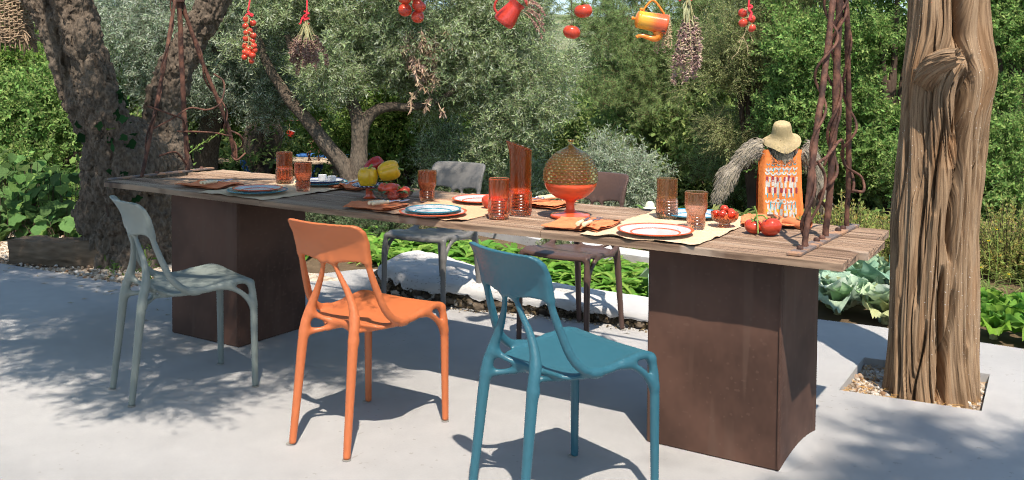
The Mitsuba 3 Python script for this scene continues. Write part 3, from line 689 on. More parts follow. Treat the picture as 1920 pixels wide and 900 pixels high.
for mat, x, y, a, lab in (('sage', 1.094, -0.400, -0.345, 'pale sage green plastic chair at the left end of the table, in dappled shade'),
                          ('orange', 2.066, -0.362, 0.005, 'bright orange plastic chair in the middle of the near side of the table'),
                          ('teal', 2.930, -0.440, -0.345, 'teal blue plastic chair in the foreground beside the right leg block'),
                          ('grey', 1.245, 1.200, 3.200, 'grey plastic chair on the far side of the table'),
                          ('brown', 2.115, 1.200, 3.117, 'dark brown plastic chair on the far side of the table')):
    k = thing('chair', lab, 'chair', 'chairs around the table')
    to = T().translate([x, y, 0]).rotate([0, 0, 1], math.degrees(a))
    for name, path in CH.items():
        scene[k + '__' + name] = {'type': 'ply', 'filename': path, 'face_normals': False, 'bsdf': {'type': 'ref', 'id': 'mat_' + mat}, 'to_world': to}
    for q, (fx, fy) in enumerate(((0.195, 0.242), (-0.195, 0.242), (0.132, -0.245), (-0.132, -0.245))):
        host = ('front_leg', 'front_leg_001', 'rear_leg', 'rear_leg_001')[q]
        scene[k + '__' + host + '__foot'] = {'type': 'ply', 'filename': foot_file, 'face_normals': True, 'bsdf': {'type': 'ref', 'id': 'mat_foot'}, 'to_world': T().translate([x, y, 0]).rotate([0, 0, 1], math.degrees(a)).translate([fx, fy, 0.0005])}

# ---------------------------------------------------------------- the dead trunk at the right
def dead_trunk():
    nz, nt = 420, 440
    Z = np.linspace(-0.10, 2.7, nz); TH = np.linspace(0, 2 * PI, nt + 1)
    z, th = np.meshgrid(Z, TH, indexing='ij')
    cxz = np.interp(Z, [-0.1, 0.2, 0.65, 1.3, 1.7, 2.7], [3.735, 3.738, 3.738, 3.772, 3.765, 3.74])
    rad = np.interp(Z, [-0.1, 0.0, 0.15, 0.65, 1.1, 1.35, 1.5, 1.7, 2.2, 2.7], [0.19, 0.178, 0.172, 0.168, 0.172, 0.176, 0.158, 0.150, 0.13, 0.11])
    # the grain bends round the broken limb
    k0, kz = math.radians(-78), 1.38
    dth = (th - k0 + PI) % (2 * PI) - PI
    sw = np.exp(-(dth / 0.75) ** 2 - ((z - kz) / 0.26) ** 2)
    tw = th + 0.28 * np.sin(z * 1.9) + 0.10 * np.sin(z * 5 + 1) + 0.45 * sw * np.tanh(-(z - kz) * 7) * np.sign(0.25 - dth) * 0.8 + 0.35 * np.clip(z - 1.35, 0, 1) ** 1.0
    def ring(k, fz, o, oc):
        return meshkit.fbm(np.stack([np.cos(tw) * k + o, np.sin(tw) * k + o, z * fz + o], -1), oc)
    big = ring(1.5, 0.8, 3, 2) - 0.5
    lobes = ring(3.6, 0.65, 11, 3) - 0.5
    fine = ring(11, 1.3, 23, 3) - 0.5
    hair = ring(34, 2.4, 31, 2) - 0.5
    ridge = np.abs(ring(5.2, 0.7, 41, 3) - 0.5)
    r = rad[:, None] * (1 + 0.22 * big + 0.44 * lobes + 0.060 * fine + 0.022 * hair)
    r -= 0.022 * np.exp(-(ridge / 0.022) ** 2)
    grooves = [(-55, 0.55, 1.42, 0.05, 0.075), (-81, 0.75, 1.18, 0.04, 0.05), (-75, -0.1, 0.55, 0.05, 0.075), (-58, -0.1, 0.45, 0.035, 0.05), (-108, 0.35, 0.95, 0.035, 0.05), (-122, -0.1, 0.40, 0.03, 0.04), (-95, -0.1, 0.32, 0.026, 0.045), (-32, 0.2, 1.2, 0.04, 0.04), (-140, 0.5, 1.3, 0.035, 0.035), (-150, -0.1, 0.7, 0.03, 0.03), (-64, 1.38, 2.2, 0.10, 0.10), (-100, 1.0, 1.6, 0.03, 0.03), (-72, 0.95, 1.36, 0.11, 0.07), (20, -0.1, 1.4, 0.06, 0.05), (90, 0, 1.8, 0.08, 0.06), (150, -0.1, 1.1, 0.06, 0.05)]
    for a, z0, z1, w, dp in grooves:
        c = math.radians(a) + 0.10 * np.sin(z * 4 + a) + 0.05 * np.sin(z * 11 + a * 2)
        d = (th - c + PI) % (2 * PI) - PI
        e = np.clip((z - z0) / 0.12, 0, 1) * np.clip((z1 - z) / 0.12, 0, 1)
        r -= dp * 1.35 * e * np.exp(-(d / (w * 1.25)) ** 2)
    # shoulder under the broken limb, and a bulge at its right
    r += 0.030 * np.exp(-((th - 2 * PI - math.radians(-22) + PI) % (2 * PI) - PI) ** 2 / 0.10 - ((z - 1.36) / 0.16) ** 2)
    r += 0.030 * np.exp(-(dth / 0.30) ** 2 - ((z - 1.30) / 0.16) ** 2)
    r *= 1 + 0.10 * np.clip(0.12 - z, 0, 1) * 4 * (meshkit.fbm(np.stack([np.cos(th) * 4, np.sin(th) * 4, th * 0], -1), 2) - 0.2)
    cy = 1.385 + 0.0 * Z
    V = np.stack([cxz[:, None] + np.cos(th) * r, cy[:, None] + np.sin(th) * r * 0.92, z], -1).reshape(-1, 3)
    uv = np.stack([tw / (2 * PI), z], -1).reshape(-1, 2)
    return V, grid_faces(nz, nt + 1)[:, ::-1], uv
V, F, uv = dead_trunk()
m = trimesh.Trimesh(V, F, process=False)
c0 = m.triangles_center[m.area_faces > 0]; n0 = m.face_normals
if ((m.triangles_center - [3.74, 1.385, 0]) * m.face_normals)[:, :2].sum() < 0:
    F = F[:, ::-1]
dt = thing('dead_tree_trunk', 'thick weathered grey brown dead tree trunk standing in a square pit at the right', 'tree trunk')
add(dt + '__trunk', (V, F), 'mat_dead_wood', smooth=True, uv=uv)
def stump():
    p = spline([(3.715, 1.32, 1.30), (3.730, 1.24, 1.335), (3.757, 1.185, 1.37), (3.800, 1.150, 1.395), (3.850, 1.130, 1.408)], 60)
    r = np.interp(np.linspace(0, 1, 60), [0, 0.3, 0.6, 0.85, 1], [0.075, 0.058, 0.047, 0.040, 0.028])
    nt = 90
    th = np.linspace(0, 2 * PI, nt + 1)
    t = nrm(np.gradient(p, axis=0)); u = nrm(np.cross(t, [0, 0, 1.0])); w = np.cross(u, t)
    s = np.linspace(0, 1, 60)[:, None]
    q = np.stack([np.cos(th)[None] * 3.0 + s * 2, np.sin(th)[None] * 3.0 + s * 0, s * 1.1 + 0 * th[None]], -1)
    rr = r[:, None] * (1 + 0.45 * (meshkit.fbm(q, 3) - 0.5) + 0.25 * (meshkit.fbm(q * 4, 3) - 0.5))
    rag = 0.035 * (meshkit.fbm(np.stack([np.cos(th) * 2.5, np.sin(th) * 2.5, th * 0 + 3], -1), 3) - 0.5)
    V = p[:, None] + u[:, None] * (np.cos(th)[None] * rr)[..., None] + w[:, None] * (np.sin(th)[None] * rr)[..., None]
    V = V + t[:, None] * (s ** 3 * rag[None])[..., None]
    V2 = V[-1] * 0.45 + (p[-1] - t[-1] * 0.028)[None] * 0.55 + 0.008 * (meshkit.fbm(V[-1] * 90, 2)[:, None] - 0.5)
    V3 = np.tile(p[-1] - t[-1] * 0.035, (nt + 1, 1))
    V = np.concatenate([V, V2[None], V3[None]], 0)
    uv = np.stack([np.tile(th / (2 * PI), (62, 1)) * 0.35, np.tile(np.linspace(0, 0.35, 62)[:, None], (1, nt + 1))], -1)
    return V.reshape(-1, 3), grid_faces(62, nt + 1), uv.reshape(-1, 2)
V, F, uv = stump()
add(dt + '__broken_limb', (V, F), 'mat_dead_wood', smooth=True, uv=uv, label='broken stub of a limb with a hollow end')

# ---------------------------------------------------------------- trunk of the old olive at the left
def olive_trunk():
    h = 0.021
    lo, hi = np.array([-2.95, 0.35, -0.12]), np.array([-0.35, 2.55, 3.05])
    ax = [np.arange(l, u, h, dtype=np.float32) for l, u in zip(lo, hi)]
    X = np.meshgrid(*ax, indexing='ij')
    k = 0.07
    d = chain(X, [(-1.32, 1.18, -0.15, 0.31), (-1.34, 1.19, 0.1, 0.255), (-1.37, 1.2, 0.40, 0.27), (-1.39, 1.18, 0.62, 0.28), (-1.37, 1.14, 0.80, 0.20)], k)
    for pts in ([(-1.24, 1.36, -0.1, 0.20), (-1.28, 1.41, 0.3, 0.16), (-1.33, 1.45, 0.60, 0.16), (-1.42, 1.46, 0.85, 0.15), (-1.44, 1.48, 1.05, 0.135), (-1.40, 1.51, 1.24, 0.115), (-1.28, 1.60, 1.51, 0.10), (-1.15, 1.70, 1.80, 0.09), (-1.03, 1.79, 2.05, 0.085), (-0.80, 1.95, 2.45, 0.07), (-0.55, 2.1, 2.9, 0.05)],
                [(-1.38, 1.06, 0.55, 0.20), (-1.44, 1.0, 0.88, 0.135), (-1.56, 0.93, 1.17, 0.115), (-1.69, 0.87, 1.46, 0.098), (-1.84, 0.83, 1.75, 0.092), (-2.10, 0.86, 2.02, 0.085), (-2.39, 0.83, 2.33, 0.075), (-2.6, 0.7, 2.8, 0.05)],
                [(-1.26, 1.03, 0.60, 0.20), (-1.31, 0.97, 0.93, 0.135), (-1.39, 0.93, 1.21, 0.125), (-1.46, 0.90, 1.50, 0.115), (-1.55, 0.86, 1.75, 0.11), (-1.64, 0.82, 2.0, 0.10), (-1.69, 0.79, 2.30, 0.09), (-1.6, 0.7, 2.9, 0.06)],
                [(-1.25, 1.1, 0.05, 0.18), (-1.02, 0.97, -0.10, 0.09)], [(-1.4, 1.05, 0.05, 0.2), (-1.68, 0.95, -0.1, 0.10)],
                [(-1.52, 1.05, 0.50, 0.10), (-1.50, 1.0, 0.36, 0.13), (-1.46, 0.98, 0.22, 0.10)], [(-1.28, 0.98, 0.36, 0.06), (-1.27, 0.96, 0.30, 0.085)]):
        d = smin(d, chain(X, pts, k), k)
    near = np.abs(d) < 0.16
    P = np.stack([a[near] for a in X], -1).astype(float)
    dd = 0.085 * (meshkit.fbm(P * [4.5, 4.5, 3.0], 2) - 0.5) + 0.050 * (np.abs(meshkit.fbm(P * [26, 26, 8], 2, seed=5) - 0.5) * 2 - 0.3)
    fold = np.abs(meshkit.fbm(P * [6, 6, 1.6] + 30, 2) - 0.5)
    dd += 0.022 * np.exp(-(fold / 0.035) ** 2)
    d[near] += dd
    V, F, Vg = surface_nets(d, lo, h)
    t = trimesh.Trimesh(relaxed(V, F, 2), F, process=False).subdivide()
    V, F, N = np.array(t.vertices), np.array(t.faces), np.array(t.vertex_normals)
    # bark: plates with narrow fissures between them, drawn out along the trunk
    q = V + 0.03 * (np.stack([meshkit.fbm(V * 6 + o, 2) for o in (0, 9, 21)], -1) - 0.5)
    rg = np.minimum(1, np.abs(meshkit.fbm(q * [34, 34, 12], 3, seed=9) - 0.5) * 7)
    r2 = np.minimum(1, np.abs(meshkit.fbm(q * [13, 13, 4.5] + 7, 2, seed=3) - 0.5) * 7)
    V = V + N * (0.016 * rg + 0.020 * r2 - 0.022 + 0.008 * (meshkit.fbm(V * 70, 2) - 0.5))[:, None]
    return V, F, np.array(trimesh.Trimesh(V, F, process=False).vertex_normals)
V, F, N = olive_trunk()
ot = thing('olive_tree', 'gnarled old olive tree with three limbs behind the left end of the table', 'tree')
scene[ot + '__trunk'] = {'type': 'ply', 'filename': meshkit.write_ply((V, F), False, normals=N), 'face_normals': False, 'bsdf': {'type': 'ref', 'id': 'mat_bark'}}

# ---------------------------------------------------------------- table linen
VR = np.array([-0.535, 0.844])          # horizontal view direction, away from the camera
def mat_cloth(name, x0, x1, y0, y1, bsdf, seed, label, cat, rot=0.0):
    nx, ny = 50, 80
    u, v = np.meshgrid(np.linspace(0, 1, nx), np.linspace(0, 1, ny), indexing='ij')
    q = np.stack([u * 3 + seed * 9, v * 5, u * 0], -1)
    X = x0 + (x1 - x0) * u + 0.012 * (meshkit.noise(np.stack([v * 7 + seed, u * 2, u * 0], -1)) - 0.5) + rot * (v - 0.5)
    Y = y0 + (y1 - y0) * v + 0.016 * (meshkit.noise(np.stack([u * 7 + seed * 3, v * 2, u * 0], -1)) - 0.5)
    edge = np.minimum(np.minimum(u, 1 - u), np.minimum(v, 1 - v))
    Z = 0.0026 + 0.004 * np.clip(meshkit.fbm(q, 3) - 0.45, 0, 1) + 0.010 * np.exp(-edge / 0.025) * np.clip(meshkit.fbm(q * 2.3 + 7, 2) - 0.42, 0, 1) * 2
    Z = Z + np.vectorize(tz)(X) + 0.0015
    V = np.stack([X, Y, Z], -1).reshape(-1, 3)
    add(name if name not in scene else name, (V, grid_faces(nx, ny)), bsdf, smooth=True, label=label, cat=cat, group='cloth mats across the table')
mat_cloth('table_mat', 0.745, 1.175, -0.004, 0.72, 'mat_yellow_cloth', 1, 'pale yellow cloth mat across the left part of the table', 'table mat', 0.02)
mat_cloth('table_mat_001', 1.80, 2.235, 0.002, 0.735, 'mat_peach_cloth', 2, 'peach coloured cloth mat across the middle of the table', 'table mat')
mat_cloth('table_mat_002', 2.765, 3.205, -0.003, 0.70, 'mat_yellow_cloth', 3, 'pale yellow cloth mat across the right part of the table', 'table mat', -0.015)

def napkin(x, y, a, w, d, seed, label, thick=0.8, layers=3):
    """a cloth folded back and forth"""
    r = np.random.default_rng(seed)
    pts = []
    for k in range(layers):
        z = 0.0025 + 0.0052 * thick * k
        e0, e1 = r.normal(0, 0.006, 2)
        a0, a1 = (-d / 2 + e0, d / 2 + e1) if k % 2 == 0 else (d / 2 + e1, -d / 2 + e0)
        s = np.linspace(a0, a1, 16)
        pts += [(q, z) for q in s]
        if k < layers - 1:
            sg = 1 if k % 2 == 0 else -1
            pts += [(a1 + sg * 0.0036 * math.sin(t), z + 0.0026 * thick * (1 - math.cos(t))) for t in (0.6, 1.2, 1.9, 2.5)]
    P = np.array(pts); nu = 36
    u = np.linspace(-0.5, 0.5, nu)
    U, S = np.meshgrid(u, np.arange(len(P)), indexing='ij')
    yy, zz = P[S, 0], P[S, 1]
    xx = U * w * (1 + 0.14 * (meshkit.noise(np.stack([zz * 300 + seed, yy * 9, U * 0], -1)) - 0.5))
    wav = meshkit.fbm(np.stack([xx * 16 + seed * 5, yy * 12, U * 0], -1), 3)
    zz = zz * (0.55 + 1.2 * wav) + 0.002 + 0.045 * np.clip(wav - 0.58, 0, 1)
    yy = yy + 0.030 * (meshkit.noise(np.stack([xx * 10 + seed, zz * 120, U * 0], -1)) - 0.5)
    c, s = math.cos(a), math.sin(a)
    V = np.stack([x + c * xx - s * yy, y + s * xx + c * yy, zz + tz(x) + 0.003], -1).reshape(-1, 3)
    add('napkin', (V, grid_faces(nu, len(P))), 'mat_orange_cloth', smooth=True, label=label, cat='napkin', group='folded orange napkins at the places')
napkin(0.600, 0.175, 0.15, 0.25, 0.19, 1, 'orange napkin with knife and fork at the near left place')
napkin(1.185, 0.585, -0.1, 0.20, 0.19, 2, 'orange napkin with knife and fork beside the pepper dish')
napkin(1.715, 0.125, 0.12, 0.22, 0.21, 3, 'dark orange napkin with knife and fork left of the teal rimmed plate')
napkin(2.275, 0.610, 0.0, 0.20, 0.19, 4, 'orange napkin with blue lit cutlery behind the tall jug')
napkin(2.690, 0.165, 0.10, 0.23, 0.22, 5, 'orange napkin with knife and fork left of the front orange rimmed plate')
napkin(3.255, 0.630, 0.3, 0.20, 0.20, 6, 'orange napkin lying behind the two large tomatoes')
rn = np.random.default_rng(2)
# the loosely rolled one beside it
rl = []
for i, t in enumerate(np.linspace(0, 1, 30)):
    p = np.array([3.33 + 0.10 * t, 0.60 - 0.03 * t, HT + 0.019 + 0.004 * math.sin(t * 7)])
    rl.append([p + np.array([0.05, 0.16, 0]) * 0 + np.array([0.28 * 0.021 * math.cos(a) * (1 + 0.1 * math.sin(5 * a + i)), 0.021 * math.cos(a) * 1.15, 0.016 * math.sin(a) * (1 + 0.12 * math.sin(3 * a + i * 0.4))]) for a in np.linspace(0, 2 * PI, 25)])
add('rolled_napkin', (np.array(rl).reshape(-1, 3), grid_faces(30, 25)), 'mat_orange_cloth', smooth=True, label='loosely rolled orange napkin at the far right corner of the table', cat='napkin')

def cutlery(kind, x, y, z, a, label, tilt=0.0):
    """local axis along +y, the handle's end at the origin"""
    k = thing(kind, label, kind, 'cutlery on the napkins')
    M = rotz(a) @ rotx(tilt)
    def place(m):
        return moved(m, (x, y, z), M)
    hd = lathe([(0.0001, 0), (0.0075, 0.0008), (0.0088, 0.004), (0.0082, 0.02), (0.0074, 0.06), (0.0068, 0.086), (0.0062, 0.09), (0.0001, 0.0905)], 16)
    add(k + '__handle', place(moved(hd, rot=rotx(-PI / 2))), 'mat_cream_wood', smooth=30)
    add(k + '__collar', place(moved(lathe([(0.0001, 0.0895), (0.0070, 0.0895), (0.0072, 0.095), (0.0055, 0.1), (0.004, 0.104), (0.0001, 0.104)], 14), rot=rotx(-PI / 2))), 'mat_steel', smooth=30)
    add(k + '__pin', place(cbox(0.002, 0.003, 0.0172, 0.0003, (0, 0.03, 0))), 'mat_steel')
    if kind == 'knife':
        P = Polygon([(-0.004, 0.10), (0.006, 0.10), (0.0105, 0.115), (0.0110, 0.17), (0.007, 0.20), (-0.001, 0.207), (-0.0045, 0.18)])
        b = trimesh.creation.extrude_polygon(P, 0.0016, engine='earcut'); b.apply_translation((0, 0, -0.0008))
        add(k + '__blade', place(b), 'mat_steel')
    else:
        nk = tube(spline([(0, 0.10, 0), (0, 0.13, 0.002), (0, 0.15, 0.0)], 12), np.linspace(0.0032, 0.0026, 12), 8)
        add(k + '__neck', place(nk), 'mat_steel', smooth=True)
        for q in (-1.5, -0.5, 0.5, 1.5):
            t = spline([(0, 0.147, 0), (q * 0.0055, 0.157, -0.002), (q * 0.0062, 0.185, -0.0015), (q * 0.006, 0.205, 0.003)], 14)
            add(k + '__tine', place(tube(t, np.linspace(0.0020, 0.0011, 14), 6)), 'mat_steel', smooth=True)
for (x, y, z, a, wh) in ((0.640, 0.085, 0.0335, 0.30, 'near left'), (1.737, 0.045, 0.034, -0.02, 'near middle'), (2.742, 0.03, 0.0335, 0.30, 'near right'), (2.285, 0.69, 0.034, 2.85, 'far middle'), (1.16, 0.70, 0.033, 3.5, 'far left')):
    nd = {'near left': 'left end of the table', 'near middle': 'napkin by the teal rimmed plate', 'near right': 'napkin by the front orange rimmed plate', 'far middle': 'napkin behind the jug', 'far left': 'napkin beside the pepper dish'}[wh]
    c, s = math.cos(a), math.sin(a)
    cutlery('knife', x, y, tz(x) + z, a, 'cream handled knife on the %s' % nd, -0.03)
    cutlery('fork', x + c * 0.024, y + s * 0.024 - 0.004, tz(x) + z, a - 0.12, 'cream handled fork on the %s' % nd, -0.02)

# ---------------------------------------------------------------- plates
def plate(x, y, z, R, rim, label, ring=None, name='plate'):
    k = thing(name, label, 'plate', 'rimmed plates laid on the mats')
    s = R / 0.14
    def P(m):
        return moved(m, (x, y, z))
    body = [(0.0001, 0.0), (0.085 * s, 0.0), (0.092 * s, 0.002), (0.118 * s, 0.0085), (0.1295 * s, 0.0112), (0.1295 * s, 0.0146), (0.118 * s, 0.0120), (0.0935 * s, 0.0058), (0.088 * s, 0.0042), (0.0001, 0.0038)]
    add(k + '__dish', P(lathe(body, 96)), 'mat_white_glaze', smooth=30)
    r = [(0.1290 * s, 0.0105), (0.137 * s, 0.0126), (0.1402 * s, 0.0150), (0.1402 * s, 0.0166), (0.138 * s, 0.0174), (0.1290 * s, 0.0152)]
    add(k + '__rim', P(lathe(r, 96, closed=True)), rim, smooth=30)
    if ring:
        a, b = 0.0855 * s, 0.0925 * s
        add(k + '__ring', P(lathe([(a, 0.0042), (a + 0.0005, 0.0050), ((a + b) / 2, 0.0062), (b, 0.0068), (b, 0.0055)], 96)), ring, smooth=True)
E_ = 0.0062
plate(2.999, 0.142, tz(2.999) + E_, 0.137, 'mat_orange_glaze', 'white plate with orange rim and orange inner ring at the near right place', 'mat_orange_glaze')
plate(0.968, 0.144, tz(0.968) + E_, 0.140, 'mat_teal_glaze', 'larger white plate with dark teal rim at the near left place', 'mat_navy_glaze')
plate(0.966, 0.146, tz(0.968) + E_ + 0.0085, 0.116, 'mat_orange_glaze', 'smaller white plate with orange rim stacked on the dark teal rimmed plate', 'mat_orange_glaze')
plate(2.044, 0.084, tz(2.044) + E_, 0.138, 'mat_orange_glaze', 'larger white plate with orange rim at the near middle place')
plate(2.040, 0.092, tz(2.044) + E_ + 0.0085, 0.114, 'mat_teal_glaze', 'smaller white plate with teal rim stacked on an orange rimmed plate', 'mat_teal_glaze')
plate(1.985, 0.520, tz(1.985) + E_, 0.130, 'mat_orange_glaze', 'white plate with orange rim behind the tall tumbler at the far middle place', 'mat_orange_glaze')
plate(0.985, 0.555, tz(0.98) + E_, 0.132, 'mat_teal_glaze', 'larger white plate with teal rim at the far left place under two candles')
plate(0.985, 0.557, tz(0.98) + E_ + 0.0085, 0.112, 'mat_navy_glaze', 'smaller white plate with dark blue rim carrying two white candles', 'mat_navy_glaze')
plate(2.962, 0.600, tz(2.96) + E_, 0.122, 'mat_blue_glaze', 'white plate with bright blue rim at the far right place', 'mat_blue_glaze')
for x, y in ((0.972, 0.577), (1.052, 0.558)):
    k = thing('candle', 'short white candle, %s one on the dark blue rimmed plate' % ('left' if x < 1 else 'right'), 'candle', 'short white candles')
    add(k + '__wax', moved(lathe([(0.0001, 0), (0.0205, 0), (0.0212, 0.002), (0.0212, 0.028), (0.020, 0.030), (0.0165, 0.0285), (0.0001, 0.0275)], 32), (x, y, tz(x) + E_ + 0.0185)), 'mat_candle', smooth=30)
    add(k + '__wick', moved(tube([(0, 0, 0.027), (0.001, 0, 0.033), (0.002, 0, 0.037)], 0.0009, 5), (x, y, tz(x) + E_ + 0.0185)), 'mat_dark_cord')

# ---------------------------------------------------------------- amber tumblers and jug
def relief(prof, z0, z1, n, th0, amp=0.03, ribs=16):
    z = np.array([p[1] for p in prof]); m = len(prof); half = m // 2
    def f(th, i):
        if not (z0 < z[i] < z1) or i > outer_n:
            return 1
        e = min(1.0, (z[i] - z0) / 0.004, (z1 - z[i]) / 0.004)
        d = np.abs((th - th0 + PI) % (2 * PI) - PI)
        s = 1 / (1 + np.exp((d - 0.55) * 18))
        vert = 0.5 + 0.5 * np.cos(ribs * th); hor = 0.5 + 0.5 * np.cos((z[i] - z0) / 0.0120 * 2 * PI)
        return 1 + amp * e * (vert * (1 - s) * 0.7 + hor * s * 1.4)
    outer_n = max(i for i in range(m) if z[i] == max(z))
    return f
def dense(pts, step=0.0022):
    out = [pts[0]]
    for a, b in zip(pts[:-1], pts[1:]):
        L = math.hypot(b[0] - a[0], b[1] - a[1]); n = max(1, int(L / step))
        out += [(a[0] + (b[0] - a[0]) * t / n, a[1] + (b[1] - a[1]) * t / n) for t in range(1, n + 1)]
    return out
TALL = dense([(0.0001, 0), (0.037, 0), (0.0405, 0.0025), (0.0415, 0.006), (0.0420, 0.077), (0.0405, 0.081), (0.0420, 0.152), (0.0423, 0.1575)]) + [(0.0419, 0.1588), (0.0410, 0.1588)] + dense([(0.0404, 0.1575), (0.0400, 0.152), (0.0388, 0.082), (0.0388, 0.024), (0.036, 0.019), (0.0001, 0.017)], 0.006)
LOW = dense([(0.0001, 0), (0.0290, 0), (0.0315, 0.002), (0.0320, 0.006), (0.0325, 0.050), (0.0335, 0.056), (0.0395, 0.070), (0.0420, 0.086), (0.0425, 0.13), (0.0427, 0.1365)]) + [(0.0423, 0.138), (0.0412, 0.138)] + dense([(0.0407, 0.1365), (0.0404, 0.13), (0.0399, 0.087), (0.037, 0.072), (0.031, 0.060), (0.0285, 0.052), (0.028, 0.022), (0.026, 0.018), (0.0001, 0.016)], 0.006)
def tumbler(kind, x, y, label, bsdf, th0):
    prof = TALL if kind == 'tall' else LOW
    m = lathe(prof, 130, relief(prof, 0.008, 0.074 if kind == 'tall' else 0.050, 130, th0, 0.075 if kind == 'tall' else 0.085))
    m = moved(m, (x, y, tz(x) + 0.0055))
    add('tumbler', m, bsdf, smooth=30, label=label, cat='tumbler', group='amber glass tumblers')
tumbler('tall', 0.798, 0.483, 'tall red amber tumbler at the far left of the table', 'mat_amber', -2.6)
tumbler('low', 1.085, 0.323, 'waisted red amber tumbler in front of the two white candles', 'mat_amber', -0.9)
tumbler('low', 1.776, 0.396, 'waisted dark amber tumbler beside the bowl of tomatoes', 'mat_amber', -0.9)
tumbler('tall', 2.314, 0.161, 'tall pinkish red tumbler in front of the jug', 'mat_amber', -1.1)
tumbler('tall', 2.880, 0.519, 'tall pale amber tumbler behind the orange rimmed plate', 'mat_amber_light', -0.55)
tumbler('low', 3.078, 0.330, 'waisted pale amber tumbler beside the bowl of cherry tomatoes', 'mat_amber_light', -0.8)

def jug():
    n, th = 130, np.arange(130) / 130 * 2 * PI
    ths = math.atan2(-0.52, -0.854)
    rows = []
    d = (th - ths + PI) % (2 * PI) - PI
    sp = np.exp(-(d / 0.42) ** 2)
    ztop = 0.283 + 0.016 * np.cos(d) + 0.006 * sp
    pr = dense([(0.0001, 0), (0.041, 0), (0.0445, 0.003), (0.0455, 0.008), (0.0455, 0.098), (0.0435, 0.104)], 0.0022)
    rf = relief(pr + [(0.04, 9)], 0.010, 0.094, 130, -1.2, 0.08, 16)
    for i, (r, z) in enumerate(pr):
        s = rf(th, i)
        rows.append(np.stack([r * s * np.cos(th), r * s * np.sin(th), th * 0 + z], 1))
    zs = np.linspace(0, 1, 40)[1:]
    for t in zs:
        r = 0.0435 + 0.0018 * t + sp * 0.016 * np.clip((t - 0.55) / 0.45, 0, 1) ** 2
        rows.append(np.stack([r * np.cos(th), r * np.sin(th), 0.104 + (ztop - 0.104) * t], 1))
    r = 0.0435 + 0.0018 + sp * 0.016
    rows.append(np.stack([(r - 0.0012) * np.cos(th), (r - 0.0012) * np.sin(th), ztop + 0.0013], 1))
    for t in zs[::-1]:
        r = 0.0412 + 0.0016 * t + sp * 0.016 * np.clip((t - 0.55) / 0.45, 0, 1) ** 2
        rows.append(np.stack([r * np.cos(th), r * np.sin(th), 0.104 + (ztop - 0.104) * t], 1))
    for r, z in ((0.0412, 0.06), (0.041, 0.03), (0.038, 0.024), (0.0001, 0.022)):
        rows.append(np.stack([r * np.cos(th), r * np.sin(th), th * 0 + z], 1))
    return trimesh.Trimesh(np.vstack(rows), grid_faces(len(rows), n, wrap=True), process=False)
add('jug', moved(jug(), (2.331, 0.295, tz(2.331) + 0.0025)), 'mat_amber_dark', smooth=30, label='tall dark amber glass jug with slanted lip and ribbed foot', cat='jug')

# covered goblet: glazed foot and bowl, hobnail glass dome
gb = thing('covered_goblet', 'large orange footed goblet with round hobnail glass cover ending in a small knob', 'goblet')
gx_, gy_, gz_ = 2.536, 0.346, tz(2.536) + 0.0025
bowl = dense([(0.0001, 0.0), (0.074, 0.0), (0.0795, 0.003), (0.0805, 0.008), (0.078, 0.0125), (0.05, 0.0175), (0.026, 0.024), (0.0175, 0.034), (0.0165, 0.050), (0.0180, 0.062), (0.026, 0.070)], 0.004)
bowl += spline([(0.026, 0.070), (0.062, 0.084), (0.089, 0.106), (0.1025, 0.127), (0.1055, 0.141)], 30)[1:].tolist()
bowl += [(0.1035, 0.1415), (0.099, 0.128), (0.085, 0.109), (0.05, 0.088), (0.0001, 0.081)]
add(gb + '__bowl', moved(lathe(bowl, 110), (gx_, gy_, gz_)), 'mat_goblet_glaze', smooth=35)
def dome():
    out = spline([(0.1055, 0.1420), (0.1062, 0.158), (0.1035, 0.188), (0.0955, 0.212), (0.0825, 0.234), (0.0640, 0.255), (0.0400, 0.272), (0.0190, 0.284), (0.0085, 0.294)], 150)
    n = 220; th = np.arange(n) / n * 2 * PI
    rows = []
    for r, z in out:
        row = (z - 0.146) / 0.0110
        k = math.floor(row); v = (row - k - 0.5) * 2
        nb = 28
        a = ((th / (2 * PI) * nb + 0.5 * (k % 2)) % 1 - 0.5) * 2
        b = np.sqrt(np.maximum(0, 1 - (a * a + v * v) * 0.95))
        fade = min(1, max(0, (0.285 - z) / 0.03)) * min(1, max(0, (z - 0.144) / 0.003))
        s = r + 0.0060 * b * fade * min(1, r / 0.06)
        rows.append(np.stack([s * np.cos(th), s * np.sin(th), th * 0 + z], 1))
    kn = [(0.0075, 0.297), (0.0078, 0.300), (0.0118, 0.306), (0.0150, 0.311), (0.0148, 0.3135), (0.0125, 0.3130), (0.0085, 0.307), (0.0001, 0.304)]
    inn = out[::-1]
    inner = [(max(0.0015, r - 0.0032), z - 0.0008) for r, z in inn[::3]]
    for r, z in kn:
        rows.append(np.stack([r * np.cos(th), r * np.sin(th), th * 0 + z], 1))
    m1 = trimesh.Trimesh(np.vstack(rows), grid_faces(len(rows), n, wrap=True), process=False)
    r2 = [np.stack([0.0001 * np.cos(th), 0.0001 * np.sin(th), th * 0 + 0.2935], 1)] + [np.stack([r * np.cos(th), r * np.sin(th), th * 0 + z], 1) for r, z in inner] + [rows[0]]
    m2 = trimesh.Trimesh(np.vstack(r2), grid_faces(len(r2), n, wrap=True), process=False)
    return cat_([m1, m2])
add(gb + '__cover', moved(dome(), (gx_, gy_, gz_ + 0.0006)), 'mat_olive_glass', smooth=30, label='olive brown hobnail glass cover')

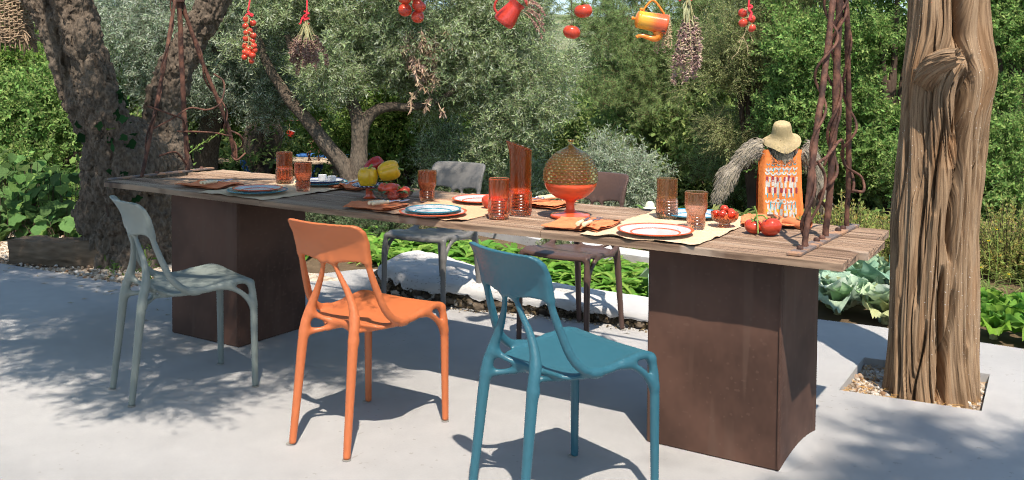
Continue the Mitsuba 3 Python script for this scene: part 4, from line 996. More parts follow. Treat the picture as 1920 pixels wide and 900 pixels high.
# ---------------------------------------------------------------- bowls, fruit
def tomato_mesh(R, seed, lobes=6, sq=0.80, n=48):
    r = np.random.default_rng(seed)
    ph = np.linspace(0, PI, 26)
    prof = [(max(1e-4, R * math.sin(p)), R * sq * math.cos(p) - R * 0.26 * math.exp(-(p / 0.42) ** 2) + R * 0.05 * math.exp(-((PI - p) / 0.4) ** 2)) for p in ph]
    o = r.random() * 6
    m = lathe(prof, n, lambda th, i: 1 + 0.030 * np.cos(lobes * th + o) * (0.3 + 0.7 * math.exp(-(ph[i] / 1.1) ** 2)) + 0.02 * np.cos(2 * th + o * 2))
    return trimesh.Trimesh(m.vertices, m.faces[:, ::-1], process=False)
def calyx_mesh(R, seed, n=6, L=0.8):
    r = np.random.default_rng(seed); ms = []
    for k in range(n):
        a = k / n * 2 * PI + r.normal(0, 0.2); l = R * L * r.uniform(0.8, 1.2)
        P = [(0, 0, 0), (l * 0.35, 0, 0.10 * R), (l * 0.75, 0, 0.12 * R * r.uniform(0.3, 2.0)), (l, 0, R * r.uniform(-0.1, 0.35))]
        P = spline(P, 8); w = np.array([0.06, 0.10, 0.12, 0.11, 0.09, 0.06, 0.03, 0.006]) * R
        V = np.concatenate([P + np.stack([w * 0, w, w * 0.2], 1), P + [0, 0, 0.012 * R * 3], P - np.stack([w * 0, w, -w * 0.2], 1)], 0).reshape(3, 8, 3)
        ms.append(moved((V.reshape(-1, 3), grid_faces(3, 8)), rot=rotz(a)))
    return cat_(ms)
def tomato(x, y, z, R, seed, label, cat='tomato', group=None, tilt=(0, 0), lobes=6, sq=0.80, stem=True, name='tomato', kind_parent=None):
    k = kind_parent or thing(name, label, cat, group)
    M = rotz(seed * 1.7) @ rotx(tilt[0]) @ roty(tilt[1])
    if kind_parent:
        k = add(kind_parent + '__' + name, moved(tomato_mesh(R, seed, lobes, sq, 32), (x, y, z), M), 'mat_tomato', smooth=True)
    else:
        add(k + '__fruit', moved(tomato_mesh(R, seed, lobes, sq), (x, y, z), M), 'mat_tomato', smooth=True)
    if stem:
        top = M @ np.array([0, 0, R * sq - R * 0.24])
        add(k + '__calyx', moved(calyx_mesh(R, seed), top + [x, y, z], M), 'mat_stem_green', smooth=True)
        st = spline([(0, 0, 0), (0.02 * R, 0, 0.25 * R), (0.15 * R, 0.05 * R, 0.5 * R)], 8)
        add(k + '__stalk', moved(tube(st, 0.075 * R, 6), top + [x, y, z], M), 'mat_stem_green', smooth=True)
    return k
tomato(3.283, 0.372, tz(3.28) + 0.0285, 0.034, 1, 'large red tomato on the table, left one of the pair by the iron stand', group='large tomatoes', tilt=(0.15, -0.1))
tomato(3.350, 0.362, tz(3.34) + 0.0325, 0.039, 2, 'large red tomato on the table, right one of the pair by the iron stand', group='large tomatoes', tilt=(0.5, 0.35))
vs = [spline([(3.292, 0.366, HT + 0.058), (3.300, 0.355, HT + 0.078), (3.292, 0.350, HT + 0.105)], 12), spline([(3.296, 0.36, HT + 0.068), (3.325, 0.345, HT + 0.074), (3.345, 0.33, HT + 0.066)], 12), spline([(3.30, 0.355, HT + 0.075), (3.312, 0.332, HT + 0.04), (3.318, 0.318, HT + 0.012)], 12)]
m = cat_([tube(s, 0.0028, 6) for s in vs])
add('tomato_vine', m, 'mat_stem_green', smooth=True, label='green piece of vine lying across the two large tomatoes', cat='vine')
tomato(2.125, 0.372, tz(2.12) + 0.030, 0.034, 5, 'red tomato half hidden behind the pinkish tall tumbler', group='tomatoes behind the tumbler', stem=False, tilt=(0.9, 0.4))
tomato(2.190, 0.318, tz(2.19) + 0.028, 0.031, 6, 'red tomato close behind the tall tumbler, mostly covered by it', group='tomatoes behind the tumbler', stem=False, tilt=(0.4, 0.4))

cb = dense([(0.0001, 0), (0.022, 0), (0.0235, 0.002), (0.0225, 0.006), (0.0190, 0.011), (0.021, 0.016), (0.038, 0.022), (0.048, 0.034), (0.0505, 0.048), (0.0510, 0.058)], 0.003) + [(0.0500, 0.0590), (0.0490, 0.058), (0.0485, 0.048), (0.046, 0.036), (0.036, 0.0255), (0.0001, 0.021)]
add('glass_bowl', moved(lathe(cb, 110, lambda th, i: 1 + (0.03 * (0.5 + 0.5 * np.cos(22 * th + cb[i][1] * 120)) if 9 < i < len(cb) - 7 else 0)), (3.150, 0.436, tz(3.15) + 0.004)), 'mat_amber', smooth=30, label='small footed amber glass bowl of cherry tomatoes on the right cloth mat', cat='bowl')
for q, (dx, dy, dz) in enumerate(((-0.030, -0.014, 0.046), (0.000, -0.026, 0.049), (0.029, -0.006, 0.046), (-0.013, 0.018, 0.050), (0.017, 0.022, 0.050), (0.0, -0.004, 0.066))):
    tomato(3.150 + dx, 0.436 + dy, tz(3.15) + 0.008 + dz, 0.0155, 20 + q, 'cherry tomato %s in the small amber glass bowl' % ('lying at the front left', 'lying at the front middle', 'lying at the front right', 'half hidden at the back left', 'half hidden at the back right', 'sitting topmost')[q], 'tomato', 'cherry tomatoes in the small bowl', stem=False, lobes=4, sq=0.93, tilt=(0.6 * q, 0.4), name='cherry_tomato')
tbw = dense([(0.0001, 0), (0.035, 0), (0.040, 0.003), (0.066, 0.016), (0.086, 0.036), (0.094, 0.054)], 0.004) + [(0.0935, 0.0555), (0.0922, 0.0545), (0.084, 0.0375), (0.064, 0.0190), (0.038, 0.0065), (0.0001, 0.0045)]
add('glass_bowl_001', moved(lathe(tbw, 96, lambda th, i: 1 + 0.012 * np.cos(9 * th)), (1.662, 0.294, tz(1.66) + 0.004)), 'mat_clear_glass', smooth=30, label='wide clear glass bowl holding large tomatoes and green leaves', cat='bowl')
for q, (dx, dy, dz, R) in enumerate(((-0.042, -0.006, 0.058, 0.033), (-0.004, -0.020, 0.062, 0.036), (0.048, 0.012, 0.050, 0.033), (0.030, -0.034, 0.040, 0.026), (-0.02, 0.045, 0.05, 0.033))):
    tomato(1.662 + dx, 0.294 + dy, tz(1.66) + dz, R, 30 + q, ('large red tomato at the left of the clear glass bowl', 'large red tomato topmost in the clear glass bowl', 'large red tomato at the right of the clear glass bowl', 'small red tomato low at the front of the clear glass bowl', 'red tomato at the back of the clear glass bowl')[q], 'tomato', 'tomatoes in the clear bowl', tilt=(0.5 * q - 0.8, 0.5), stem=q in (1, 2), name='tomato')
def leaf_sheet(L, w, bend, seed, nu=9, nv=5, ruf=0.0):
    u, v = np.meshgrid(np.linspace(0, 1, nu), np.linspace(-1, 1, nv), indexing='ij')
    r = np.random.default_rng(seed)
    prof = np.sin(PI * np.clip(u * 0.96 + 0.03, 0, 1)) ** 0.8
    X = u * L * (1 - 0.15 * bend * u); Y = v * w / 2 * prof
    Z = bend * L * (u - u * u * 1.5) * 0.8 - 0.15 * w * (1 - np.abs(v)) * prof + ruf * np.sin(u * 14 + v * 2 + seed) * np.abs(v) * w * 0.2
    return np.stack([X, Y, Z], -1).reshape(-1, 3), grid_faces(nu, nv)
rl_ = np.random.default_rng(8)
k = thing('salad_leaves', 'dark green leaves tucked among the tomatoes in the clear glass bowl', 'leaves')
for q in range(16):
    a = q / 16 * 2 * PI + rl_.normal(0, 0.2)
    v, f = leaf_sheet(0.065 * rl_.uniform(0.7, 1.3), 0.024, 0.4, q)
    M = rotz(a) @ roty(-rl_.uniform(0.0, 0.6))
    c = np.array([0.05, 0.11, 0.025]) * rl_.uniform(0.6, 1.4)
    add(k + '__leaf', trimesh.Trimesh(v @ M.T + [1.662 + 0.048 * math.cos(a), 0.294 + 0.048 * math.sin(a), tz(1.66) + 0.045 + 0.01 * rl_.random()], f), 'mat_leaf_herb', smooth=True, color=np.tile(c, (len(v), 1)))

# pepper dish on its red foot
sd = thing('footed_dish', 'small dark blue and white patterned dish on a red glass foot under the peppers', 'dish')
sx_, sy_, szz = 1.476, 0.354, tz(1.476) + 0.001
add(sd + '__foot', moved(lathe([(0.0001, 0), (0.030, 0), (0.031, 0.003), (0.021, 0.008), (0.0175, 0.020), (0.0185, 0.045), (0.021, 0.0495), (0.0001, 0.0497)], 48), (sx_, sy_, szz)), 'mat_goblet_glaze', smooth=30)
def dish_col(p, n, uv):
    x, y = (p.x - sx_) , (p.y - sy_)
    r = dr.sqrt(x * x + y * y); a = dr.atan2(y, x)
    w = 0.5 + 0.5 * dr.sin(a * 24 + dr.sin(r * 300) * 2) * dr.sin(r * 420)
    return mix((0.02, 0.025, 0.10), (0.62, 0.62, 0.70), smoothstep(0.55, 0.65, w))
B('dish_glaze', principled(proc(dish_col), 0.2, 0.5, clearcoat=0.5))
add(sd + '__plate', moved(lathe([(0.0001, 0.050), (0.05, 0.050), (0.072, 0.056), (0.0815, 0.061), (0.0818, 0.0635), (0.080, 0.0645), (0.070, 0.0595), (0.05, 0.0545), (0.0001, 0.054)], 64), (sx_, sy_, szz)), 'mat_dish_glaze', smooth=30)
def pepper_mesh(R, H, seed, lobes=4):
    r = np.random.default_rng(seed); o = r.random() * 6
    t = np.linspace(0, 1, 40)
    prof = spline([(0.0001, 0.80 * H), (0.22 * R, 0.84 * H), (0.55 * R, 0.97 * H), (0.82 * R, 0.90 * H), (0.98 * R, 0.70 * H), (1.0 * R, 0.50 * H), (0.90 * R, 0.25 * H), (0.70 * R, 0.07 * H), (0.42 * R, 0.0), (0.2 * R, 0.03 * H), (0.0001, 0.08 * H)], 44)
    prof[:, 0] = np.maximum(prof[:, 0], 1e-4)
    m = lathe(prof, 72, lambda th, i: 1 - 0.15 * np.exp(-((((th + o + 0.2 * np.sin(th * 2)) / (2 * PI) * lobes) % 1 - 0.5) / 0.13) ** 2) * min(1, prof[i][0] / R * 1.3) + 0.04 * np.cos(th * 2 + o))
    return trimesh.Trimesh(m.vertices, m.faces[:, ::-1], process=False)
def pepper(name, x, y, z, R, H, seed, M, bsdf, label, stem='mat_stem_green'):
    k = thing(name, label, 'pepper')
    add(k + '__fruit', moved(pepper_mesh(R, H, seed), (x, y, z), M), bsdf, smooth=True)
    p = spline([(0, 0, 0.77 * H), (0.002, 0, 0.86 * H), (0.012, 0.004, 1.02 * H), (0.024, 0.006, 1.14 * H)], 14)
    add(k + '__stalk', moved(tube(p, np.interp(np.linspace(0, 1, 14), [0, 0.15, 0.4, 1], [0.012, 0.0062, 0.005, 0.0055]), 10), (x, y, z), M), stem, smooth=True)
pepper('yellow_pepper', 1.482, 0.338, szz + 0.052, 0.048, 0.092, 1, rotx(0.08), 'mat_yellow_pepper', 'yellow bell pepper standing upright at the left of the footed dish')
pepper('yellow_pepper', 1.520, 0.366, szz + 0.112, 0.047, 0.098, 2, rotz(0.6) @ roty(1.25) @ rotz(0.5), 'mat_yellow_pepper', 'yellow bell pepper lying on its side at the right of the footed dish')
pepper('red_pepper', 1.395, 0.425, szz + 0.105, 0.042, 0.098, 3, rotz(0.55) @ roty(0.95), 'mat_red_pepper', 'dark red pepper with green stalk lying behind the two yellow peppers')

# ---------------------------------------------------------------- things hung from the rod
EH = np.array([0.844, 0.536, 0.0])       # along the picture, level
def rod_at(x):
    i = np.argmin(np.abs(rod[:, 0] - x)); return rod[i]
def cord(key, p, bsdf, r=0.003, name='cord'):
    q = rod_at(p[0]) - [0, 0, 0.008]
    add(key + '__' + name, tube(spline([p, (np.array(p) * 0.5 + q * 0.5) + [0.004, 0.002, 0], q], 12), r, 6), bsdf, smooth=True)
    a = np.linspace(0, 2 * PI, 14)
    add(key + '__loop', tube(np.stack([a * 0 + q[0], rod_at(p[0])[1] + 0.0145 * np.cos(a), rod_at(p[0])[2] + 0.0145 * np.sin(a)], 1), r, 6, caps=False), bsdf, smooth=True)
def small_tomatoes(key, o, pts, R, sq=0.95):
    for q, (du, dz) in enumerate(pts):
        rr = np.random.default_rng(q + 100)
        p = np.array(o) + EH * du + [0, 0, dz] + np.array([-0.535, 0.844, 0]) * rr.uniform(-0.006, 0.014)
        s = R * rr.uniform(0.9, 1.08)
        k = add(key + '__tomato', moved(tomato_mesh(s, q, 4, sq, 24), p, rotx(rr.normal(0, 0.5)) @ roty(rr.normal(0, 0.5))), 'mat_tomato', smooth=True)
    return
def truss_stem(key, o, pts, r=0.0016):
    z0, z1 = max(p[1] for p in pts), min(p[1] for p in pts)
    mz = lambda z: 0.004 * math.sin(z * 60)
    main = [np.array(o) + EH * mz(z) + [0, 0, z] + np.array([0.535, -0.844, 0]) * 0.010 for z in np.linspace(z0 + 0.02, z1 - 0.005, 14)]
    ms = [tube(main, r * 1.3, 5)]
    for du, dz in pts:
        a = np.array(o) + EH * mz(dz + 0.015) + [0, 0, dz + 0.016] + np.array([0.535, -0.844, 0]) * 0.010
        b = np.array(o) + EH * du * 0.8 + [0, 0, dz + 0.012] + np.array([0.535, -0.844, 0]) * 0.008
        ms.append(tube(spline([a, (a + b) / 2 + [0, 0, 0.006], b], 6), r, 4))
        for t in range(5):
            an = t * 1.26
            ms.append(tube([b, b + EH * 0.010 * math.cos(an) + [0, 0, 0.010 * math.sin(an) * 0.6] + np.array([0.535, -0.844, 0]) * 0.006], [0.0016, 0.0004], 3))
    add(key + '__stem', cat_(ms), 'mat_stem_pale', smooth=True)
k = thing('tomato_strand', 'long hanging strand of many cherry tomatoes on a red cord at the left', 'tomatoes')
st = [((260 - 283), 120), ((318 - 283), 152), (262 - 283, 178), (267 - 283, 233), (320 - 283, 258), (263 - 283, 280), (312 - 283, 305), (327 - 283, 345), (250 - 283, 342), (282 - 283, 370), (328 - 283, 382), (255 - 283, 398), (317 - 283, 425), (252 - 283, 440), (305 - 283, 472), (290 - 283, 215), (285 - 283, 410)]
so = (0.575, 0.45, 1.662)
sp_ = [(a / 4.5 / 363, -b / 4.5 / 363) for a, b in st]
small_tomatoes(k, so, sp_, 0.0172); truss_stem(k, so, sp_)
cord(k, np.array(so) + [0, 0, -0.03], 'mat_red_cord', 0.0042)
add(k + '__bow', cat_([tube(spline([np.array(so) + EH * a + [0, 0, b] for a, b in pts], 16), 0.0045, 6) for pts in (((0, -0.045), (-0.012, -0.055), (-0.014, -0.075)), ((0, -0.045), (0.014, -0.055), (0.02, -0.06), (0.024, -0.052), (0.012, -0.045)), ((-0.004, -0.035), (0.004, -0.04), (-0.002, -0.05)))]), 'mat_red_cord', smooth=True)
k = thing('tomato_strand', 'short strand of four cherry tomatoes on a red cord at the right', 'tomatoes')
so = (3.22, 0.45, 1.60)
s4 = [((1255 - 1300), 120), (1345 - 1300, 180), (1250 - 1300, 225), (1345 - 1300, 280)]
sp_ = [(a / 5.625 / 505, -b / 5.625 / 505) for a, b in s4]
small_tomatoes(k, so, sp_, 0.0172); truss_stem(k, so, sp_)
cord(k, np.array(so) + [0.003, 0, -0.03], 'mat_red_cord', 0.0042)
add(k + '__knot', tube(spline([np.array(so) + EH * a + [0, 0, b] - np.array([-0.535, 0.844, 0]) * 0.016 for a, b in ((0.002, -0.015), (0.012, -0.022), (0.0, -0.03), (0.010, -0.045), (0.004, -0.065), (0.008, -0.072))], 24), 0.005, 6), 'mat_red_cord', smooth=True)
tr = np.random.default_rng(17)
tw_ = []
for (a, b) in (((0.0, -0.09), (-0.015, -0.135)), ((-0.015, -0.135), (-0.035, -0.19)), ((0, -0.1), (0.018, -0.14)), ((-0.015, -0.135), (0.002, -0.165)), ((-0.01, -0.12), (-0.03, -0.15)), ((-0.035, -0.19), (-0.055, -0.21)), ((0.0, -0.165), (0.004, -0.195))):
    tw_.append(tube([np.array(so) + EH * a[0] + [0, 0, a[1]], np.array(so) + EH * b[0] + [0, 0, b[1]]], 0.0009, 4))
    for q in range(4):
        e = np.array(so) + EH * b[0] + [0, 0, b[1]]
        tw_.append(tube([e, e + tr.normal(0, 0.006, 3)], [0.0009, 0.0003], 3))
add(k + '__bare_stems', cat_(tw_), 'mat_jute')
k = thing('tomato_bunch', 'bunch of large plum tomatoes hanging at the top left of the middle', 'tomatoes')
so = np.array((1.64, 0.45, 1.65))
for q, (dx, dy, R, a, b) in enumerate(((-12, 17, 0.0325, 0.3, 0.9), (14, 9, 0.033, -0.4, 0.5), (11, 29, 0.031, 0.2, 1.5), (-12, -4, 0.030, 0, 0.3), (8, -10, 0.031, 0.6, 0.6))):
    p = so + EH * (dx / 410) + [0, 0, -dy / 410] + np.array([-0.535, 0.844, 0]) * (0.012 * (q % 3))
    add(k + '__tomato', moved(tomato_mesh(R, 40 + q, 4, 0.9, 36), p, rotx(a) @ roty(b)), 'mat_tomato', smooth=True)
cord(k, so + [0, 0, 0.01], 'mat_red_cord', 0.004)
for (du, zc, R, lab) in ((2.53, 1.582, 0.037, 'large tomato hanging from a dark cord, upper one of the hanging pair'), (2.478, 1.497, 0.0365, 'large tomato hanging from a dark cord, lower one of the hanging pair')):
    k = tomato(du, 0.45, zc, R, int(R * 1e5) % 97, lab, 'tomato', 'pair of hanging tomatoes', lobes=5, sq=0.83, tilt=(0.1, 0.1))
    cord(k, np.array([du, 0.45, zc + 0.026]), 'mat_dark_cord', 0.0018)

# dried herb bunches
def herbs(key, o, n, spread, L0, L1, cols, tie, seed, stem_c, leafy_top=False):
    r = np.random.default_rng(seed)
    stems, SV, SC, LV = [], [], [], []
    o = np.array(o)
    octa = np.array([[0, 0, 0], [0.30, 0.22, 0], [0.30, -0.22, 0], [0.30, 0, 0.22], [0.30, 0, -0.22], [1, 0, 0]])
    of = np.array([[0, 3, 1], [0, 1, 4], [0, 4, 2], [0, 2, 3], [5, 1, 3], [5, 4, 1], [5, 2, 4], [5, 3, 2]])
    V, F, C, base = [], [], [], 0
    for i in range(n):
        L = r.uniform(L0, L1); a = r.random() * 2 * PI; sp = spread * math.sqrt(r.random())
        d = np.array([math.cos(a) * sp, math.sin(a) * sp, 0])
        P = spline([o + r.normal(0, 0.004, 3), o + d * 0.45 + [0, 0, -L * 0.35], o + d * 0.95 + [0, 0, -L * 0.7], o + d * 1.05 + r.normal(0, 0.006, 3) + [0, 0, -L]], 30)
        stems.append(tube(P, np.linspace(0.0018, 0.0009, 30), 5))
        for t in np.linspace(0.42 if not leafy_top else 0.5, 1, int(L * 60)):
            c = P[min(29, int(t * 29.99))]
            for q in range(10):
                dd = nrm(np.append(r.normal(0, 1, 2), r.normal(-0.25, 0.5)))
                l = r.uniform(0.009, 0.019)
                v = octa @ np.diag([l, l * 0.9, l * 0.9]) @ basis(dd)[:, [2, 0, 1]].T + c + dd * 0.002
                V.append(v); F.append(of + base); base += 6
                C.append(np.tile(np.array(cols[r.integers(len(cols))]) * r.uniform(0.6, 1.2), (6, 1)))
    add(key + '__stems', cat_(stems), stem_c, smooth=True)
    add(key + '__seed_heads', (np.vstack(V), np.vstack(F)), 'mat_dry', color=np.vstack(C), kind='stuff')
    V, F, C, base = [], [], [], 0
    for i in range(60 if leafy_top else 26):
        a = r.random() * 2 * PI; l = r.uniform(0.03, 0.07)
        v, f = leaf_sheet(l, 0.009, 0.5, i, 7, 3)
        M = rotz(a) @ roty(r.uniform(0.9, 1.5))
        c = o + np.array([math.cos(a), math.sin(a), 0]) * 0.012 + [0, 0, -r.uniform(0.01, 0.12)]
        V.append(v @ M.T + c); F.append(f + base); base += len(v)
        C.append(np.tile(np.array((0.22, 0.23, 0.13)) * r.uniform(0.6, 1.5), (len(v), 1)))
    add(key + '__leaves', (np.vstack(V), np.vstack(F)), 'mat_dry', smooth=True, color=np.vstack(C), kind='stuff')
    add(key + '__tie', tube(spline([o + np.array([0.012 * math.cos(t), 0.012 * math.sin(t), 0.004 * t - 0.02]) for t in np.linspace(0, 16, 40)], 60), 0.0032, 5), tie, smooth=True)
    add(key + '__tie_tails', cat_([tube(spline([o, o - EH * 0.02 + [0, 0, 0.01], o - EH * 0.028 + [0, 0, -0.015], o - EH * 0.036 + [0, 0, -0.02]], 12), 0.0045, 5), tube(spline([o, o - EH * 0.012 + [0, 0, 0.02], o - EH * 0.02 + [0, 0, 0.002]], 12), 0.0045, 5)]), tie, smooth=True)
    cord(key, o, tie, 0.0042)
k = thing('dried_herb_bunch', 'large pinkish tan dried herb bunch hanging at the right of the orange coffee pot', 'dried herbs')
herbs(k, (2.985, 0.45, 1.630), 15, 0.048, 0.20, 0.33, [(0.34, 0.24, 0.19), (0.42, 0.33, 0.22), (0.26, 0.15, 0.15), (0.48, 0.40, 0.30), (0.30, 0.20, 0.20)], 'mat_red_cord', 4, 'mat_stem_pale')
k = thing('dried_herb_bunch', 'purplish brown dried herb bunch tied with red cord hanging at the left', 'dried herbs')
herbs(k, (0.985, 0.45, 1.575), 22, 0.10, 0.15, 0.26, [(0.20, 0.12, 0.105), (0.27, 0.17, 0.145), (0.15, 0.095, 0.07), (0.34, 0.24, 0.21)], 'mat_red_cord', 6, 'mat_stem_pale', True)

# red enamel pitcher
def orient(z, x=None):
    z = nrm(z); x = np.array([-0.535, 0.844, 0.0]) if x is None else np.asarray(x, float)
    x = nrm(x - z * (x @ z)); return np.stack([x, np.cross(z, x), z], 1)
k = thing('pitcher', 'glossy red enamel pitcher hanging tilted with dried flowers in its mouth', 'pitcher')
o = np.array((2.135, 0.45, 1.535)); ax_ = nrm(EH * 0.58 + np.array([0, 0, 0.80]) + np.array([0.535, -0.844, 0]) * 0.10); M = orient(ax_)
body = dense([(0.0001, 0.0), (0.036, 0.001), (0.044, 0.006), (0.0475, 0.016), (0.046, 0.035), (0.040, 0.062), (0.0345, 0.085), (0.0325, 0.095), (0.0345, 0.104), (0.0395, 0.115)], 0.004) + [(0.0400, 0.1165), (0.0385, 0.1165), (0.033, 0.104), (0.031, 0.095), (0.033, 0.085), (0.043, 0.035), (0.040, 0.010), (0.0001, 0.006)]
add(k + '__body', moved(lathe(body, 72), o, M), 'mat_red_enamel', smooth=35)
add(k + '__handle', moved(tube(spline([(0, 0.036, 0.10), (0, 0.065, 0.105), (0, 0.078, 0.075), (0, 0.070, 0.04), (0, 0.045, 0.025)], 24), 0.0055, 8), o, M), 'mat_red_enamel', smooth=True)
add(k + '__lid', moved(lathe([(0.0001, 0.012), (0.012, 0.011), (0.030, 0.005), (0.0385, 0.0), (0.0385, -0.003), (0.0001, -0.002)], 40), o + ax_ * 0.125 + EH * 0.020 + [0, 0, 0.012], M @ rotx(0.5)), 'mat_red_enamel', smooth=35)
add(k + '__cord', tube(spline([o + M @ [0, 0.074, 0.08], o + np.array([0, 0.0, 0.18]), rod_at(2.17) - [0, 0, 0.01]], 14), 0.002, 5), 'mat_dark_cord', smooth=True)
def spray(key, o, dirs, L, cols, seed, big=1.0, part='dried_flowers'):
    r = np.random.default_rng(seed); V, F, C, base, ms = [], [], [], 0, []
    octa = np.array([[0, 0, 0], [0.4, 0.25, 0], [0.4, -0.25, 0], [0.4, 0, 0.25], [0.4, 0, -0.25], [1, 0, 0]]); of = np.array([[0, 3, 1], [0, 1, 4], [0, 4, 2], [0, 2, 3], [5, 1, 3], [5, 4, 1], [5, 2, 4], [5, 3, 2]])
    for d in dirs:
        d = np.array(d, float); l = L * r.uniform(0.75, 1.1)
        P = spline([o, o + d * l * 0.5, o + d * l * 0.8 + [0, 0, -0.15 * l], o + d * l + [0, 0, -0.45 * l]], 20)
        ms.append(tube(P, np.linspace(0.0014, 0.0006, 20), 4))
        for t in np.linspace(0.35, 1, 16):
            c = P[min(19, int(t * 19.99))]
            for q in range(4):
                dd = nrm(r.normal(0, 1, 3) + [0, 0, -0.4]); s = r.uniform(0.005, 0.011) * big
                V.append(octa * s @ basis(dd)[:, [2, 0, 1]].T + c); F.append(of + base); base += 6
                C.append(np.tile(np.array(cols[r.integers(len(cols))]) * r.uniform(0.6, 1.2), (6, 1)))
    add(key + '__' + part + '_stems', cat_(ms), 'mat_jute', smooth=True)
    add(key + '__' + part, (np.vstack(V), np.vstack(F)), 'mat_dry', color=np.vstack(C), kind='stuff')
f0 = np.array([-0.535, 0.844, 0])
spray(k, o + ax_ * 0.09, [EH * 0.95 + [0, 0, 0.1] + f0 * a + np.array([0, 0, b]) for a, b in ((-0.4, 0.1), (0.3, 0.0), (0, -0.2), (-0.2, -0.4), (0.2, 0.2), (0.3, -0.3), (-0.3, -0.7), (0.1, -0.6), (0, 0.3))], 0.13, [(0.22, 0.07, 0.09), (0.30, 0.14, 0.14), (0.48, 0.38, 0.28), (0.35, 0.22, 0.18)], 9)
# orange coffee pot
k = thing('coffee_pot', 'yellow to orange enamel coffee pot hanging on its side with chipped base', 'coffee pot')
o = np.array((2.775, 0.45, 1.543)); ax_ = nrm(EH * 0.98 + np.array([0, 0, -0.19])); M = orient(ax_, (0, 0, 1.0))
pr = dense([(0.030, 0.0), (0.0345, 0.0), (0.0362, 0.002), (0.0362, 0.0045), (0.0345, 0.006), (0.0355, 0.03), (0.0395, 0.10), (0.0405, 0.112), (0.0385, 0.1165), (0.034, 0.117), (0.0001, 0.1155)], 0.004)
pv = lathe(pr, 72)
uvp = np.stack([np.zeros(len(pv.vertices)), pv.vertices[:, 2] / 0.117], 1)
add(k + '__body', moved(pv, o, M), 'mat_pot_enamel', smooth=True, uv=uvp)
add(k + '__lid', moved(lathe([(0.033, 0.001), (0.033, -0.003), (0.022, -0.009), (0.006, -0.012), (0.004, -0.016), (0.007, -0.020), (0.006, -0.025), (0.0001, -0.027)], 40), o, M), 'mat_pot_orange', smooth=35)
add(k + '__hinge', cat_([moved(trimesh.creation.icosphere(2, 0.006), o + M @ [0.041, 0.0, 0.004]), tube([o + M @ [0.036, 0, 0.002], o + M @ [0.045, 0, 0.012]], 0.004, 8)]), 'mat_pot_orange', smooth=True)
add(k + '__handle', moved(tube(spline([(0.034, 0, 0.014), (0.050, 0, 0.018), (0.078, 0, 0.034), (0.084, 0, 0.048), (0.066, 0, 0.072), (0.040, 0, 0.098)], 36), 0.0042, 8), o, M), 'mat_pot_orange', smooth=True)
add(k + '__spout', moved(tube(spline([(-0.030, 0, 0.086), (-0.045, 0, 0.092), (-0.060, 0, 0.082), (-0.063, 0, 0.060), (-0.060, 0, 0.035), (-0.064, 0, 0.016), (-0.072, 0, 0.008)], 40), np.interp(np.linspace(0, 1, 40), [0, 0.25, 0.5, 0.9, 1], [0.021, 0.0165, 0.0105, 0.0062, 0.0068]), 14), o, M), 'mat_pot_orange', smooth=True)
cr = np.random.default_rng(31)
for (a, zz, s) in ((-2.6, 0.097, 0.011), (-2.2, 0.108, 0.009), (2.9, 0.107, 0.008), (-1.9, 0.098, 0.007), (2.4, 0.105, 0.007)):
    th_ = np.linspace(0, 2 * PI, 13)[:-1]; q = [(0, 0)] + [(s * (0.7 + 0.6 * cr.random()) * math.cos(t), s * (0.7 + 0.6 * cr.random()) * math.sin(t)) for t in th_]
    rad = 0.0398
    V = np.array([(np.cos(a + u / rad) * (rad + 0.0006 - 0.05 * (zz < 0)), np.sin(a + u / rad) * (rad + 0.0006), zz + v) for u, v in q])
    V[:, :2] *= (np.interp(V[:, 2], [0.03, 0.10, 0.112], [0.0355, 0.0395, 0.0405]) / 0.0398)[:, None]
    F = np.array([(0, 1 + i, 1 + (i + 1) % 12) for i in range(12)])
    add(k + '__enamel_chip', (V @ M.T + o, F), 'mat_stone', smooth=True)
add(k + '__cord', tube(spline([o + M @ [0.083, 0, 0.045], o + M @ [0.12, 0.0, 0.05], rod_at(2.83) - [0, 0, 0.01]], 12), 0.002, 5), 'mat_dark_cord', smooth=True)
spray(k, o + M @ [-0.0, -0.048, 0.135] + [0, 0, 0.05], [-EH * 0.25 + [0, 0, -0.9] + f0 * a + EH * b for a, b in ((-0.1, 0), (0.1, 0.1), (0, -0.3), (0.1, -0.15), (-0.1, 0.2), (-0.2, 0.3), (-0.3, -0.1), (-0.3, 0.15))], 0.105, [(0.48, 0.42, 0.25), (0.55, 0.45, 0.30), (0.40, 0.30, 0.20)], 12, 1.1)

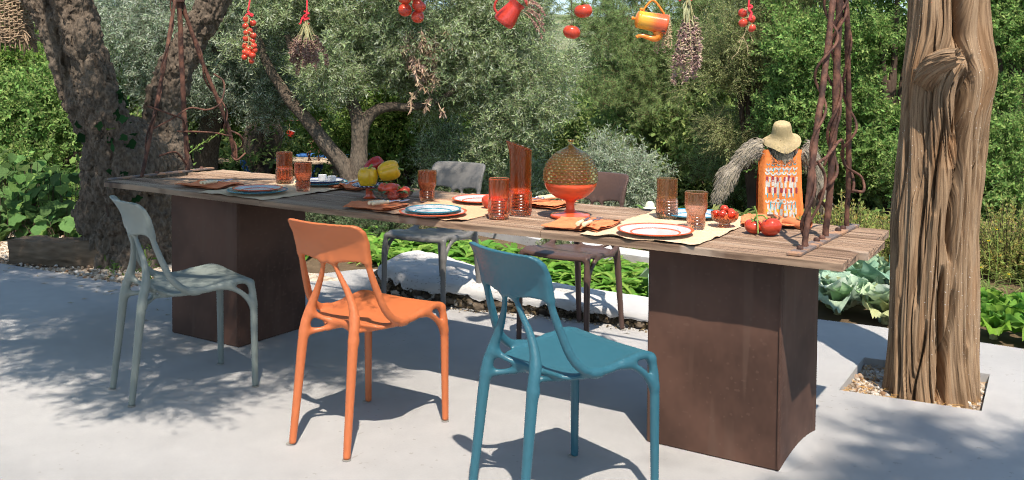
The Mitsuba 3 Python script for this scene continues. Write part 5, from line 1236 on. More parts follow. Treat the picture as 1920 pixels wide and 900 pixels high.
# ---------------------------------------------------------------- scarecrow
k = thing('scarecrow', 'straw scarecrow in a straw hat and patterned orange apron behind the table', 'scarecrow')
so = np.array((2.02, 4.84, 0.0)); sr = np.random.default_rng(7)
SE = np.array([0.844, 0.536, 0.0]); SF = np.array([0.535, -0.844, 0.0])     # to its left in view, towards the camera
def S(u, v, z):
    return so + SE * u + SF * v + np.array([0, 0, z])
add(k + '__pole', tube([S(0, -0.03, -0.05), S(0.005, -0.03, 0.78)], 0.022, 10), 'mat_far_wood', smooth=True)
add(k + '__cross_bar', tube([S(-0.30, -0.03, 0.66), S(0.30, -0.03, 0.66)], 0.016, 8), 'mat_far_wood', smooth=True)
def fibres(paths, n, spread, L, r, rng, hang=0.5, w=0.0016):
    """straw fibres along a path, each drooping at its end"""
    V, F, C, base = [], [], [], 0
    P = spline(paths, 80); t = nrm(np.gradient(P, axis=0))
    for i in range(n):
        s = rng.random(); j = int(s * 79)
        off = nrm(rng.normal(0, 1, 3)); off = off - t[j] * (off @ t[j]); rr = np.interp(s, np.linspace(0, 1, len(r)), r)
        c = P[j] + nrm(off) * rr * (0.55 + 0.55 * rng.random())
        d = nrm(t[j] + nrm(off) * spread * rng.random() + rng.normal(0, 0.12, 3)); l = L * rng.uniform(0.5, 1.2)
        q = np.array([c - d * l * 0.3, c + d * l * 0.1, c + d * l * 0.45 + [0, 0, -hang * l * 0.08], c + d * l * 0.75 + [0, 0, -hang * l * 0.35]])
        m = tube(q, np.array([w, w, w * 0.9, w * 0.4]), 3, caps=False)
        V.append(m.vertices); F.append(m.faces + base); base += len(m.vertices)
        C.append(np.tile(np.array((0.33, 0.29, 0.24)) * rng.uniform(0.5, 1.35) * np.array([1, 1, rng.uniform(0.85, 1.1)]), (len(m.vertices), 1)))
    return np.vstack(V), np.vstack(F), np.vstack(C)
def straw(part, paths, n, spread, L, r, hang=0.5, core=True):
    v, f, c = fibres(paths, n, spread, L, r, sr, hang)
    kk = add(k + '__' + part, (v, f), 'mat_straw', color=c, smooth=True, kind='stuff')
    if core:
        P = spline(paths, 24)
        m = tube(P, np.interp(np.linspace(0, 1, 24), np.linspace(0, 1, len(r)), r) * 0.8, 12)
        add(kk + '__core', m, 'mat_straw', smooth=True, color=np.tile([0.33, 0.29, 0.23], (len(m.vertices), 1)))
straw('head', [S(0.0, 0.02, 0.58), S(0.0, 0.02, 0.68), S(0.0, 0.0, 0.765)], 1300, 0.9, 0.055, [0.11, 0.118, 0.075], 0.3)
straw('arm', [S(-0.165, 0, 0.70), S(-0.21, 0, 0.70), S(-0.285, 0, 0.645), S(-0.355, 0, 0.58)], 900, 0.55, 0.06, [0.078, 0.084, 0.072, 0.044], 0.5)
straw('forearm', [S(-0.352, 0, 0.585), S(-0.425, 0, 0.48), S(-0.475, 0, 0.37), S(-0.515, 0.0, 0.28)], 900, 0.4, 0.075, [0.044, 0.082, 0.060, 0.028], 0.2)
straw('arm', [S(0.195, 0, 0.70), S(0.215, 0, 0.68), S(0.265, 0, 0.57), S(0.295, 0, 0.47)], 900, 0.5, 0.065, [0.078, 0.084, 0.070, 0.046], 0.4)
straw('forearm', [S(0.29, 0, 0.50), S(0.335, 0, 0.38), S(0.37, 0, 0.24), S(0.395, 0, 0.12)], 800, 0.45, 0.09, [0.036, 0.058, 0.045, 0.045], 0.2)
# apron with folds and printed motifs
def apron(u, z):
    """surface of the apron: u across, z height"""
    t = np.clip((0.70 - z) / 0.66, 0, 1)
    w = 0.168 + 0.022 * t
    x = u * w + 0.010 * np.sin(z * 9) * t - 0.012 * t
    v = 0.105 - 0.05 * u ** 2 + 0.020 * t * np.sin(u * 7 + z * 3) + 0.010 * np.sin(u * 15 + z * 5) * t + 0.03 * np.clip(np.abs(u) - 0.75, 0, 1) * np.sin(z * 8) - 0.06 * np.clip(np.abs(u) - 0.85, 0, 1) * 4
    return x, v
uu, zz = np.meshgrid(np.linspace(-1, 1, 60), np.linspace(0.02, 0.735, 60), indexing='ij')
top = 0.700 - 0.085 * np.clip(1 - (np.abs(uu) / 0.72) ** 3, 0, 1)
zz = 0.02 + (top - 0.02) * (zz - 0.02) / 0.715
xx, vv = apron(uu, zz)
add(k + '__apron', ((so + SE * xx[..., None] + SF * vv[..., None] + zz[..., None] * np.array([0, 0, 1.0])).reshape(-1, 3), grid_faces(60, 60)), 'mat_apron_cloth', smooth=True, label='orange apron printed with white and blue motifs')
add(k + '__apron_back', ((so + SE * (xx * 1.0)[..., None] - SF * (vv * 0.55 + 0.03)[..., None] + zz[..., None] * np.array([0, 0, 1.0])).reshape(-1, 3), grid_faces(60, 60)[:, ::-1]), 'mat_apron_cloth', smooth=True)
def decal(shape2, bsdf, part):
    """a printed motif (polygon in apron coordinates: metres across, height) laid on the cloth"""
    m = trimesh.creation.extrude_polygon(shape2, 0.001, engine='earcut').subdivide()
    x, z = m.vertices[:, 0], m.vertices[:, 1]
    w = 0.168 + 0.022 * np.clip((0.70 - z) / 0.66, 0, 1)
    X, Vv = apron(x / w, z)
    V = so + SE * X[:, None] + SF * (Vv + 0.0015 + m.vertices[:, 2])[:, None] + z[:, None] * np.array([0, 0, 1.0])
    return trimesh.Trimesh(V, m.faces, process=False)
from shapely.geometry import Point, box as sbox, LineString
from shapely import affinity
motifs = {'white': [], 'teal': [], 'maroon': [], 'yellow': []}
mr = np.random.default_rng(13)
cols_ = np.linspace(-0.125, 0.092, 6)
def U_(x, z, r, t):
    return Point(x, z).buffer(r, 12).difference(Point(x, z).buffer(r - t, 12)).intersection(sbox(x - r, z - r, x + r, z + 0.2 * r))
def dash(x, z, w, h, a=0):
    return affinity.rotate(LineString([(x, z - h / 2), (x, z + h / 2)]).buffer(w * 0.62, 4), a)
for i, x in enumerate(cols_):
    j = lambda s=0.004: mr.normal(0, s)
    motifs['white'] += [U_(x + j(), 0.555 + j(), 0.021, 0.012), U_(x + j(), 0.515 + j(), 0.021, 0.013)]
    motifs['teal'] += [U_(x + j(), 0.585 + j(), 0.013, 0.006), dash(x + j(), 0.535, 0.006, 0.035)]
    if i % 2 == 1: motifs['yellow'].append(Point(x, 0.515).buffer(0.008))
    motifs['maroon'] += [dash(x + j(), 0.462 + j(), 0.015, 0.030), dash(x + 0.02 + j(), 0.375 + j(), 0.014, 0.032)]
    motifs['white'] += [dash(x + j(), 0.425 + j(), 0.014, 0.035, j(3)), dash(x + 0.020 + j(), 0.46 + j(), 0.013, 0.03), dash(x + 0.018 + j(), 0.415, 0.014, 0.028), dash(x + j(), 0.36 + j(), 0.014, 0.05, mr.normal(0, 6))]
    motifs['teal'] += [dash(x + j(), 0.33, 0.007, 0.03, mr.normal(-8, 8)), dash(x + 0.02 + j(), 0.245, 0.007, 0.06, mr.normal(-12, 6))]
    c = Point(x + j(), 0.285).buffer(0.021).difference(Point(x, 0.285).buffer(0.010)) if i in (2, 3) else U_(x + j(), 0.285, 0.019, 0.012)
    motifs['white'] += [c, dash(x + j(), 0.235 + j(), 0.015, 0.035), dash(x + 0.02 + j(), 0.20 + j(), 0.014, 0.04, mr.normal(0, 6)), dash(x + j(), 0.165 + j(), 0.015, 0.05, mr.normal(0, 8)), U_(x + j(), 0.115, 0.018, 0.011), dash(x + 0.019, 0.115, 0.013, 0.04)]
    motifs['yellow'].append(dash(x + j(), 0.206, 0.012, 0.014))
    motifs['teal'].append(dash(x + j(), 0.125, 0.008, 0.045, mr.normal(0, 5)))
for nme, sh in motifs.items():
    ms = []
    for s in sh:
        for g in getattr(s, 'geoms', [s]):
            if g.area > 1e-6: ms.append(decal(g, None, nme))
    add(k + '__apron__%s_print' % nme, cat_(ms), 'mat_print_' + nme, kind='stuff')
# straw hat
nr, nt = 40, 72
th = np.linspace(0, 2 * PI, nt + 1)
pr = spline([(0.0001, 0.165), (0.038, 0.162), (0.063, 0.142), (0.075, 0.105), (0.082, 0.060), (0.094, 0.030), (0.115, 0.008), (0.136, -0.010), (0.155, -0.034)], nr)
R_, TH_ = np.meshgrid(np.arange(nr), th, indexing='ij')
rr, hz = pr[R_, 0], pr[R_, 1]
br = np.clip((rr - 0.085) / 0.065, 0, 1)
rr = np.maximum(rr, 1e-4) * (1 + 0.05 * br * np.sin(TH_ * 3 + 0.5))
hz = hz + br * (0.016 * np.sin(TH_ * 2 + 0.9) + 0.008 * np.sin(TH_ * 5)) - 0.012 * np.exp(-((rr - 0.03) / 0.03) ** 2) * (rr < 0.06)
HV = np.stack([rr * np.cos(TH_), rr * np.sin(TH_) * 0.92, hz], -1).reshape(-1, 3)
huv = np.stack([TH_ / (2 * PI), R_ / nr], -1).reshape(-1, 2)
HM = np.stack([SE, -SF, [0, 0, 1.0]], 1) @ rotx(0.42) @ roty(-0.10)
ho = S(-0.005, 0.03, 0.785)
hk = add(k + '__hat', (HV @ HM.T + ho, grid_faces(nr, nt + 1)), 'mat_hat', smooth=True, uv=huv, label='cream straw hat with drooping brim and a dried flower')
add(hk + '__band', moved(tube(np.stack([0.0805 * np.cos(th), 0.0805 * np.sin(th) * 0.92, th * 0 + 0.022], 1), 0.0035, 6, caps=False), ho, HM), 'mat_jute', smooth=True)
fl = []
for q in range(9):
    v, f = leaf_sheet(0.022, 0.012, 0.5, q, 5, 3)
    fl.append(moved((v, f), ho + HM @ np.array([-0.022, -0.082, 0.018]), HM @ rotx(1.2) @ rotz(q * 0.7) @ roty(-0.4)))
m = cat_(fl); add(hk + '__dried_flower', m, 'mat_dry', smooth=True, color=np.tile([0.20, 0.12, 0.04], (len(m.vertices), 1)))

# ---------------------------------------------------------------- wicker lampshade at the top left
k = thing('wicker_lampshade', 'frayed woven wicker lampshade hanging at the top left corner', 'lampshade')
wr = np.random.default_rng(21); wo = np.array((-2.27, 0.80, 1.50)); V, F, C, base = [], [], [], 0
def strand_(P, r, c):
    global base
    m = tube(P, r, 4, caps=False); V.append(m.vertices); F.append(m.faces + base); base += len(m.vertices); C.append(np.tile(c, (len(m.vertices), 1)))
def wrad(z):
    return np.interp(z, [-0.02, 0.0, 0.25, 0.50, 0.60], [0.215, 0.205, 0.17, 0.12, 0.06])
for q in range(42):
    a = q / 42 * 2 * PI
    z = np.linspace(-0.03 - 0.04 * wr.random(), 0.60, 22)
    strand_(np.stack([(wrad(z) + 0.006 * np.sin(z * 90 + q * PI)) * np.cos(a + 0.02 * np.sin(z * 20)), (wrad(z) + 0.006 * np.sin(z * 90 + q * PI)) * np.sin(a), z], 1) + wo, 0.0055, np.array((0.24, 0.175, 0.12)) * wr.uniform(0.6, 1.3))
for q in range(46):
    z0 = q / 46 * 0.60; a = np.linspace(0, 2 * PI, 85)
    zz_ = z0 + 0.006 * np.sin(a * 5 + q) + 0.004 * wr.normal(0, 1, 85)
    r_ = wrad(zz_) + 0.008 * np.sin(a * 21 + q * PI)
    strand_(np.stack([r_ * np.cos(a), r_ * np.sin(a), zz_], 1) + wo, 0.0062, np.array((0.30, 0.225, 0.155)) * wr.uniform(0.55, 1.3))
for q in range(70):
    a = wr.random() * 2 * PI; z = -0.02; r_ = wrad(0)
    p = np.array([r_ * math.cos(a), r_ * math.sin(a), wr.uniform(-0.02, 0.12)]); d = np.array([-math.sin(a) * wr.normal(0, 1), math.cos(a) * wr.normal(0, 1), wr.normal(-0.4, 0.5)]) * 0.05 + np.array([math.cos(a), math.sin(a), 0]) * 0.02
    strand_(spline([p, p + d * 0.6 + [0, 0, 0.006], p + d * 1.3], 7) + wo, 0.004, np.array((0.34, 0.25, 0.17)) * wr.uniform(0.6, 1.4))
add(k + '__shade', (np.vstack(V), np.vstack(F)), 'mat_wicker', smooth=True, color=np.vstack(C))
add(k + '__cord', tube([wo + [0, 0, 0.58], wo + [0.0, 0.03, 0.9]], 0.004, 6), 'mat_dark_cord')

# ---------------------------------------------------------------- furniture far down the garden
FA = nrm(np.array([0.85, 0.53, 0.0])); FB = np.array([-FA[1], FA[0], 0])
def far_table(o, L, W, H, label):
    k = thing('garden_table', label, 'table')
    M = np.stack([FA, FB, [0, 0, 1.0]], 1)
    for q in range(5):
        add(k + '__plank', moved(cbox(L, W / 5 - 0.012, 0.035, 0.004, (0, (q - 2) * W / 5, H)), o, M), 'mat_far_wood')
    for sx in (-1, 1):
        for sy in (-1, 1):
            add(k + '__leg', moved(cbox(0.07, 0.07, H, 0.005, (sx * (L / 2 - 0.2), sy * (W / 2 - 0.12), H / 2 - 0.02)), o, M), 'mat_far_wood')
    return k
def far_chair(o, a, label):
    k = thing('folding_chair', label, 'chair', 'blue folding chairs down the garden')
    M = rotz(a)
    for sx in (-1, 1):
        add(k + '__frame', moved(tube(spline([(sx * 0.19, -0.20, 0.0), (sx * 0.19, -0.02, 0.42), (sx * 0.19, 0.17, 0.86)], 10), 0.014, 6), o, M), 'mat_blue_paint')
        add(k + '__leg', moved(tube([(sx * 0.17, 0.22, 0.0), (sx * 0.17, -0.22, 0.45)], 0.013, 6), o, M), 'mat_blue_paint')
    for q in range(5):
        add(k + '__seat_slat', moved(cbox(0.38, 0.07, 0.018, 0.003, (0, -0.18 + q * 0.085, 0.45)), o, M), 'mat_blue_paint')
    for z, y in ((0.80, 0.145), (0.66, 0.085)):
        add(k + '__back_slat', moved(cbox(0.40, 0.02, 0.075, 0.003, (0, y, z)), o, M @ rotx(0.0)), 'mat_blue_paint')
g0 = -0.90
far_table(np.array((-6.9, 7.7, g0)), 2.6, 0.8, 0.78, 'wooden plank table among blue chairs far down the garden behind the olive')
far_table(np.array((-5.2, 9.1, g0 - 0.1)), 2.4, 0.8, 0.78, 'second wooden plank table far down the garden, nearer the forked olive')
for (x, y, a, lab) in ((-8.0, 6.55, 2.6, 'blue folding chair leftmost down the garden'), (-7.3, 7.0, 2.5, 'blue folding chair second from the left down the garden'), (-6.65, 7.15, 2.6, 'blue folding chair at the middle of the far table'), (-6.15, 7.4, 2.5, 'blue folding chair rightmost at the near side of the far table'), (-6.55, 8.35, -0.6, 'blue folding chair behind the far table')):
    far_chair(np.array((x, y, g0 + 0.0)), a, lab)
k = thing('garden_bench', 'long pale blue bench beside the far wooden table', 'bench')
Mb = np.stack([FA, FB, [0, 0, 1.0]], 1); ob = np.array((-6.3, 8.6, g0))
for q in range(3):
    add(k + '__slat', moved(cbox(1.3, 0.10, 0.03, 0.004, (0, q * 0.12, 0.82)), ob, Mb), 'mat_blue_paint')
for q in (-1, 1):
    add(k + '__leg', moved(cbox(0.05, 0.3, 0.8, 0.004, (q * 0.55, 0.12, 0.40)), ob, Mb), 'mat_blue_paint')
k = thing('iron_tripod', 'rusty vine tripod standing on the far wooden table', 'tripod')
for q, (a, b) in enumerate((((-6.22, 7.86, -0.15), (-6.10, 7.98, 0.55)), ((-6.09, 7.97, -0.15), (-6.10, 7.98, 0.55)), ((-5.95, 8.06, -0.15), (-6.10, 7.98, 0.55)))):
    add(k + '__post', tube(wobble([a, tuple((np.array(a) + b) / 2), b], 20, 0.03, rv), 0.014, 6), 'mat_rust', smooth=True)
add(k + '__vine', twine([(-6.22, 7.86, -0.15), (-6.15, 7.92, 0.2), (-6.10, 7.98, 0.5)], 3, 0.04, 0.009, rv), 'mat_rust', smooth=True)
add(k + '__cross_rod', tube(spline([(-7.0, 7.4, 0.50), (-6.5, 7.73, 0.51), (-6.05, 8.0, 0.52)], 14), 0.012, 6), 'mat_rust', smooth=True)
k = thing('mug', 'small red mug with white inside hanging from a string down the garden', 'mug')
om = np.array((-6.465, 7.745, 0.27)); Mm = rotz(0.5) @ roty(0.35)
add(k + '__cup', moved(lathe([(0.0001, 0), (0.040, 0.0), (0.043, 0.004), (0.043, 0.088)], 24), om, Mm), 'mat_red_enamel', smooth=35)
add(k + '__inside', moved(lathe([(0.043, 0.088), (0.045, 0.091), (0.041, 0.089), (0.040, 0.008), (0.0001, 0.006)], 24), om, Mm), 'mat_white_glaze', smooth=35)
add(k + '__handle', moved(tube(spline([(-0.042, 0, 0.075), (-0.068, 0, 0.065), (-0.068, 0, 0.03), (-0.042, 0, 0.02)], 12), 0.006, 6), om, Mm), 'mat_red_enamel', smooth=True)
add(k + '__string', tube([om + Mm @ np.array([-0.05, 0, 0.075]), np.array((-6.48, 7.74, 0.50))], 0.005, 5), 'mat_jute')
k = thing('felt_hat', 'pale greenish felt hat on a stake behind the table beside the tall pale tumbler', 'hat')
add(k + '__crown', moved(lathe([(0.0001, 0.052), (0.02, 0.050), (0.034, 0.036), (0.040, 0.012), (0.044, 0.0)], 32), (0.92, 4.71, 0.145)), 'mat_cream_felt', smooth=True)
add(k + '__brim', moved(lathe([(0.043, 0.002), (0.058, -0.006), (0.059, -0.009), (0.043, -0.003)], 32, closed=True), (0.92, 4.71, 0.145)), 'mat_cream_felt', smooth=30)
add(k + '__stake', tube([(0.92, 4.71, -0.06), (0.92, 4.71, 0.19)], 0.012, 8), 'mat_blue_paint', smooth=True)

# ---------------------------------------------------------------- foliage: sprays of leaves, placed through each crown
def leaves(Bp, D, N, L, W, cols, fold=0.18, droop=0.0):
    """kite leaves folded along the midrib: base, direction, normal, length, width"""
    D = nrm(D); Sd = nrm(np.cross(D, N)); N = np.cross(Sd, D)
    L, W = np.asarray(L)[:, None], np.asarray(W)[:, None]
    mid = Bp + D * L * 0.48
    V = np.stack([Bp, mid + Sd * W / 2 + N * W * fold, Bp + D * L - N * L * droop, mid - Sd * W / 2 + N * W * fold], 1).reshape(-1, 3)
    n = len(Bp); k = np.arange(n)[:, None] * 4
    F = np.concatenate([k + [0, 1, 2], k + [0, 2, 3]], 0)
    C = np.repeat(cols, 4, axis=0)
    return V, F, C
def tint(rng, n, c, var=0.25, alt=None, p=0.0):
    out = np.asarray(c)[None] * (1 + var * rng.normal(0, 1, (n, 1)).clip(-1.8, 1.8)) * (1 + 0.06 * rng.normal(0, 1, (n, 3)))
    if alt is not None:
        s = rng.random(n) < p
        out[s] = np.asarray(alt) * (1 + 0.2 * rng.normal(0, 1, (s.sum(), 1)).clip(-1.5, 1.5))
    return np.clip(out, 0.004, 0.9)
def spray_clump(rng, twigs, pairs, twig_len, leaf_len, leaf_w, col, alt, p_alt, spread=0.7, fold=0.18, angle=0.9, twig_c=(0.16, 0.13, 0.09), twig_r=0.0016):
    Bs, Ds, Ns, Ls, Ws, TV, TF, nb = [], [], [], [], [], [], [], 0
    for t in range(twigs):
        d = nrm(np.array([0, 0, 1.0]) + spread * rng.normal(0, 1, 3)); b0 = rng.normal(0, 0.05, 3) * twig_len * 1.6
        bend = rng.normal(0, 0.35, 3); l = twig_len * rng.uniform(0.7, 1.2)
        s = np.linspace(0.08, 1, pairs)
        P = b0 + d * (s[:, None] * l) + bend * (s[:, None] ** 2) * l * 0.5
        tg = nrm(np.gradient(P, axis=0))
        if twig_r:
            m = tube(P[::max(1, pairs // 4)], twig_r, 3, caps=False); TV.append(m.vertices); TF.append(m.faces + nb); nb += len(m.vertices)
        for i in range(pairs):
            a = i * 1.57 + rng.normal(0, 0.35)
            u = nrm(np.cross(tg[i], [0.31, 0.7, 0.2])); w = np.cross(tg[i], u)
            for sgn in (1, -1):
                rd = (u * math.cos(a) + w * math.sin(a)) * sgn
                dd = nrm(tg[i] * math.cos(angle) + rd * math.sin(angle) + rng.normal(0, 0.18, 3))
                Bs.append(P[i]); Ds.append(dd); Ns.append(nrm(tg[i] * 0.8 - rd * 0.4 + rng.normal(0, 0.35, 3)))
                f = leaf_len * rng.uniform(0.65, 1.15); Ls.append(f); Ws.append(leaf_w * f / leaf_len * rng.uniform(0.85, 1.15))
    V, F, C = leaves(np.array(Bs), np.array(Ds), np.array(Ns), Ls, Ws, tint(rng, len(Bs), col, 0.25, alt, p_alt), fold)
    if twig_r:
        tv, tf = np.vstack(TV), np.vstack(TF)
        F = np.vstack([F, tf + len(V)]); V = np.vstack([V, tv]); C = np.vstack([C, np.tile(twig_c, (len(tv), 1))])
    return V, F, C
def needle_tuft(rng, shoots, n, L, col):
    V, F, C, k = [], [], [], 0
    for t in range(shoots):
        d = nrm(np.array([0, 0, 1.0]) + 0.75 * rng.normal(0, 1, 3)); b0 = rng.normal(0, 0.05, 3); sl = rng.uniform(0.08, 0.17)
        m = tube([b0, b0 + d * sl], 0.004, 3, caps=False); V.append(m.vertices); F.append(m.faces + k); k += len(m.vertices); C.append(np.tile((0.15, 0.10, 0.07), (len(m.vertices), 1)))
        for i in range(n):
            s = rng.random() ** 0.7
            b = b0 + d * sl * s; r = nrm(rng.normal(0, 1, 3)); r = nrm(r - d * (r @ d))
            dd = nrm(d * rng.uniform(0.45, 1.2) + r); l = L * rng.uniform(0.7, 1.1); w = nrm(np.cross(dd, rng.normal(0, 1, 3))) * 0.0015
            V.append(np.array([b - w, b + w, b + dd * l])); F.append(np.array([[0, 1, 2]]) + k); k += 3
            C.append(tint(rng, 1, col, 0.22, (0.30, 0.24, 0.08), 0.02).repeat(3, 0))
    return np.vstack(V), np.vstack(F), np.vstack(C)
def group(name, arrays_, bsdf):
    v, f, c = arrays_
    scene[name] = {'type': 'shapegroup', 'spray': mikit.ply((v, f), bsdf, color=c)}
fr = np.random.default_rng(42)
OL, OLA = (0.36, 0.45, 0.235), (0.59, 0.65, 0.51)
SPECIES = {}
def species(name, makers, bsdf='mat_leaf'):
    SPECIES[name] = []
    for i, a in enumerate(makers):
        group('spray_%s_%d' % (name, i), a, bsdf); SPECIES[name].append('spray_%s_%d' % (name, i))
species('olive', [spray_clump(fr, 5, 8, 0.24, 0.062, 0.0135, OL, OLA, 0.20, 0.8) for _ in range(3)])
species('silver', [spray_clump(fr, 5, 8, 0.24, 0.062, 0.0135, (0.33, 0.41, 0.28), (0.57, 0.63, 0.54), 0.28, 0.8) for _ in range(2)])
species('broad', [spray_clump(fr, 4, 7, 0.22, 0.058, 0.027, (0.20, 0.335, 0.10), (0.40, 0.52, 0.18), 0.30, 0.8) for _ in range(3)])
species('bright', [spray_clump(fr, 4, 7, 0.22, 0.055, 0.028, (0.19, 0.31, 0.075), (0.33, 0.43, 0.13), 0.25, 0.8) for _ in range(2)])
species('fine', [spray_clump(fr, 7, 11, 0.26, 0.034, 0.0085, (0.40, 0.46, 0.20), (0.54, 0.56, 0.30), 0.22, 0.55, angle=0.6) for _ in range(2)])
species('dark', [spray_clump(fr, 4, 6, 0.30, 0.085, 0.040, (0.21, 0.30, 0.105), (0.36, 0.44, 0.16), 0.25, 0.9, twig_r=0) for _ in range(2)])
species('pine', [needle_tuft(fr, 4, 34, 0.095, (0.34, 0.47, 0.20)) for _ in range(3)], 'mat_leaf_matte')
def crown(key, sp, blobs, n, size, seed, gap=0.40, freq=1.5, up=0.35, shell=0.42, label=None):
    """sprays through the blobs of a crown, denser towards their outsides, with gaps between clumps"""
    rng = np.random.default_rng(seed)
    bl = np.array([(b + (b[3], b[3] * 0.85))[:6] if len(b) == 4 else b for b in blobs], float)
    wt = (bl[:, 3] * bl[:, 4] * bl[:, 5]) ** (2 / 3); wt /= wt.sum()
    i, tries = 0, 0
    while i < n and tries < n * 6:
        tries += 1
        b = bl[rng.choice(len(bl), p=wt)]
        u = nrm(rng.normal(0, 1, 3)); r = rng.random() ** shell
        p = b[:3] + u * r * b[3:6] * (0.88 + 0.24 * meshkit.noise(u * 2.3 + b[:3]))
        if meshkit.fbm(p * freq + seed * 3.1, 2) < gap or p[2] < -0.1 + float(ground_z(p[0], p[1])):
            continue
        z = nrm(u * 0.8 + rng.normal(0, 0.55, 3) + [0, 0, up])
        s = size * rng.uniform(0.75, 1.3)
        M = np.eye(4); M[:3, :3] = basis(z, rng.random() * 6.28) * s; M[:3, 3] = p
        i += 1
        scene['%s__crown__%04d' % (key, i)] = {'type': 'instance', 'to_world': T(M), 'shape': {'type': 'ref', 'id': SPECIES[sp][rng.integers(len(SPECIES[sp]))]}}
    if label: say(key + '__crown', label)
def branchy(key, limbs, bsdf='mat_bark', part='trunk', n=9):
    ms = []
    for q, (pts, r) in enumerate(limbs):
        m = len(pts) * 9
        p = spline(pts, m); rr = np.interp(np.linspace(0, 1, m), np.linspace(0, 1, len(r)), r)
        rg = np.random.default_rng(q + 5)
        jit = lambda i, th, o=q: 1 + 0.34 * (meshkit.fbm(np.stack([np.cos(th) * 1.6 + o, np.sin(th) * 1.6, th * 0 + i * 0.12], -1), 3) - 0.5)
        ms.append((part if q == 0 else 'limb', tube(p, rr, 16 if r[0] > 0.06 else 7, jitter=jit)))
    for nme, m in ms:
        add(key + '__' + nme, m, bsdf, smooth=True)

# crown of the old olive, above the picture (its shade falls on the left of the table)
crown(ot, 'olive', [(-0.5, 2.5, 3.4, 0.5), (-1.6, 1.5, 3.9, 0.5), (-0.50, 0.05, 2.95, 0.5), (-0.15, -0.15, 2.75, 0.3)], 300, 1.25, 1, 0.38)
k = ot
add(k + '__limb', tube(spline([(-1.6, 0.7, 2.85), (-1.2, 0.2, 3.1), (-0.4, -0.3, 3.2), (0.3, -0.7, 3.2)], 30), np.linspace(0.055, 0.02, 30), 8), 'mat_bark', smooth=True)
ivy = np.random.default_rng(77)
# ivy on the trunk
IV, IF, IC, ib = [], [], [], 0
def ivy_leaf(s):
    P = np.array([(0, 0), (0.28, -0.42), (0.55, -0.30), (0.62, -0.16), (1.0, 0.0), (0.62, 0.16), (0.55, 0.30), (0.28, 0.42)]) * s
    V = np.concatenate([np.array([[0.38 * s, 0, -0.05 * s]]), np.stack([P[:, 0], P[:, 1], 0.06 * s * np.abs(P[:, 1]) / s], 1)], 0)
    return V, np.array([(0, 1 + i, 1 + (i + 1) % 8) for i in range(8)])
k = thing('ivy', 'dark green ivy climbing the fork of the old olive trunk', 'ivy')
for q in range(64):
    a, b = ivy.random(), ivy.random()
    c = np.array([-1.30 + 0.24 * ivy.normal(0, 0.55), 0.92 + 0.10 * ivy.normal(0, 0.5), 0.80 + 0.30 * ivy.normal(0, 0.5)]) if q < 46 else np.array([-1.32 + 0.12 * ivy.normal(0, 1), 0.98, 1.00 + 0.10 * ivy.normal(0, 1)])
    v, f = ivy_leaf(ivy.uniform(0.05, 0.10))
    M = basis(nrm(np.array([0.45, -0.8, 0.45]) + ivy.normal(0, 0.35, 3)), ivy.random() * 6.28)
    col = np.array((0.02, 0.055, 0.020)) * ivy.uniform(0.6, 1.8) if ivy.random() < 0.9 else np.array((0.10, 0.20, 0.03))
    add(k + '__leaf', trimesh.Trimesh(v @ M.T + c, f, process=False), 'mat_leaf', color=np.tile(col, (len(v), 1)))
add(k + '__stem', cat_([tube(wobble([(-1.25, 0.90, 0.35), (-1.28, 0.88, 0.7), (-1.33, 0.90, 1.0), (-1.3, 1.0, 1.15)], 30, 0.08, ivy), 0.006, 5), tube(wobble([(-1.35, 0.88, 0.5), (-1.2, 0.9, 0.8), (-1.22, 1.0, 1.05)], 30, 0.08, ivy), 0.005, 5)]), 'mat_dark_bark')
k = thing('olive_shoot', 'thin pale green leafy shoot sticking out beside the left iron stand', 'shoot')
P = spline([(-0.72, 1.10, 0.76), (-0.63, 1.15, 0.84), (-0.57, 1.19, 0.88), (-0.51, 1.23, 0.935)], 20)
add(k + '__stem', tube(P, np.linspace(0.005, 0.002, 20), 5), 'mat_stem_green', smooth=True)
Bs = np.repeat(P[3:], 3, 0); rg = np.random.default_rng(4)
v, f, c = leaves(Bs, nrm(rg.normal(0, 1, Bs.shape) + [0.3, 0.3, 0.5]), nrm(rg.normal(0, 1, Bs.shape) + [0, 0, 1]), rg.uniform(0.025, 0.045, len(Bs)), rg.uniform(0.007, 0.011, len(Bs)), tint(rg, len(Bs), (0.17, 0.24, 0.07)))
add(k + '__leaves', (v, f), 'mat_leaf', color=c, kind='stuff')

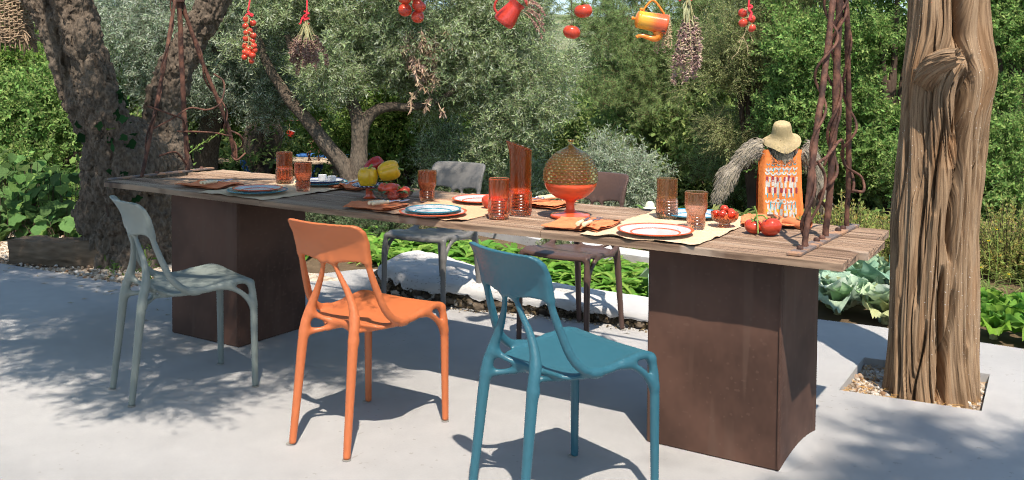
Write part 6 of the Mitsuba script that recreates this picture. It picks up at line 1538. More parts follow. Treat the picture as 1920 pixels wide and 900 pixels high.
# olive outside the picture to the left of the camera: its low boughs shade the left foreground
k = thing('olive_tree', 'olive tree outside the picture whose boughs reach over the near left of the table', 'tree')
branchy(k, [([(-0.4, -3.6, -0.1), (-0.35, -3.5, 0.8), (-0.15, -3.2, 1.4), (0.1, -2.8, 1.95)], [0.24, 0.18, 0.15, 0.12]), ([(0.1, -2.8, 1.95), (0.5, -2.1, 2.35), (1.1, -1.5, 2.5), (2.1, -1.3, 2.6)], [0.11, 0.07, 0.045, 0.02]), ([(0.1, -2.8, 1.95), (0.2, -1.8, 2.35), (0.4, -0.9, 2.5), (1.1, -0.5, 2.6), (1.9, 0.0, 2.75)], [0.10, 0.06, 0.045, 0.03, 0.015]), ([(0.1, -2.8, 1.95), (-0.5, -2.2, 2.35), (-0.9, -1.2, 2.5)], [0.09, 0.05, 0.02])])
crown(k, 'olive', [(0.05, -1.30, 2.50, 0.50, 0.45, 0.2), (0.75, -1.45, 2.50, 0.55, 0.42, 0.2), (1.40, -1.60, 2.50, 0.50, 0.38, 0.2), (2.0, -1.60, 2.50, 0.42, 0.32, 0.2), (2.40, -1.15, 2.6, 0.38, 0.38, 0.2), (0.25, -0.65, 2.5, 0.60, 0.50, 0.25), (0.92, -0.98, 2.52, 0.45, 0.34, 0.2), (1.9, -0.75, 2.6, 0.50, 0.42, 0.22), (2.3, -0.55, 2.6, 0.32, 0.32, 0.2), (1.5, -1.05, 2.52, 0.42, 0.30, 0.16), (1.55, -0.85, 2.7, 0.35, 0.3, 0.15), (-0.6, -0.8, 2.5, 0.6, 0.6, 0.3), (-0.9, -1.6, 2.5, 0.7, 0.7, 0.3), (1.9, 0.1, 2.75, 0.35, 0.3, 0.2)], 2100, 0.80, 2, 0.435, 3.0)
# tall tree behind the camera on the right: soft shade on the pavement at the lower right
k = thing('pine_tree', 'tall tree behind the camera that casts soft dapples on the right foreground', 'tree')
branchy(k, [([(8.4, -5.2, -0.1), (8.2, -4.9, 3), (7.9, -4.5, 6), (7.6, -4.2, 9)], [0.25, 0.2, 0.14, 0.05]), ([(8.0, -4.6, 5.6), (7.3, -3.9, 6.4), (6.6, -3.0, 7.0)], [0.09, 0.05, 0.015])])
crown(k, 'broad', [(6.98, -2.62, 7.0, 0.42, 0.28, 0.3), (7.15, -3.1, 7.2, 0.42, 0.35, 0.35), (7.6, -2.75, 7.2, 0.45, 0.35, 0.3), (8.2, -4.3, 8.2, 1.1, 1.1, 1.0)], 330, 1.2, 3, 0.42, 1.4)

# forked olive in the middle
k = thing('olive_tree', 'forked olive tree with wide grey green crown behind the middle of the table', 'tree')
branchy(k, [([(-2.90, 5.22, -0.45), (-2.90, 5.24, 0.06), (-2.90, 5.26, 0.42), (-2.92, 5.27, 0.75), (-3.03, 5.25, 1.05), (-3.09, 5.29, 1.5)], [0.16, 0.105, 0.092, 0.082, 0.055, 0.035]),
            ([(-2.90, 5.24, -0.30), (-3.00, 5.18, 0.16), (-3.22, 5.06, 0.48), (-3.41, 4.96, 0.75), (-3.56, 4.87, 0.95), (-3.67, 4.81, 1.13), (-3.8, 4.74, 1.37), (-3.95, 4.69, 1.8)], [0.15, 0.10, 0.085, 0.074, 0.066, 0.058, 0.05, 0.038]),
            ([(-2.90, 5.26, 0.42), (-2.86, 5.29, 0.68), (-2.76, 5.35, 0.84), (-2.6, 5.46, 0.905), (-2.40, 5.58, 0.90), (-2.15, 5.75, 0.98), (-1.9, 5.95, 1.2)], [0.085, 0.075, 0.062, 0.053, 0.046, 0.036, 0.02]),
            ([(-3.24, 5.05, 1.0), (-3.32, 5.0, 1.16), (-3.46, 4.95, 1.28), (-3.55, 4.9, 1.45), (-3.6, 4.85, 1.7)], [0.02, 0.035, 0.04, 0.04, 0.03])])
crown(k, 'olive', [(-3.95, 4.75, 1.85, 0.62), (-3.3, 5.3, 1.85, 0.75), (-2.7, 5.75, 1.75, 0.75), (-2.1, 6.15, 1.6, 0.80), (-1.55, 6.5, 1.35, 0.70), (-1.35, 6.65, 0.95, 0.42), (-3.05, 5.0, 1.28, 0.40), (-3.45, 5.2, 1.40, 0.36), (-2.6, 5.65, 1.40, 0.36), (-2.2, 6.1, 0.98, 0.45), (-1.65, 6.4, 0.72, 0.50), (-1.75, 6.35, 0.42, 0.38), (-2.6, 5.8, 2.6, 1.0), (-3.6, 5.2, 2.7, 0.9), (-1.7, 6.4, 2.1, 0.65)], 4300, 0.80, 4, 0.42, 2.3)
# dead brown tuft in its crown
V, F, C, b0 = [], [], [], 0
pr_ = np.random.default_rng(6)
dv, dl = [], []
for q in range(46):
    s = np.array([-2.15, 5.45, 1.80]) + EH * pr_.normal(0, 0.10) + [0, pr_.uniform(-0.1, 0.1), -abs(pr_.normal(0, 0.30))]
    L = pr_.uniform(0.08, 0.24); e = s + EH * pr_.normal(0.02, 0.06) + [0, 0, -L]
    P_ = spline([s, (s + e) / 2 + pr_.normal(0, 0.025, 3), e], 8)
    dv.append(tube(P_, np.array([0.004, 0.006, 0.007, 0.007, 0.006, 0.006, 0.005, 0.003]), 4))
    for t in P_[2:]:
        for _ in range(4): dl.append(t)
m = cat_(dv); dl = np.array(dl)
lv_, lf_, lc_ = leaves(dl, nrm(pr_.normal(0, 0.6, dl.shape) + [0, 0, -1.0]), nrm(pr_.normal(0, 1, dl.shape)), pr_.uniform(0.05, 0.09, len(dl)), pr_.uniform(0.014, 0.026, len(dl)), tint(pr_, len(dl), (0.36, 0.26, 0.19), 0.3))
add(k + '__dead_tuft', (np.vstack([m.vertices, lv_]), np.vstack([m.faces, lf_ + len(m.vertices)])), 'mat_dry', color=np.vstack([np.repeat(tint(pr_, 46, (0.32, 0.23, 0.17), 0.25), len(m.vertices) // 46, 0), lc_]), kind='stuff', label='drooping tuft of dead brown twigs and leaves')

# silvery olive behind at the left
k = thing('olive_tree', 'silvery olive tree filling the gap behind the old olive trunk', 'tree')
branchy(k, [([(-5.6, 5.4, -0.7), (-5.5, 5.3, 0.2), (-5.2, 5.2, 1.0), (-5.0, 5.1, 2.0)], [0.2, 0.15, 0.12, 0.05]), ([(-5.5, 5.3, 0.2), (-5.9, 5.0, 0.8), (-6.2, 4.7, 1.6)], [0.1, 0.08, 0.04])])
crown(k, 'silver', [(-5.9, 4.5, 1.9, 0.85), (-5.2, 4.95, 1.9, 0.85), (-4.5, 5.35, 1.9, 0.8), (-5.45, 4.8, 1.25, 0.6), (-4.7, 5.2, 1.25, 0.55), (-4.4, 5.4, 0.85, 0.35), (-5.2, 5.2, 2.8, 1.0)], 2300, 0.82, 5, 0.42, 2.3)
# gnarled trunk seen behind, with hanging moss
k = thing('olive_tree', 'shaded gnarled olive trunk far down the garden above the blue chairs', 'tree')
branchy(k, [([(-6.75, 7.4, -1.1), (-6.8, 7.38, -0.3), (-6.7, 7.4, 0.35), (-6.75, 7.38, 0.75), (-6.6, 7.5, 1.3)], [0.30, 0.22, 0.30, 0.17, 0.12]), ([(-6.75, 7.38, 0.7), (-7.1, 7.2, 0.85), (-7.5, 6.9, 0.85)], [0.12, 0.09, 0.06])])
crown(k, 'olive', [(-6.6, 7.6, 2.2, 1.2), (-7.6, 7.0, 1.8, 0.9)], 350, 1.3, 6)

# bright shrubs between and behind
def shrub(name, lab, sp, blobs, n, size, seed, gap=0.36, cat='shrub', group_=None, freq=1.8, trunk=True):
    k = thing(name, lab, cat, group_)
    b = np.array([q[:3] for q in blobs]); c = b.mean(0); g = float(ground_z(c[0], c[1])) - 0.1
    if trunk:
        branchy(k, [([(c[0], c[1], g), (c[0] + 0.05, c[1], (g + c[2]) / 2), tuple(c)], [0.09, 0.07, 0.03])] + [([(c[0], c[1], g + 0.1), tuple((np.array(q[:3]) + c) / 2 - [0, 0, 0.1]), tuple(q[:3])], [0.05, 0.035, 0.012]) for q in blobs[:6]], 'mat_dark_bark')
    crown(k, sp, blobs, n, size, seed, gap, freq)
shrub('green_shrub', 'bright green shrub seen through the fork of the middle olive', 'bright', [(-4.3, 7.6, 0.35, 0.75), (-3.6, 8.0, 0.45, 0.8), (-4.9, 7.3, 0.7, 0.7), (-4.1, 7.9, 1.2, 0.8)], 700, 1.25, 11)
shrub('green_shrub', 'bright green shrub behind the left iron stand', 'bright', [(-6.5, 5.1, 1.15, 0.5), (-5.9, 5.6, 1.0, 0.45), (-5.3, 6.0, 1.0, 0.42)], 420, 1.05, 12)
shrub('green_shrub', 'light green shrub at the far left edge beyond the broad leaved plants', 'broad', [(-6.6, 2.3, 0.65, 0.75), (-5.9, 2.9, 0.45, 0.75), (-5.2, 3.4, 0.35, 0.7), (-6.9, 2.1, 1.3, 0.6), (-5.6, 3.2, 0.95, 0.45), (-4.7, 3.7, 0.25, 0.5)], 1500, 0.9, 13, 0.44)
shrub('green_shrub', 'green shrub hanging high at the left between the lampshade and the trunk', 'bright', [(-6.7, 3.2, 1.55, 0.55), (-6.3, 3.5, 1.15, 0.45), (-6.9, 3.0, 2.2, 0.7)], 420, 1.1, 14, 0.40)
shrub('grey_shrub', 'grey green shrub standing behind the orange goblet', 'silver', [(-1.05, 8.0, 0.22, 0.36), (-0.8, 8.2, -0.05, 0.36), (-1.3, 7.9, -0.1, 0.36), (-1.0, 8.1, -0.4, 0.5)], 420, 0.8, 15)
shrub('grey_shrub', 'grey green brush with bare twigs behind the grey chair', 'olive', [(-2.6, 6.7, 0.15, 0.5), (-2.1, 7.0, 0.05, 0.5), (-2.4, 6.9, -0.3, 0.5), (-1.6, 7.2, -0.2, 0.45)], 420, 1.0, 16, 0.42)
# pines
def pine(lab, base, blobs, n, seed, lean=0.0):
    k = thing('pine_tree', lab, 'tree')
    x, y = base; g = float(ground_z(x, y)) - 0.1
    top = max(b[2] for b in blobs) + 0.4
    limbs = [([(x, y, g), (x + lean * 0.3, y, g + 1.2), (x + lean * 0.6, y, g + 2.6), (x + lean, y, top)], [0.15, 0.125, 0.09, 0.03])]
    for b in blobs[:9]:
        limbs.append(([(x + lean * 0.4, y, b[2] - 0.35), ((x + b[0]) / 2, (y + b[1]) / 2, b[2] - 0.22), b[:3]], [0.045, 0.03, 0.010]))
    branchy(k, limbs, 'mat_dark_bark')
    crown(k, 'pine', blobs, int(n * 1.25), 1.05, seed, 0.44, 2.0, up=0.5, shell=0.5)
pine('soft green pine behind the goblet, left of the hanging coffee pot', (-2.25, 12.0), [(-2.9, 11.3, 2.1, 0.7), (-2.4, 11.6, 2.5, 0.7), (-2.75, 11.3, 1.35, 0.65), (-2.15, 11.7, 1.5, 0.7), (-2.7, 11.4, 0.6, 0.6), (-2.1, 11.8, 0.7, 0.65), (-2.6, 11.5, -0.2, 0.6), (-1.9, 11.9, 0.0, 0.5)], 1250, 21)
pine('darker pine behind the tall pale tumbler and the dried herbs', (-1.62, 12.2), [(-1.75, 12.0, 2.0, 0.7), (-1.2, 12.3, 2.3, 0.8), (-1.5, 12.1, 1.25, 0.65), (-0.9, 12.5, 1.4, 0.7), (-1.0, 12.4, 0.6, 0.55), (-1.6, 12.0, 0.55, 0.5), (-1.2, 12.3, 3.2, 0.9)], 1150, 22)
pine('low sunlit pine bough behind the scarecrow arm', (0.1, 11.2), [(-0.7, 10.9, -0.1, 0.5), (-0.2, 11.1, 0.1, 0.55), (-0.4, 11.0, -0.6, 0.5), (0.2, 11.3, -0.4, 0.5)], 480, 23)
shrub('tamarisk', 'yellowish feathery tree above the scarecrow', 'fine', [(0.0, 9.5, 1.75, 0.6), (0.45, 9.8, 2.1, 0.65), (-0.25, 9.4, 1.2, 0.5), (0.3, 9.7, 1.3, 0.55), (0.05, 9.5, 0.65, 0.5), (0.5, 9.9, 0.75, 0.45), (0.3, 9.7, 2.9, 0.7)], 1500, 1.0, 24, 0.44, 'tree')
# dark evergreens at the right
for q, (lab, bl, n) in enumerate((('evergreen tree behind the right iron stand, sunlit in clumps', [(0.95, 8.9, 1.55, 0.55), (1.3, 9.2, 2.1, 0.65), (1.0, 8.95, 0.85, 0.5), (1.35, 9.2, 1.1, 0.5), (1.05, 9.0, 0.2, 0.45), (1.4, 9.3, 0.3, 0.45)], 850),
                                  ('dark evergreen tree just left of the dead trunk', [(1.75, 9.4, 1.9, 0.6), (1.9, 9.5, 1.1, 0.55), (1.7, 9.4, 0.4, 0.5), (2.2, 9.7, 1.6, 0.6), (2.1, 9.6, 0.2, 0.5), (2.0, 9.6, 2.7, 0.8)], 800),
                                  ('dark evergreen tree at the upper right edge behind the dead trunk', [(2.9, 10.1, 1.9, 0.6), (3.3, 10.4, 1.3, 0.6), (2.8, 10.1, 1.0, 0.5), (3.5, 10.5, 2.2, 0.7), (3.6, 10.6, 0.7, 0.55), (3.0, 10.2, 0.35, 0.5), (3.2, 10.4, 3.0, 0.9)], 950),
                                  ('low dark evergreen bush at the right edge behind the flowering bushes', [(3.0, 9.0, 0.35, 0.5), (3.5, 9.3, 0.4, 0.5), (3.9, 9.6, 0.5, 0.5), (3.2, 9.1, 0.0, 0.45), (3.7, 9.4, 0.0, 0.45), (2.5, 8.7, 0.2, 0.45)], 640))):
    shrub('evergreen_tree' if q < 3 else 'evergreen_bush', lab, 'broad', bl, int(n * 1.5), 0.88, 30 + q, 0.44, 'tree' if q < 3 else 'bush')
# dense wood beyond
wood = np.random.default_rng(50)
def ondir(px, d):
    """a place at distance d ahead of the terrace, px metres to the right of its axis"""
    return CAM[:2] + d * np.array([-0.535, 0.844]) + px * np.array([0.844, 0.536])
BW = [(-13.5, 20, 2.6, 'dark'), (-11.5, 19, 2.4, 'dark'), (-9.5, 20, 2.5, 'broad'), (-7.5, 19, 2.0, 'dark'), (-5.6, 20, 2.1, 'broad'), (-3.6, 19.5, 1.9, 'dark'), (-1.7, 20, 1.7, 'broad'), (0.2, 23, 1.1, 'dark'), (2.1, 21, 1.5, 'dark'), (4.0, 20, 2.3, 'broad'), (6.0, 19, 2.6, 'dark'), (8.0, 18, 2.5, 'broad'), (10.0, 18, 2.6, 'dark'), (12.2, 17, 2.5, 'dark'), (3.0, 16.5, 1.4, 'dark'), (5.6, 15, 1.6, 'dark'), (7.6, 14.5, 1.7, 'dark'), (-4.6, 16.5, 1.3, 'dark'), (-7.8, 16, 1.6, 'dark'), (-10.0, 15, 1.9, 'dark')]
ORD = ('first', 'second', 'third', 'fourth', 'fifth', 'sixth', 'seventh', 'eighth', 'ninth', 'tenth', 'eleventh', 'twelfth', 'thirteenth', 'fourteenth', 'fifteenth', 'sixteenth', 'seventeenth', 'eighteenth', 'nineteenth', 'twentieth')
BW.sort(key=lambda b: b[0] / b[1])
for q, (pxm, d, h_, sp) in enumerate(BW):
    x, y = ondir(pxm, d); g = float(ground_z(x, y))
    bl = [(x + wood.normal(0, 0.5), y + wood.normal(0, 0.4), g + h_ * z, 1.15) for z in (0.15, 0.45, 0.75, 1.0, 1.3) for _ in (0, 1)]
    side = 'left' if pxm < -3 else 'middle' if pxm < 3 else 'right'
    shrub('woodland_tree', 'dark green tree in the wood beyond the garden, %s from the left' % ORD[q], sp, bl, 700, 1.35 if sp == 'dark' else 1.7, 60 + q, 0.33, 'tree', 'dark trees in the wood beyond the garden', 0.9)
# shaded trunks at the far left
k = thing('dead_stump', 'dark old trunk in deep shade at the far left below the lampshade', 'trunk')
branchy(k, [([(-6.9, 1.9, -0.3), (-6.8, 1.95, 0.5), (-6.75, 1.95, 1.2), (-6.9, 1.9, 1.9)], [0.28, 0.24, 0.2, 0.16]), ([(-6.75, 1.95, 0.6), (-6.3, 2.3, 0.8), (-5.8, 2.6, 0.9)], [0.09, 0.06, 0.03])], 'mat_dark_bark')

# ---------------------------------------------------------------- plants of the beds
gr = np.random.default_rng(90)
def big_leaf(L, w, bend, ruf, seed, nu=9, nv=7, cup=0.25, petiole=0.15):
    """a broad leaf along +x, bent down at its tip, with a ruffled edge"""
    u, v = np.meshgrid(np.linspace(0, 1, nu), np.linspace(-1, 1, nv), indexing='ij')
    prof = np.where(u < petiole, 0.10, np.sin(PI * np.clip((u - petiole) / (1 - petiole) * 0.93 + 0.04, 0, 1)) ** 0.6)
    rr = 1 + 0.10 * np.sin(u * 23 + seed) * np.abs(v)
    X = u * L; Y = v * w / 2 * prof * rr
    Z = bend * L * (0.9 * u - 1.25 * u * u) + cup * w * np.abs(v) ** 1.5 * prof + ruf * w * np.sin(u * 17 + np.sign(v) * 1.5 + seed) * np.abs(v) ** 2 * 0.5 + 0.03 * w * np.sin(v * 9 + u * 6 + seed)
    vein = np.exp(-(np.abs(v) / 0.12) ** 2)
    return np.stack([X, Y, Z], -1).reshape(-1, 3), grid_faces(nu, nv), vein.reshape(-1)
leafy('cabbage_leaf', 0.35, 0.6); leafy('lettuce_leaf', 0.8, 0.4)
def rosette(name, lab, cat, x, y, R, H, nl, col, seed, bsdf, ruf=0.25, group_=None, wide=0.8, var=0.2, vein=(0.35, 0.42, 0.30)):
    r = np.random.default_rng(seed); k = thing(name, lab, cat, group_)
    g = float(ground_z(x, y))
    for i in range(nl):
        t = i / nl
        a = i * 2.4 + r.normal(0, 0.15); el = 0.25 + 1.05 * t
        L = R * (1.05 - 0.35 * t) * r.uniform(0.85, 1.15)
        v, f, ve = big_leaf(L, L * wide, 0.5 * (1 - 0.5 * t), ruf, r.random() * 9, 12, 11, cup=0.25 + 0.2 * t)
        M = rotz(a) @ roty(-el)
        c = np.array(col) * (1 + var * r.normal(0, 0.6)) * np.array([1 + 0.1 * r.normal(), 1, 1 + 0.15 * r.normal()])
        C = c[None] * (1 - 0.45 * ve[:, None]) + np.array(vein)[None] * 0.45 * ve[:, None]
        add(k + '__leaf', trimesh.Trimesh(v @ M.T + [x, y, g + 0.012 + H * 0.15 * t], f, process=False), bsdf, smooth=True, color=np.clip(C, 0.01, 0.8))
    add(k + '__stem', tube([(x, y, g - 0.02), (x, y, g + 0.02 + H * 0.15)], [0.022, 0.015], 8), 'mat_stem_pale', smooth=True)
CB = (0.33, 0.43, 0.29)
for q, (x, y, R, H, lab) in enumerate(((3.05, 2.58, 0.25, 0.30, 'blue green cabbage right beside the right leg block, nearest of the right bed'), (3.32, 2.52, 0.25, 0.30, 'blue green cabbage just left of the dead trunk at the paving edge'), (3.10, 3.0, 0.29, 0.5, 'large cabbage with upright leaves behind the nearest cabbages'), (3.42, 2.95, 0.24, 0.4, 'cabbage partly hidden behind the dead trunk'), (2.85, 2.9, 0.22, 0.4, 'cabbage mostly hidden behind the right leg block'),
                                     (2.20, 2.32, 0.25, 0.28, 'dusty green cabbage behind the brown chair, nearest the kerb wall'), (2.45, 2.42, 0.24, 0.32, 'dusty green cabbage touching the left edge of the right leg block'), (2.30, 2.75, 0.22, 0.32, 'pale cabbage behind the two by the brown chair'), (1.95, 2.95, 0.20, 0.3, 'small pale cabbage under the table edge behind the brown chair'))):
    rosette('cabbage', lab, 'cabbage', x, y, R, H, 13, np.array(CB) * (1 + 0.08 * gr.normal()), 200 + q, 'mat_cabbage_leaf', 0.35, 'cabbages in the beds', 0.95)
for q, (x, y, R, lab) in enumerate(((3.86, 2.52, 0.20, 'bright green lettuce at the right of the dead trunk'), (4.12, 2.46, 0.21, 'bright green lettuce near the right edge at the paving'), (4.36, 2.42, 0.21, 'bright green lettuce at the right edge of the picture'), (4.02, 2.82, 0.20, 'lettuce in the second row beside the dead trunk'), (4.28, 2.78, 0.20, 'lettuce in the second row at the right edge'), (3.80, 2.95, 0.18, 'lettuce half hidden behind the dead trunk'))):
    rosette('lettuce', lab, 'lettuce', x, y, R, 0.26, 15, (0.17, 0.33, 0.06), 300 + q, 'mat_lettuce_leaf', 0.45, 'lettuces in the right bed', 0.62, 0.22, (0.25, 0.36, 0.12))
# leafy salad greens behind the kerb wall: one mass
def blades(pts, nl, L, w, col, alt, p_alt, rng, el=(0.35, 1.2)):
    V, F, C, base = [], [], [], 0
    for (x, y, s) in pts:
        g = float(ground_z(x, y))
        for i in range(nl):
            a = rng.random() * 6.28; e = rng.uniform(*el); l = L * s * rng.uniform(0.6, 1.15); ww = w * s * rng.uniform(0.7, 1.2)
            t = np.linspace(0, 1, 5)
            r = l * (np.cos(e) * t + 0.25 * t * t); z = l * (np.sin(e) * t - 0.55 * t * t)
            wd = ww * np.array([0.25, 0.75, 1.0, 0.8, 0.05]) * (1 + 0.25 * rng.normal(0, 1, 5))
            d = np.array([math.cos(a), math.sin(a), 0]); sd = np.array([-d[1], d[0], 0])
            P = np.array([x, y, g]) + d * r[:, None] + [0, 0, 1] * z[:, None] + sd * 0.03 * rng.normal() * t[:, None] ** 2
            lft, rgt = P + sd * wd[:, None] / 2 + [0, 0, 0.2] * wd[:, None], P - sd * wd[:, None] / 2 + [0, 0, 0.2] * wd[:, None]
            V.append(np.stack([lft, P, rgt], 1).reshape(-1, 3)); F.append(grid_faces(5, 3) + base); base += 15
            c = tint(rng, 1, col, 0.25, alt, p_alt); C.append(np.tile(c, (15, 1)))
    return np.vstack(V), np.vstack(F), np.vstack(C)
pts = []
while len(pts) < 150:
    x, y = gr.uniform(-0.9, 2.15), gr.uniform(1.98, 2.95)
    if y > 2.0 + 0.12 * abs(x - 1.3) * 0 and not (x > 1.85 and y < 2.9 and gr.random() < 0.75) and not (x < 0.45 and y < 2.15):
        pts.append((x, y, gr.uniform(0.7, 1.2)))
v, f, c = blades(pts, 24, 0.24, 0.042, (0.15, 0.31, 0.055), (0.27, 0.42, 0.09), 0.25, gr)
add('salad_greens', (v, f), 'mat_lettuce_leaf', smooth=True, color=c, kind='stuff', label='dense bright green leafy salad plants behind the kerb wall', cat='salad plants')
pts = [(gr.uniform(-2.2, 3.0), gr.uniform(3.75, 6.5), gr.uniform(0.7, 1.4)) for _ in range(260)]
v, f, c = blades(pts, 18, 0.26, 0.03, (0.13, 0.20, 0.055), (0.25, 0.28, 0.10), 0.3, gr)
add('weeds', (v, f), 'mat_leaf', smooth=True, color=c, kind='stuff', label='rough green weeds covering the ground behind the beds', cat='weeds')
pts = [(gr.uniform(3.0, 6.5), gr.uniform(3.0, 5.2), gr.uniform(0.5, 1.0)) for _ in range(170)]
v, f, c = blades(pts, 26, 0.30, 0.010, (0.24, 0.33, 0.10), (0.40, 0.41, 0.18), 0.3, gr, (0.8, 1.5))
add('tall_grass', (v, f), 'mat_leaf', smooth=True, color=c, kind='stuff', label='thin pale green grass in front of the flowering bushes at the right', cat='grass')
# pale path between the beds
pp = [(-3.0, 3.9), (-1.0, 3.78), (0.3, 3.45), (0.9, 3.22), (2.0, 3.12), (2.0, 3.30), (0.95, 3.45), (0.3, 3.70), (-1.0, 4.05), (-3.0, 4.2)]
m = trimesh.creation.extrude_polygon(Polygon(pp), 0.10, engine='earcut'); m.apply_translation((0, 0, -0.07))
add('garden_path', m, 'mat_plaster', kind='structure', label='whitewashed path edge between the two planting beds')
# rosemary and lavender tufts
def tuft_bush(name, lab, x, y, R, H, n, col, alt, seed, cat='bush', tip=None):
    r = np.random.default_rng(seed); k = thing(name, lab, cat); g = float(ground_z(x, y))
    Bs, Ds, Ns, st, tips = [], [], [], [], []
    for i in range(n):
        a = r.random() * 6.28; e = math.acos(1 - r.random() * 0.85); d = np.array([math.cos(a) * math.sin(e), math.sin(a) * math.sin(e), math.cos(e)])
        top = d * np.array([R, R, H]) * r.uniform(0.75, 1.08)
        P = spline([np.array([x, y, g]) + top * [0.25, 0.25, 0], np.array([x, y, g]) + top * [0.7, 0.7, 0.55], np.array([x, y, g]) + top], 14)
        st.append(tube(P[::4], 0.0022, 3, caps=False))
        for j in range(4, 14):
            for _ in range(4):
                Bs.append(P[j]); Ds.append(nrm(r.normal(0, 1, 3) + (P[13] - P[4]) / 0.15)); Ns.append(nrm(r.normal(0, 1, 3)))
        tips.append(P[-1])
    m = len(Bs)
    v, f, c = leaves(np.array(Bs), np.array(Ds), np.array(Ns), r.uniform(0.020, 0.038, m), r.uniform(0.006, 0.011, m), tint(r, m, col, 0.25, alt, 0.2))
    add(k + '__leaves', (v, f), 'mat_leaf', color=c, kind='stuff')
    add(k + '__stems', cat_(st), 'mat_dark_bark')
    if tip is not None:
        T_ = np.array(tips)[::3]
        Bq = np.repeat(T_, 5, 0); v, f, c = leaves(Bq, nrm(r.normal(0, 1, Bq.shape) + [0, 0, 0.6]), nrm(r.normal(0, 1, Bq.shape)), r.uniform(0.012, 0.022, len(Bq)), r.uniform(0.012, 0.018, len(Bq)), tint(r, len(Bq), tip, 0.15))
        add(k + '__flowers', (v, f), 'mat_leaf_matte', color=c, kind='stuff')
RO, ROA = (0.14, 0.20, 0.10), (0.26, 0.31, 0.18)
tuft_bush('rosemary_bush', 'grey green rosemary bush between the left leg block and the orange chair', -0.75, 3.05, 0.38, 0.26, 230, RO, ROA, 1)
tuft_bush('rosemary_bush', 'small rosemary bush behind the orange chair backrest, right of the larger one', -0.15, 3.0, 0.28, 0.24, 160, (0.19, 0.20, 0.10), (0.36, 0.32, 0.18), 2)
tuft_bush('rosemary_bush', 'rosemary bush hidden mostly by the left leg block', -1.45, 3.15, 0.38, 0.28, 200, RO, ROA, 3)
tuft_bush('lavender_tuft', 'small round lavender tuft above the teal chair under the table edge', 0.95, 3.0, 0.15, 0.22, 120, (0.24, 0.29, 0.16), (0.38, 0.39, 0.25), 4)
for q, (x, y, R, H, lab) in enumerate(((3.25, 3.75, 0.40, 0.50, 'yellowish flowering bush left of the dead trunk behind the cabbages'), (2.75, 3.9, 0.38, 0.50, 'yellowish flowering bush right of the scarecrow'), (4.25, 4.2, 0.50, 0.52, 'yellowish flowering bush at the right edge behind the lettuces'), (3.75, 4.3, 0.42, 0.5, 'yellowish flowering bush just right of the dead trunk'), (4.8, 4.4, 0.45, 0.6, 'yellowish flowering bush half outside the right edge'), (4.55, 5.1, 0.5, 0.72, 'tallest reddish green bush at the right edge'))):
    tuft_bush('flowering_bush', lab, x, y, R, H, 330, (0.36, 0.42, 0.13), (0.55, 0.46, 0.19), 20 + q, 'bush', (0.42, 0.33, 0.10) if q < 5 else (0.36, 0.22, 0.10))
v, f, c = [], [], []
n = 42
Bq = np.stack([gr.uniform(3.6, 5.0, n), gr.uniform(3.2, 4.3, n), gr.uniform(0.06, 0.34, n)], 1)
Bq = np.repeat(Bq, 5, 0); a = np.tile(np.arange(5) * 1.257, n)
v, f, c = leaves(Bq, np.stack([np.cos(a), np.sin(a), a * 0 + 0.5], 1), np.tile([0, 0, 1.0], (len(Bq), 1)), np.full(len(Bq), 0.014), np.full(len(Bq), 0.012), tint(gr, len(Bq), (0.78, 0.62, 0.04), 0.1))
sv = [tube([(p[0], p[1], -0.02), (p[0] + 0.01, p[1], p[2] * 0.6), tuple(p)], 0.0016, 3, caps=False) for p in Bq[::5]]
kk = thing('yellow_wildflowers', 'scattered small yellow flowers on thin stalks in the grass at the right', 'wildflowers')
say(kk, kind='stuff')
add(kk + '__petals', (v, f), 'mat_leaf_matte', color=c, kind='stuff'); add(kk + '__stalks', cat_(sv), 'mat_stem_green', kind='stuff')
# broad leaved plants at the left
for q, (x, y, h_, lab) in enumerate(((-2.55, 1.45, 0.42, 'broad leaved green plant nearest the old olive trunk'), (-3.1, 1.25, 0.40, 'broad leaved green plant at the left, second from the trunk'), (-3.65, 1.05, 0.42, 'broad leaved green plant at the left edge by the gravel'), (-2.9, 1.75, 0.62, 'tall broad leaved plant behind the one nearest the trunk'), (-3.5, 1.65, 0.62, 'tall broad leaved plant at the left edge, second row'), (-4.1, 1.45, 0.60, 'tall broad leaved plant outside the left edge'), (-2.45, 2.05, 0.60, 'tall leafy plant close against the old olive trunk'), (-3.3, 2.2, 0.75, 'tallest broad leaved plant at the left, in the third row'), (-4.0, 2.0, 0.72, 'broad leaved plant in the third row at the left edge'))):
    k = thing('broad_leaved_plant', lab, 'plant'); r = np.random.default_rng(400 + q); st = []
    for i in range(78):
        a = r.random() * 6.28; rad = 0.34 * math.sqrt(r.random()); z = h_ * (0.12 + 0.88 * r.random() ** 0.8) * (1 - 0.5 * (rad / 0.34) ** 2)
        L = r.uniform(0.085, 0.15)
        v, f, ve = big_leaf(L, L * 0.85, 0.35, 0.2, r.random() * 9, 6, 5, 0.12, 0.05)
        M = rotz(-1.05 + r.normal(0, 0.8)) @ roty(r.normal(0.45, 0.3)) @ rotx(r.normal(0, 0.35))
        p = np.array([x + rad * math.cos(a), y + rad * math.sin(a), z - 0.03])
        c = tint(r, 1, (0.115, 0.205, 0.07), 0.3, (0.23, 0.36, 0.10), 0.2)
        add(k + '__leaf', trimesh.Trimesh(v @ M.T + p, f, process=False), 'mat_leaf', smooth=True, color=np.tile(c, (len(v), 1)))
        st.append(tube(spline([(x + rad * 0.3 * math.cos(a), y + rad * 0.3 * math.sin(a), -0.1), (p[0], p[1], p[2] * 0.5), tuple(p)], 6), 0.0026, 4, caps=False))
    add(k + '__stems', cat_(st), 'mat_dark_bark', kind='stuff')
pts = [(gr.uniform(-3.4, -1.9), gr.uniform(1.9, 2.8), gr.uniform(0.9, 1.3)) for _ in range(14)]
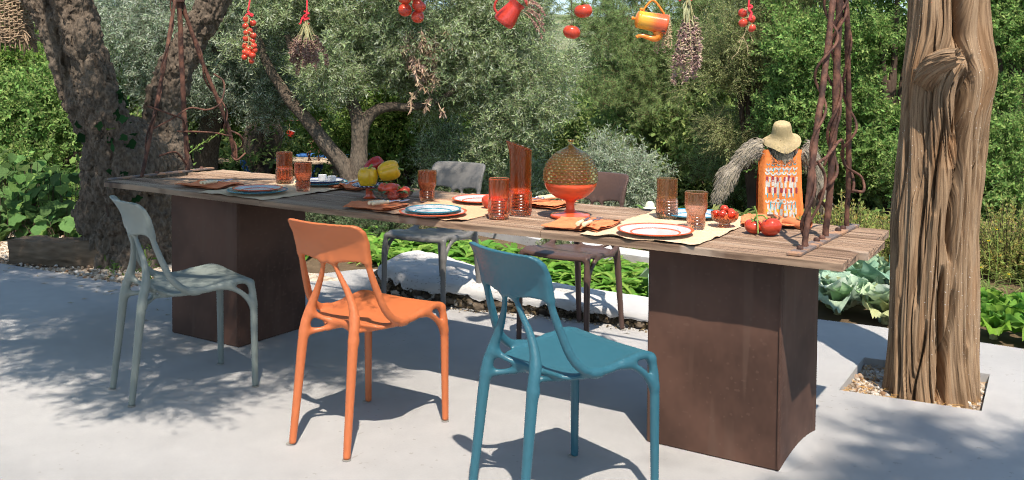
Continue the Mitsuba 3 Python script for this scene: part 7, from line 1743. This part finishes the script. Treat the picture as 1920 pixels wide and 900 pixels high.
v, f, c = blades(pts, 40, 0.62, 0.014, (0.20, 0.35, 0.06), (0.32, 0.44, 0.10), 0.3, gr, (1.0, 1.5))
add('long_grass', (v, f), 'mat_leaf', smooth=True, color=c, kind='stuff', label='long bright grass blades between the broad leaved plants and the olive', cat='grass')
pts = [(gr.uniform(-4.2, -2.0), gr.uniform(0.95, 1.35), gr.uniform(0.5, 0.9)) for _ in range(40)]
v, f, c = blades(pts, 22, 0.16, 0.014, (0.05, 0.075, 0.03), (0.13, 0.12, 0.07), 0.3, gr, (0.1, 1.0))
add('low_weeds', (v, f), 'mat_leaf', smooth=True, color=c, kind='stuff', label='low dusty weeds along the gravel below the broad leaved plants', cat='weeds')
# small weeds at the foot of the olive
for q, (x, y, h_, n, lab) in enumerate(((-0.82, 0.86, 0.20, 34, 'small upright weed behind the sage chair back'), (-1.05, 0.80, 0.09, 22, 'low dark green weed on the gravel left of the sage chair'), (-0.66, 0.78, 0.10, 26, 'low green weed on the gravel behind the sage chair legs'), (-0.5, 0.95, 0.08, 20, 'tiny weed in the gravel beside the left leg block'))):
    k = thing('weed', lab, 'weed'); r = np.random.default_rng(500 + q)
    Bs = np.stack([x + r.normal(0, 0.03, n), y + r.normal(0, 0.03, n), h_ * r.random(n)], 1)
    v, f, c = leaves(Bs, nrm(r.normal(0, 1, (n, 3)) + [0, 0, 0.5]), nrm(r.normal(0, 0.4, (n, 3)) + [0, 0, 1]), r.uniform(0.03, 0.055, n), r.uniform(0.010, 0.018, n), tint(r, n, (0.075, 0.15, 0.03)))
    add(k + '__leaves', (v, f), 'mat_leaf', color=c, kind='stuff')
    add(k + '__stem', tube([(x, y, -0.02), (x + 0.005, y, h_ * 0.9)], 0.0035, 5), 'mat_stem_green')
# a few fallen leaves on the paving by the gravel and the kerb wall
fr2 = np.random.default_rng(61)
n = 70
Bq = np.concatenate([np.stack([fr2.uniform(-2.4, 0.2, 38), 0.55 - np.abs(fr2.normal(0, 0.16, 38)), np.full(38, 0.003)], 1), np.array([[KF[j][0] + fr2.normal(0, 0.04), KF[j][1] - abs(fr2.normal(0, 0.05)), 0.003] for j in fr2.integers(5, 145, 32)])])
a = fr2.random(n) * 6.28
v, f, c = leaves(Bq, np.stack([np.cos(a), np.sin(a), fr2.uniform(0, 0.15, n)], 1), nrm(np.stack([fr2.normal(0, 0.15, n), fr2.normal(0, 0.15, n), np.ones(n)], 1)), fr2.uniform(0.025, 0.05, n), fr2.uniform(0.007, 0.012, n), tint(fr2, n, (0.26, 0.20, 0.10), 0.3), 0.25)
add('fallen_leaves', (v, f), 'mat_dry', color=c, kind='stuff', label='few dry fallen leaves on the pavement along the gravel and the kerb wall', cat='fallen leaves')
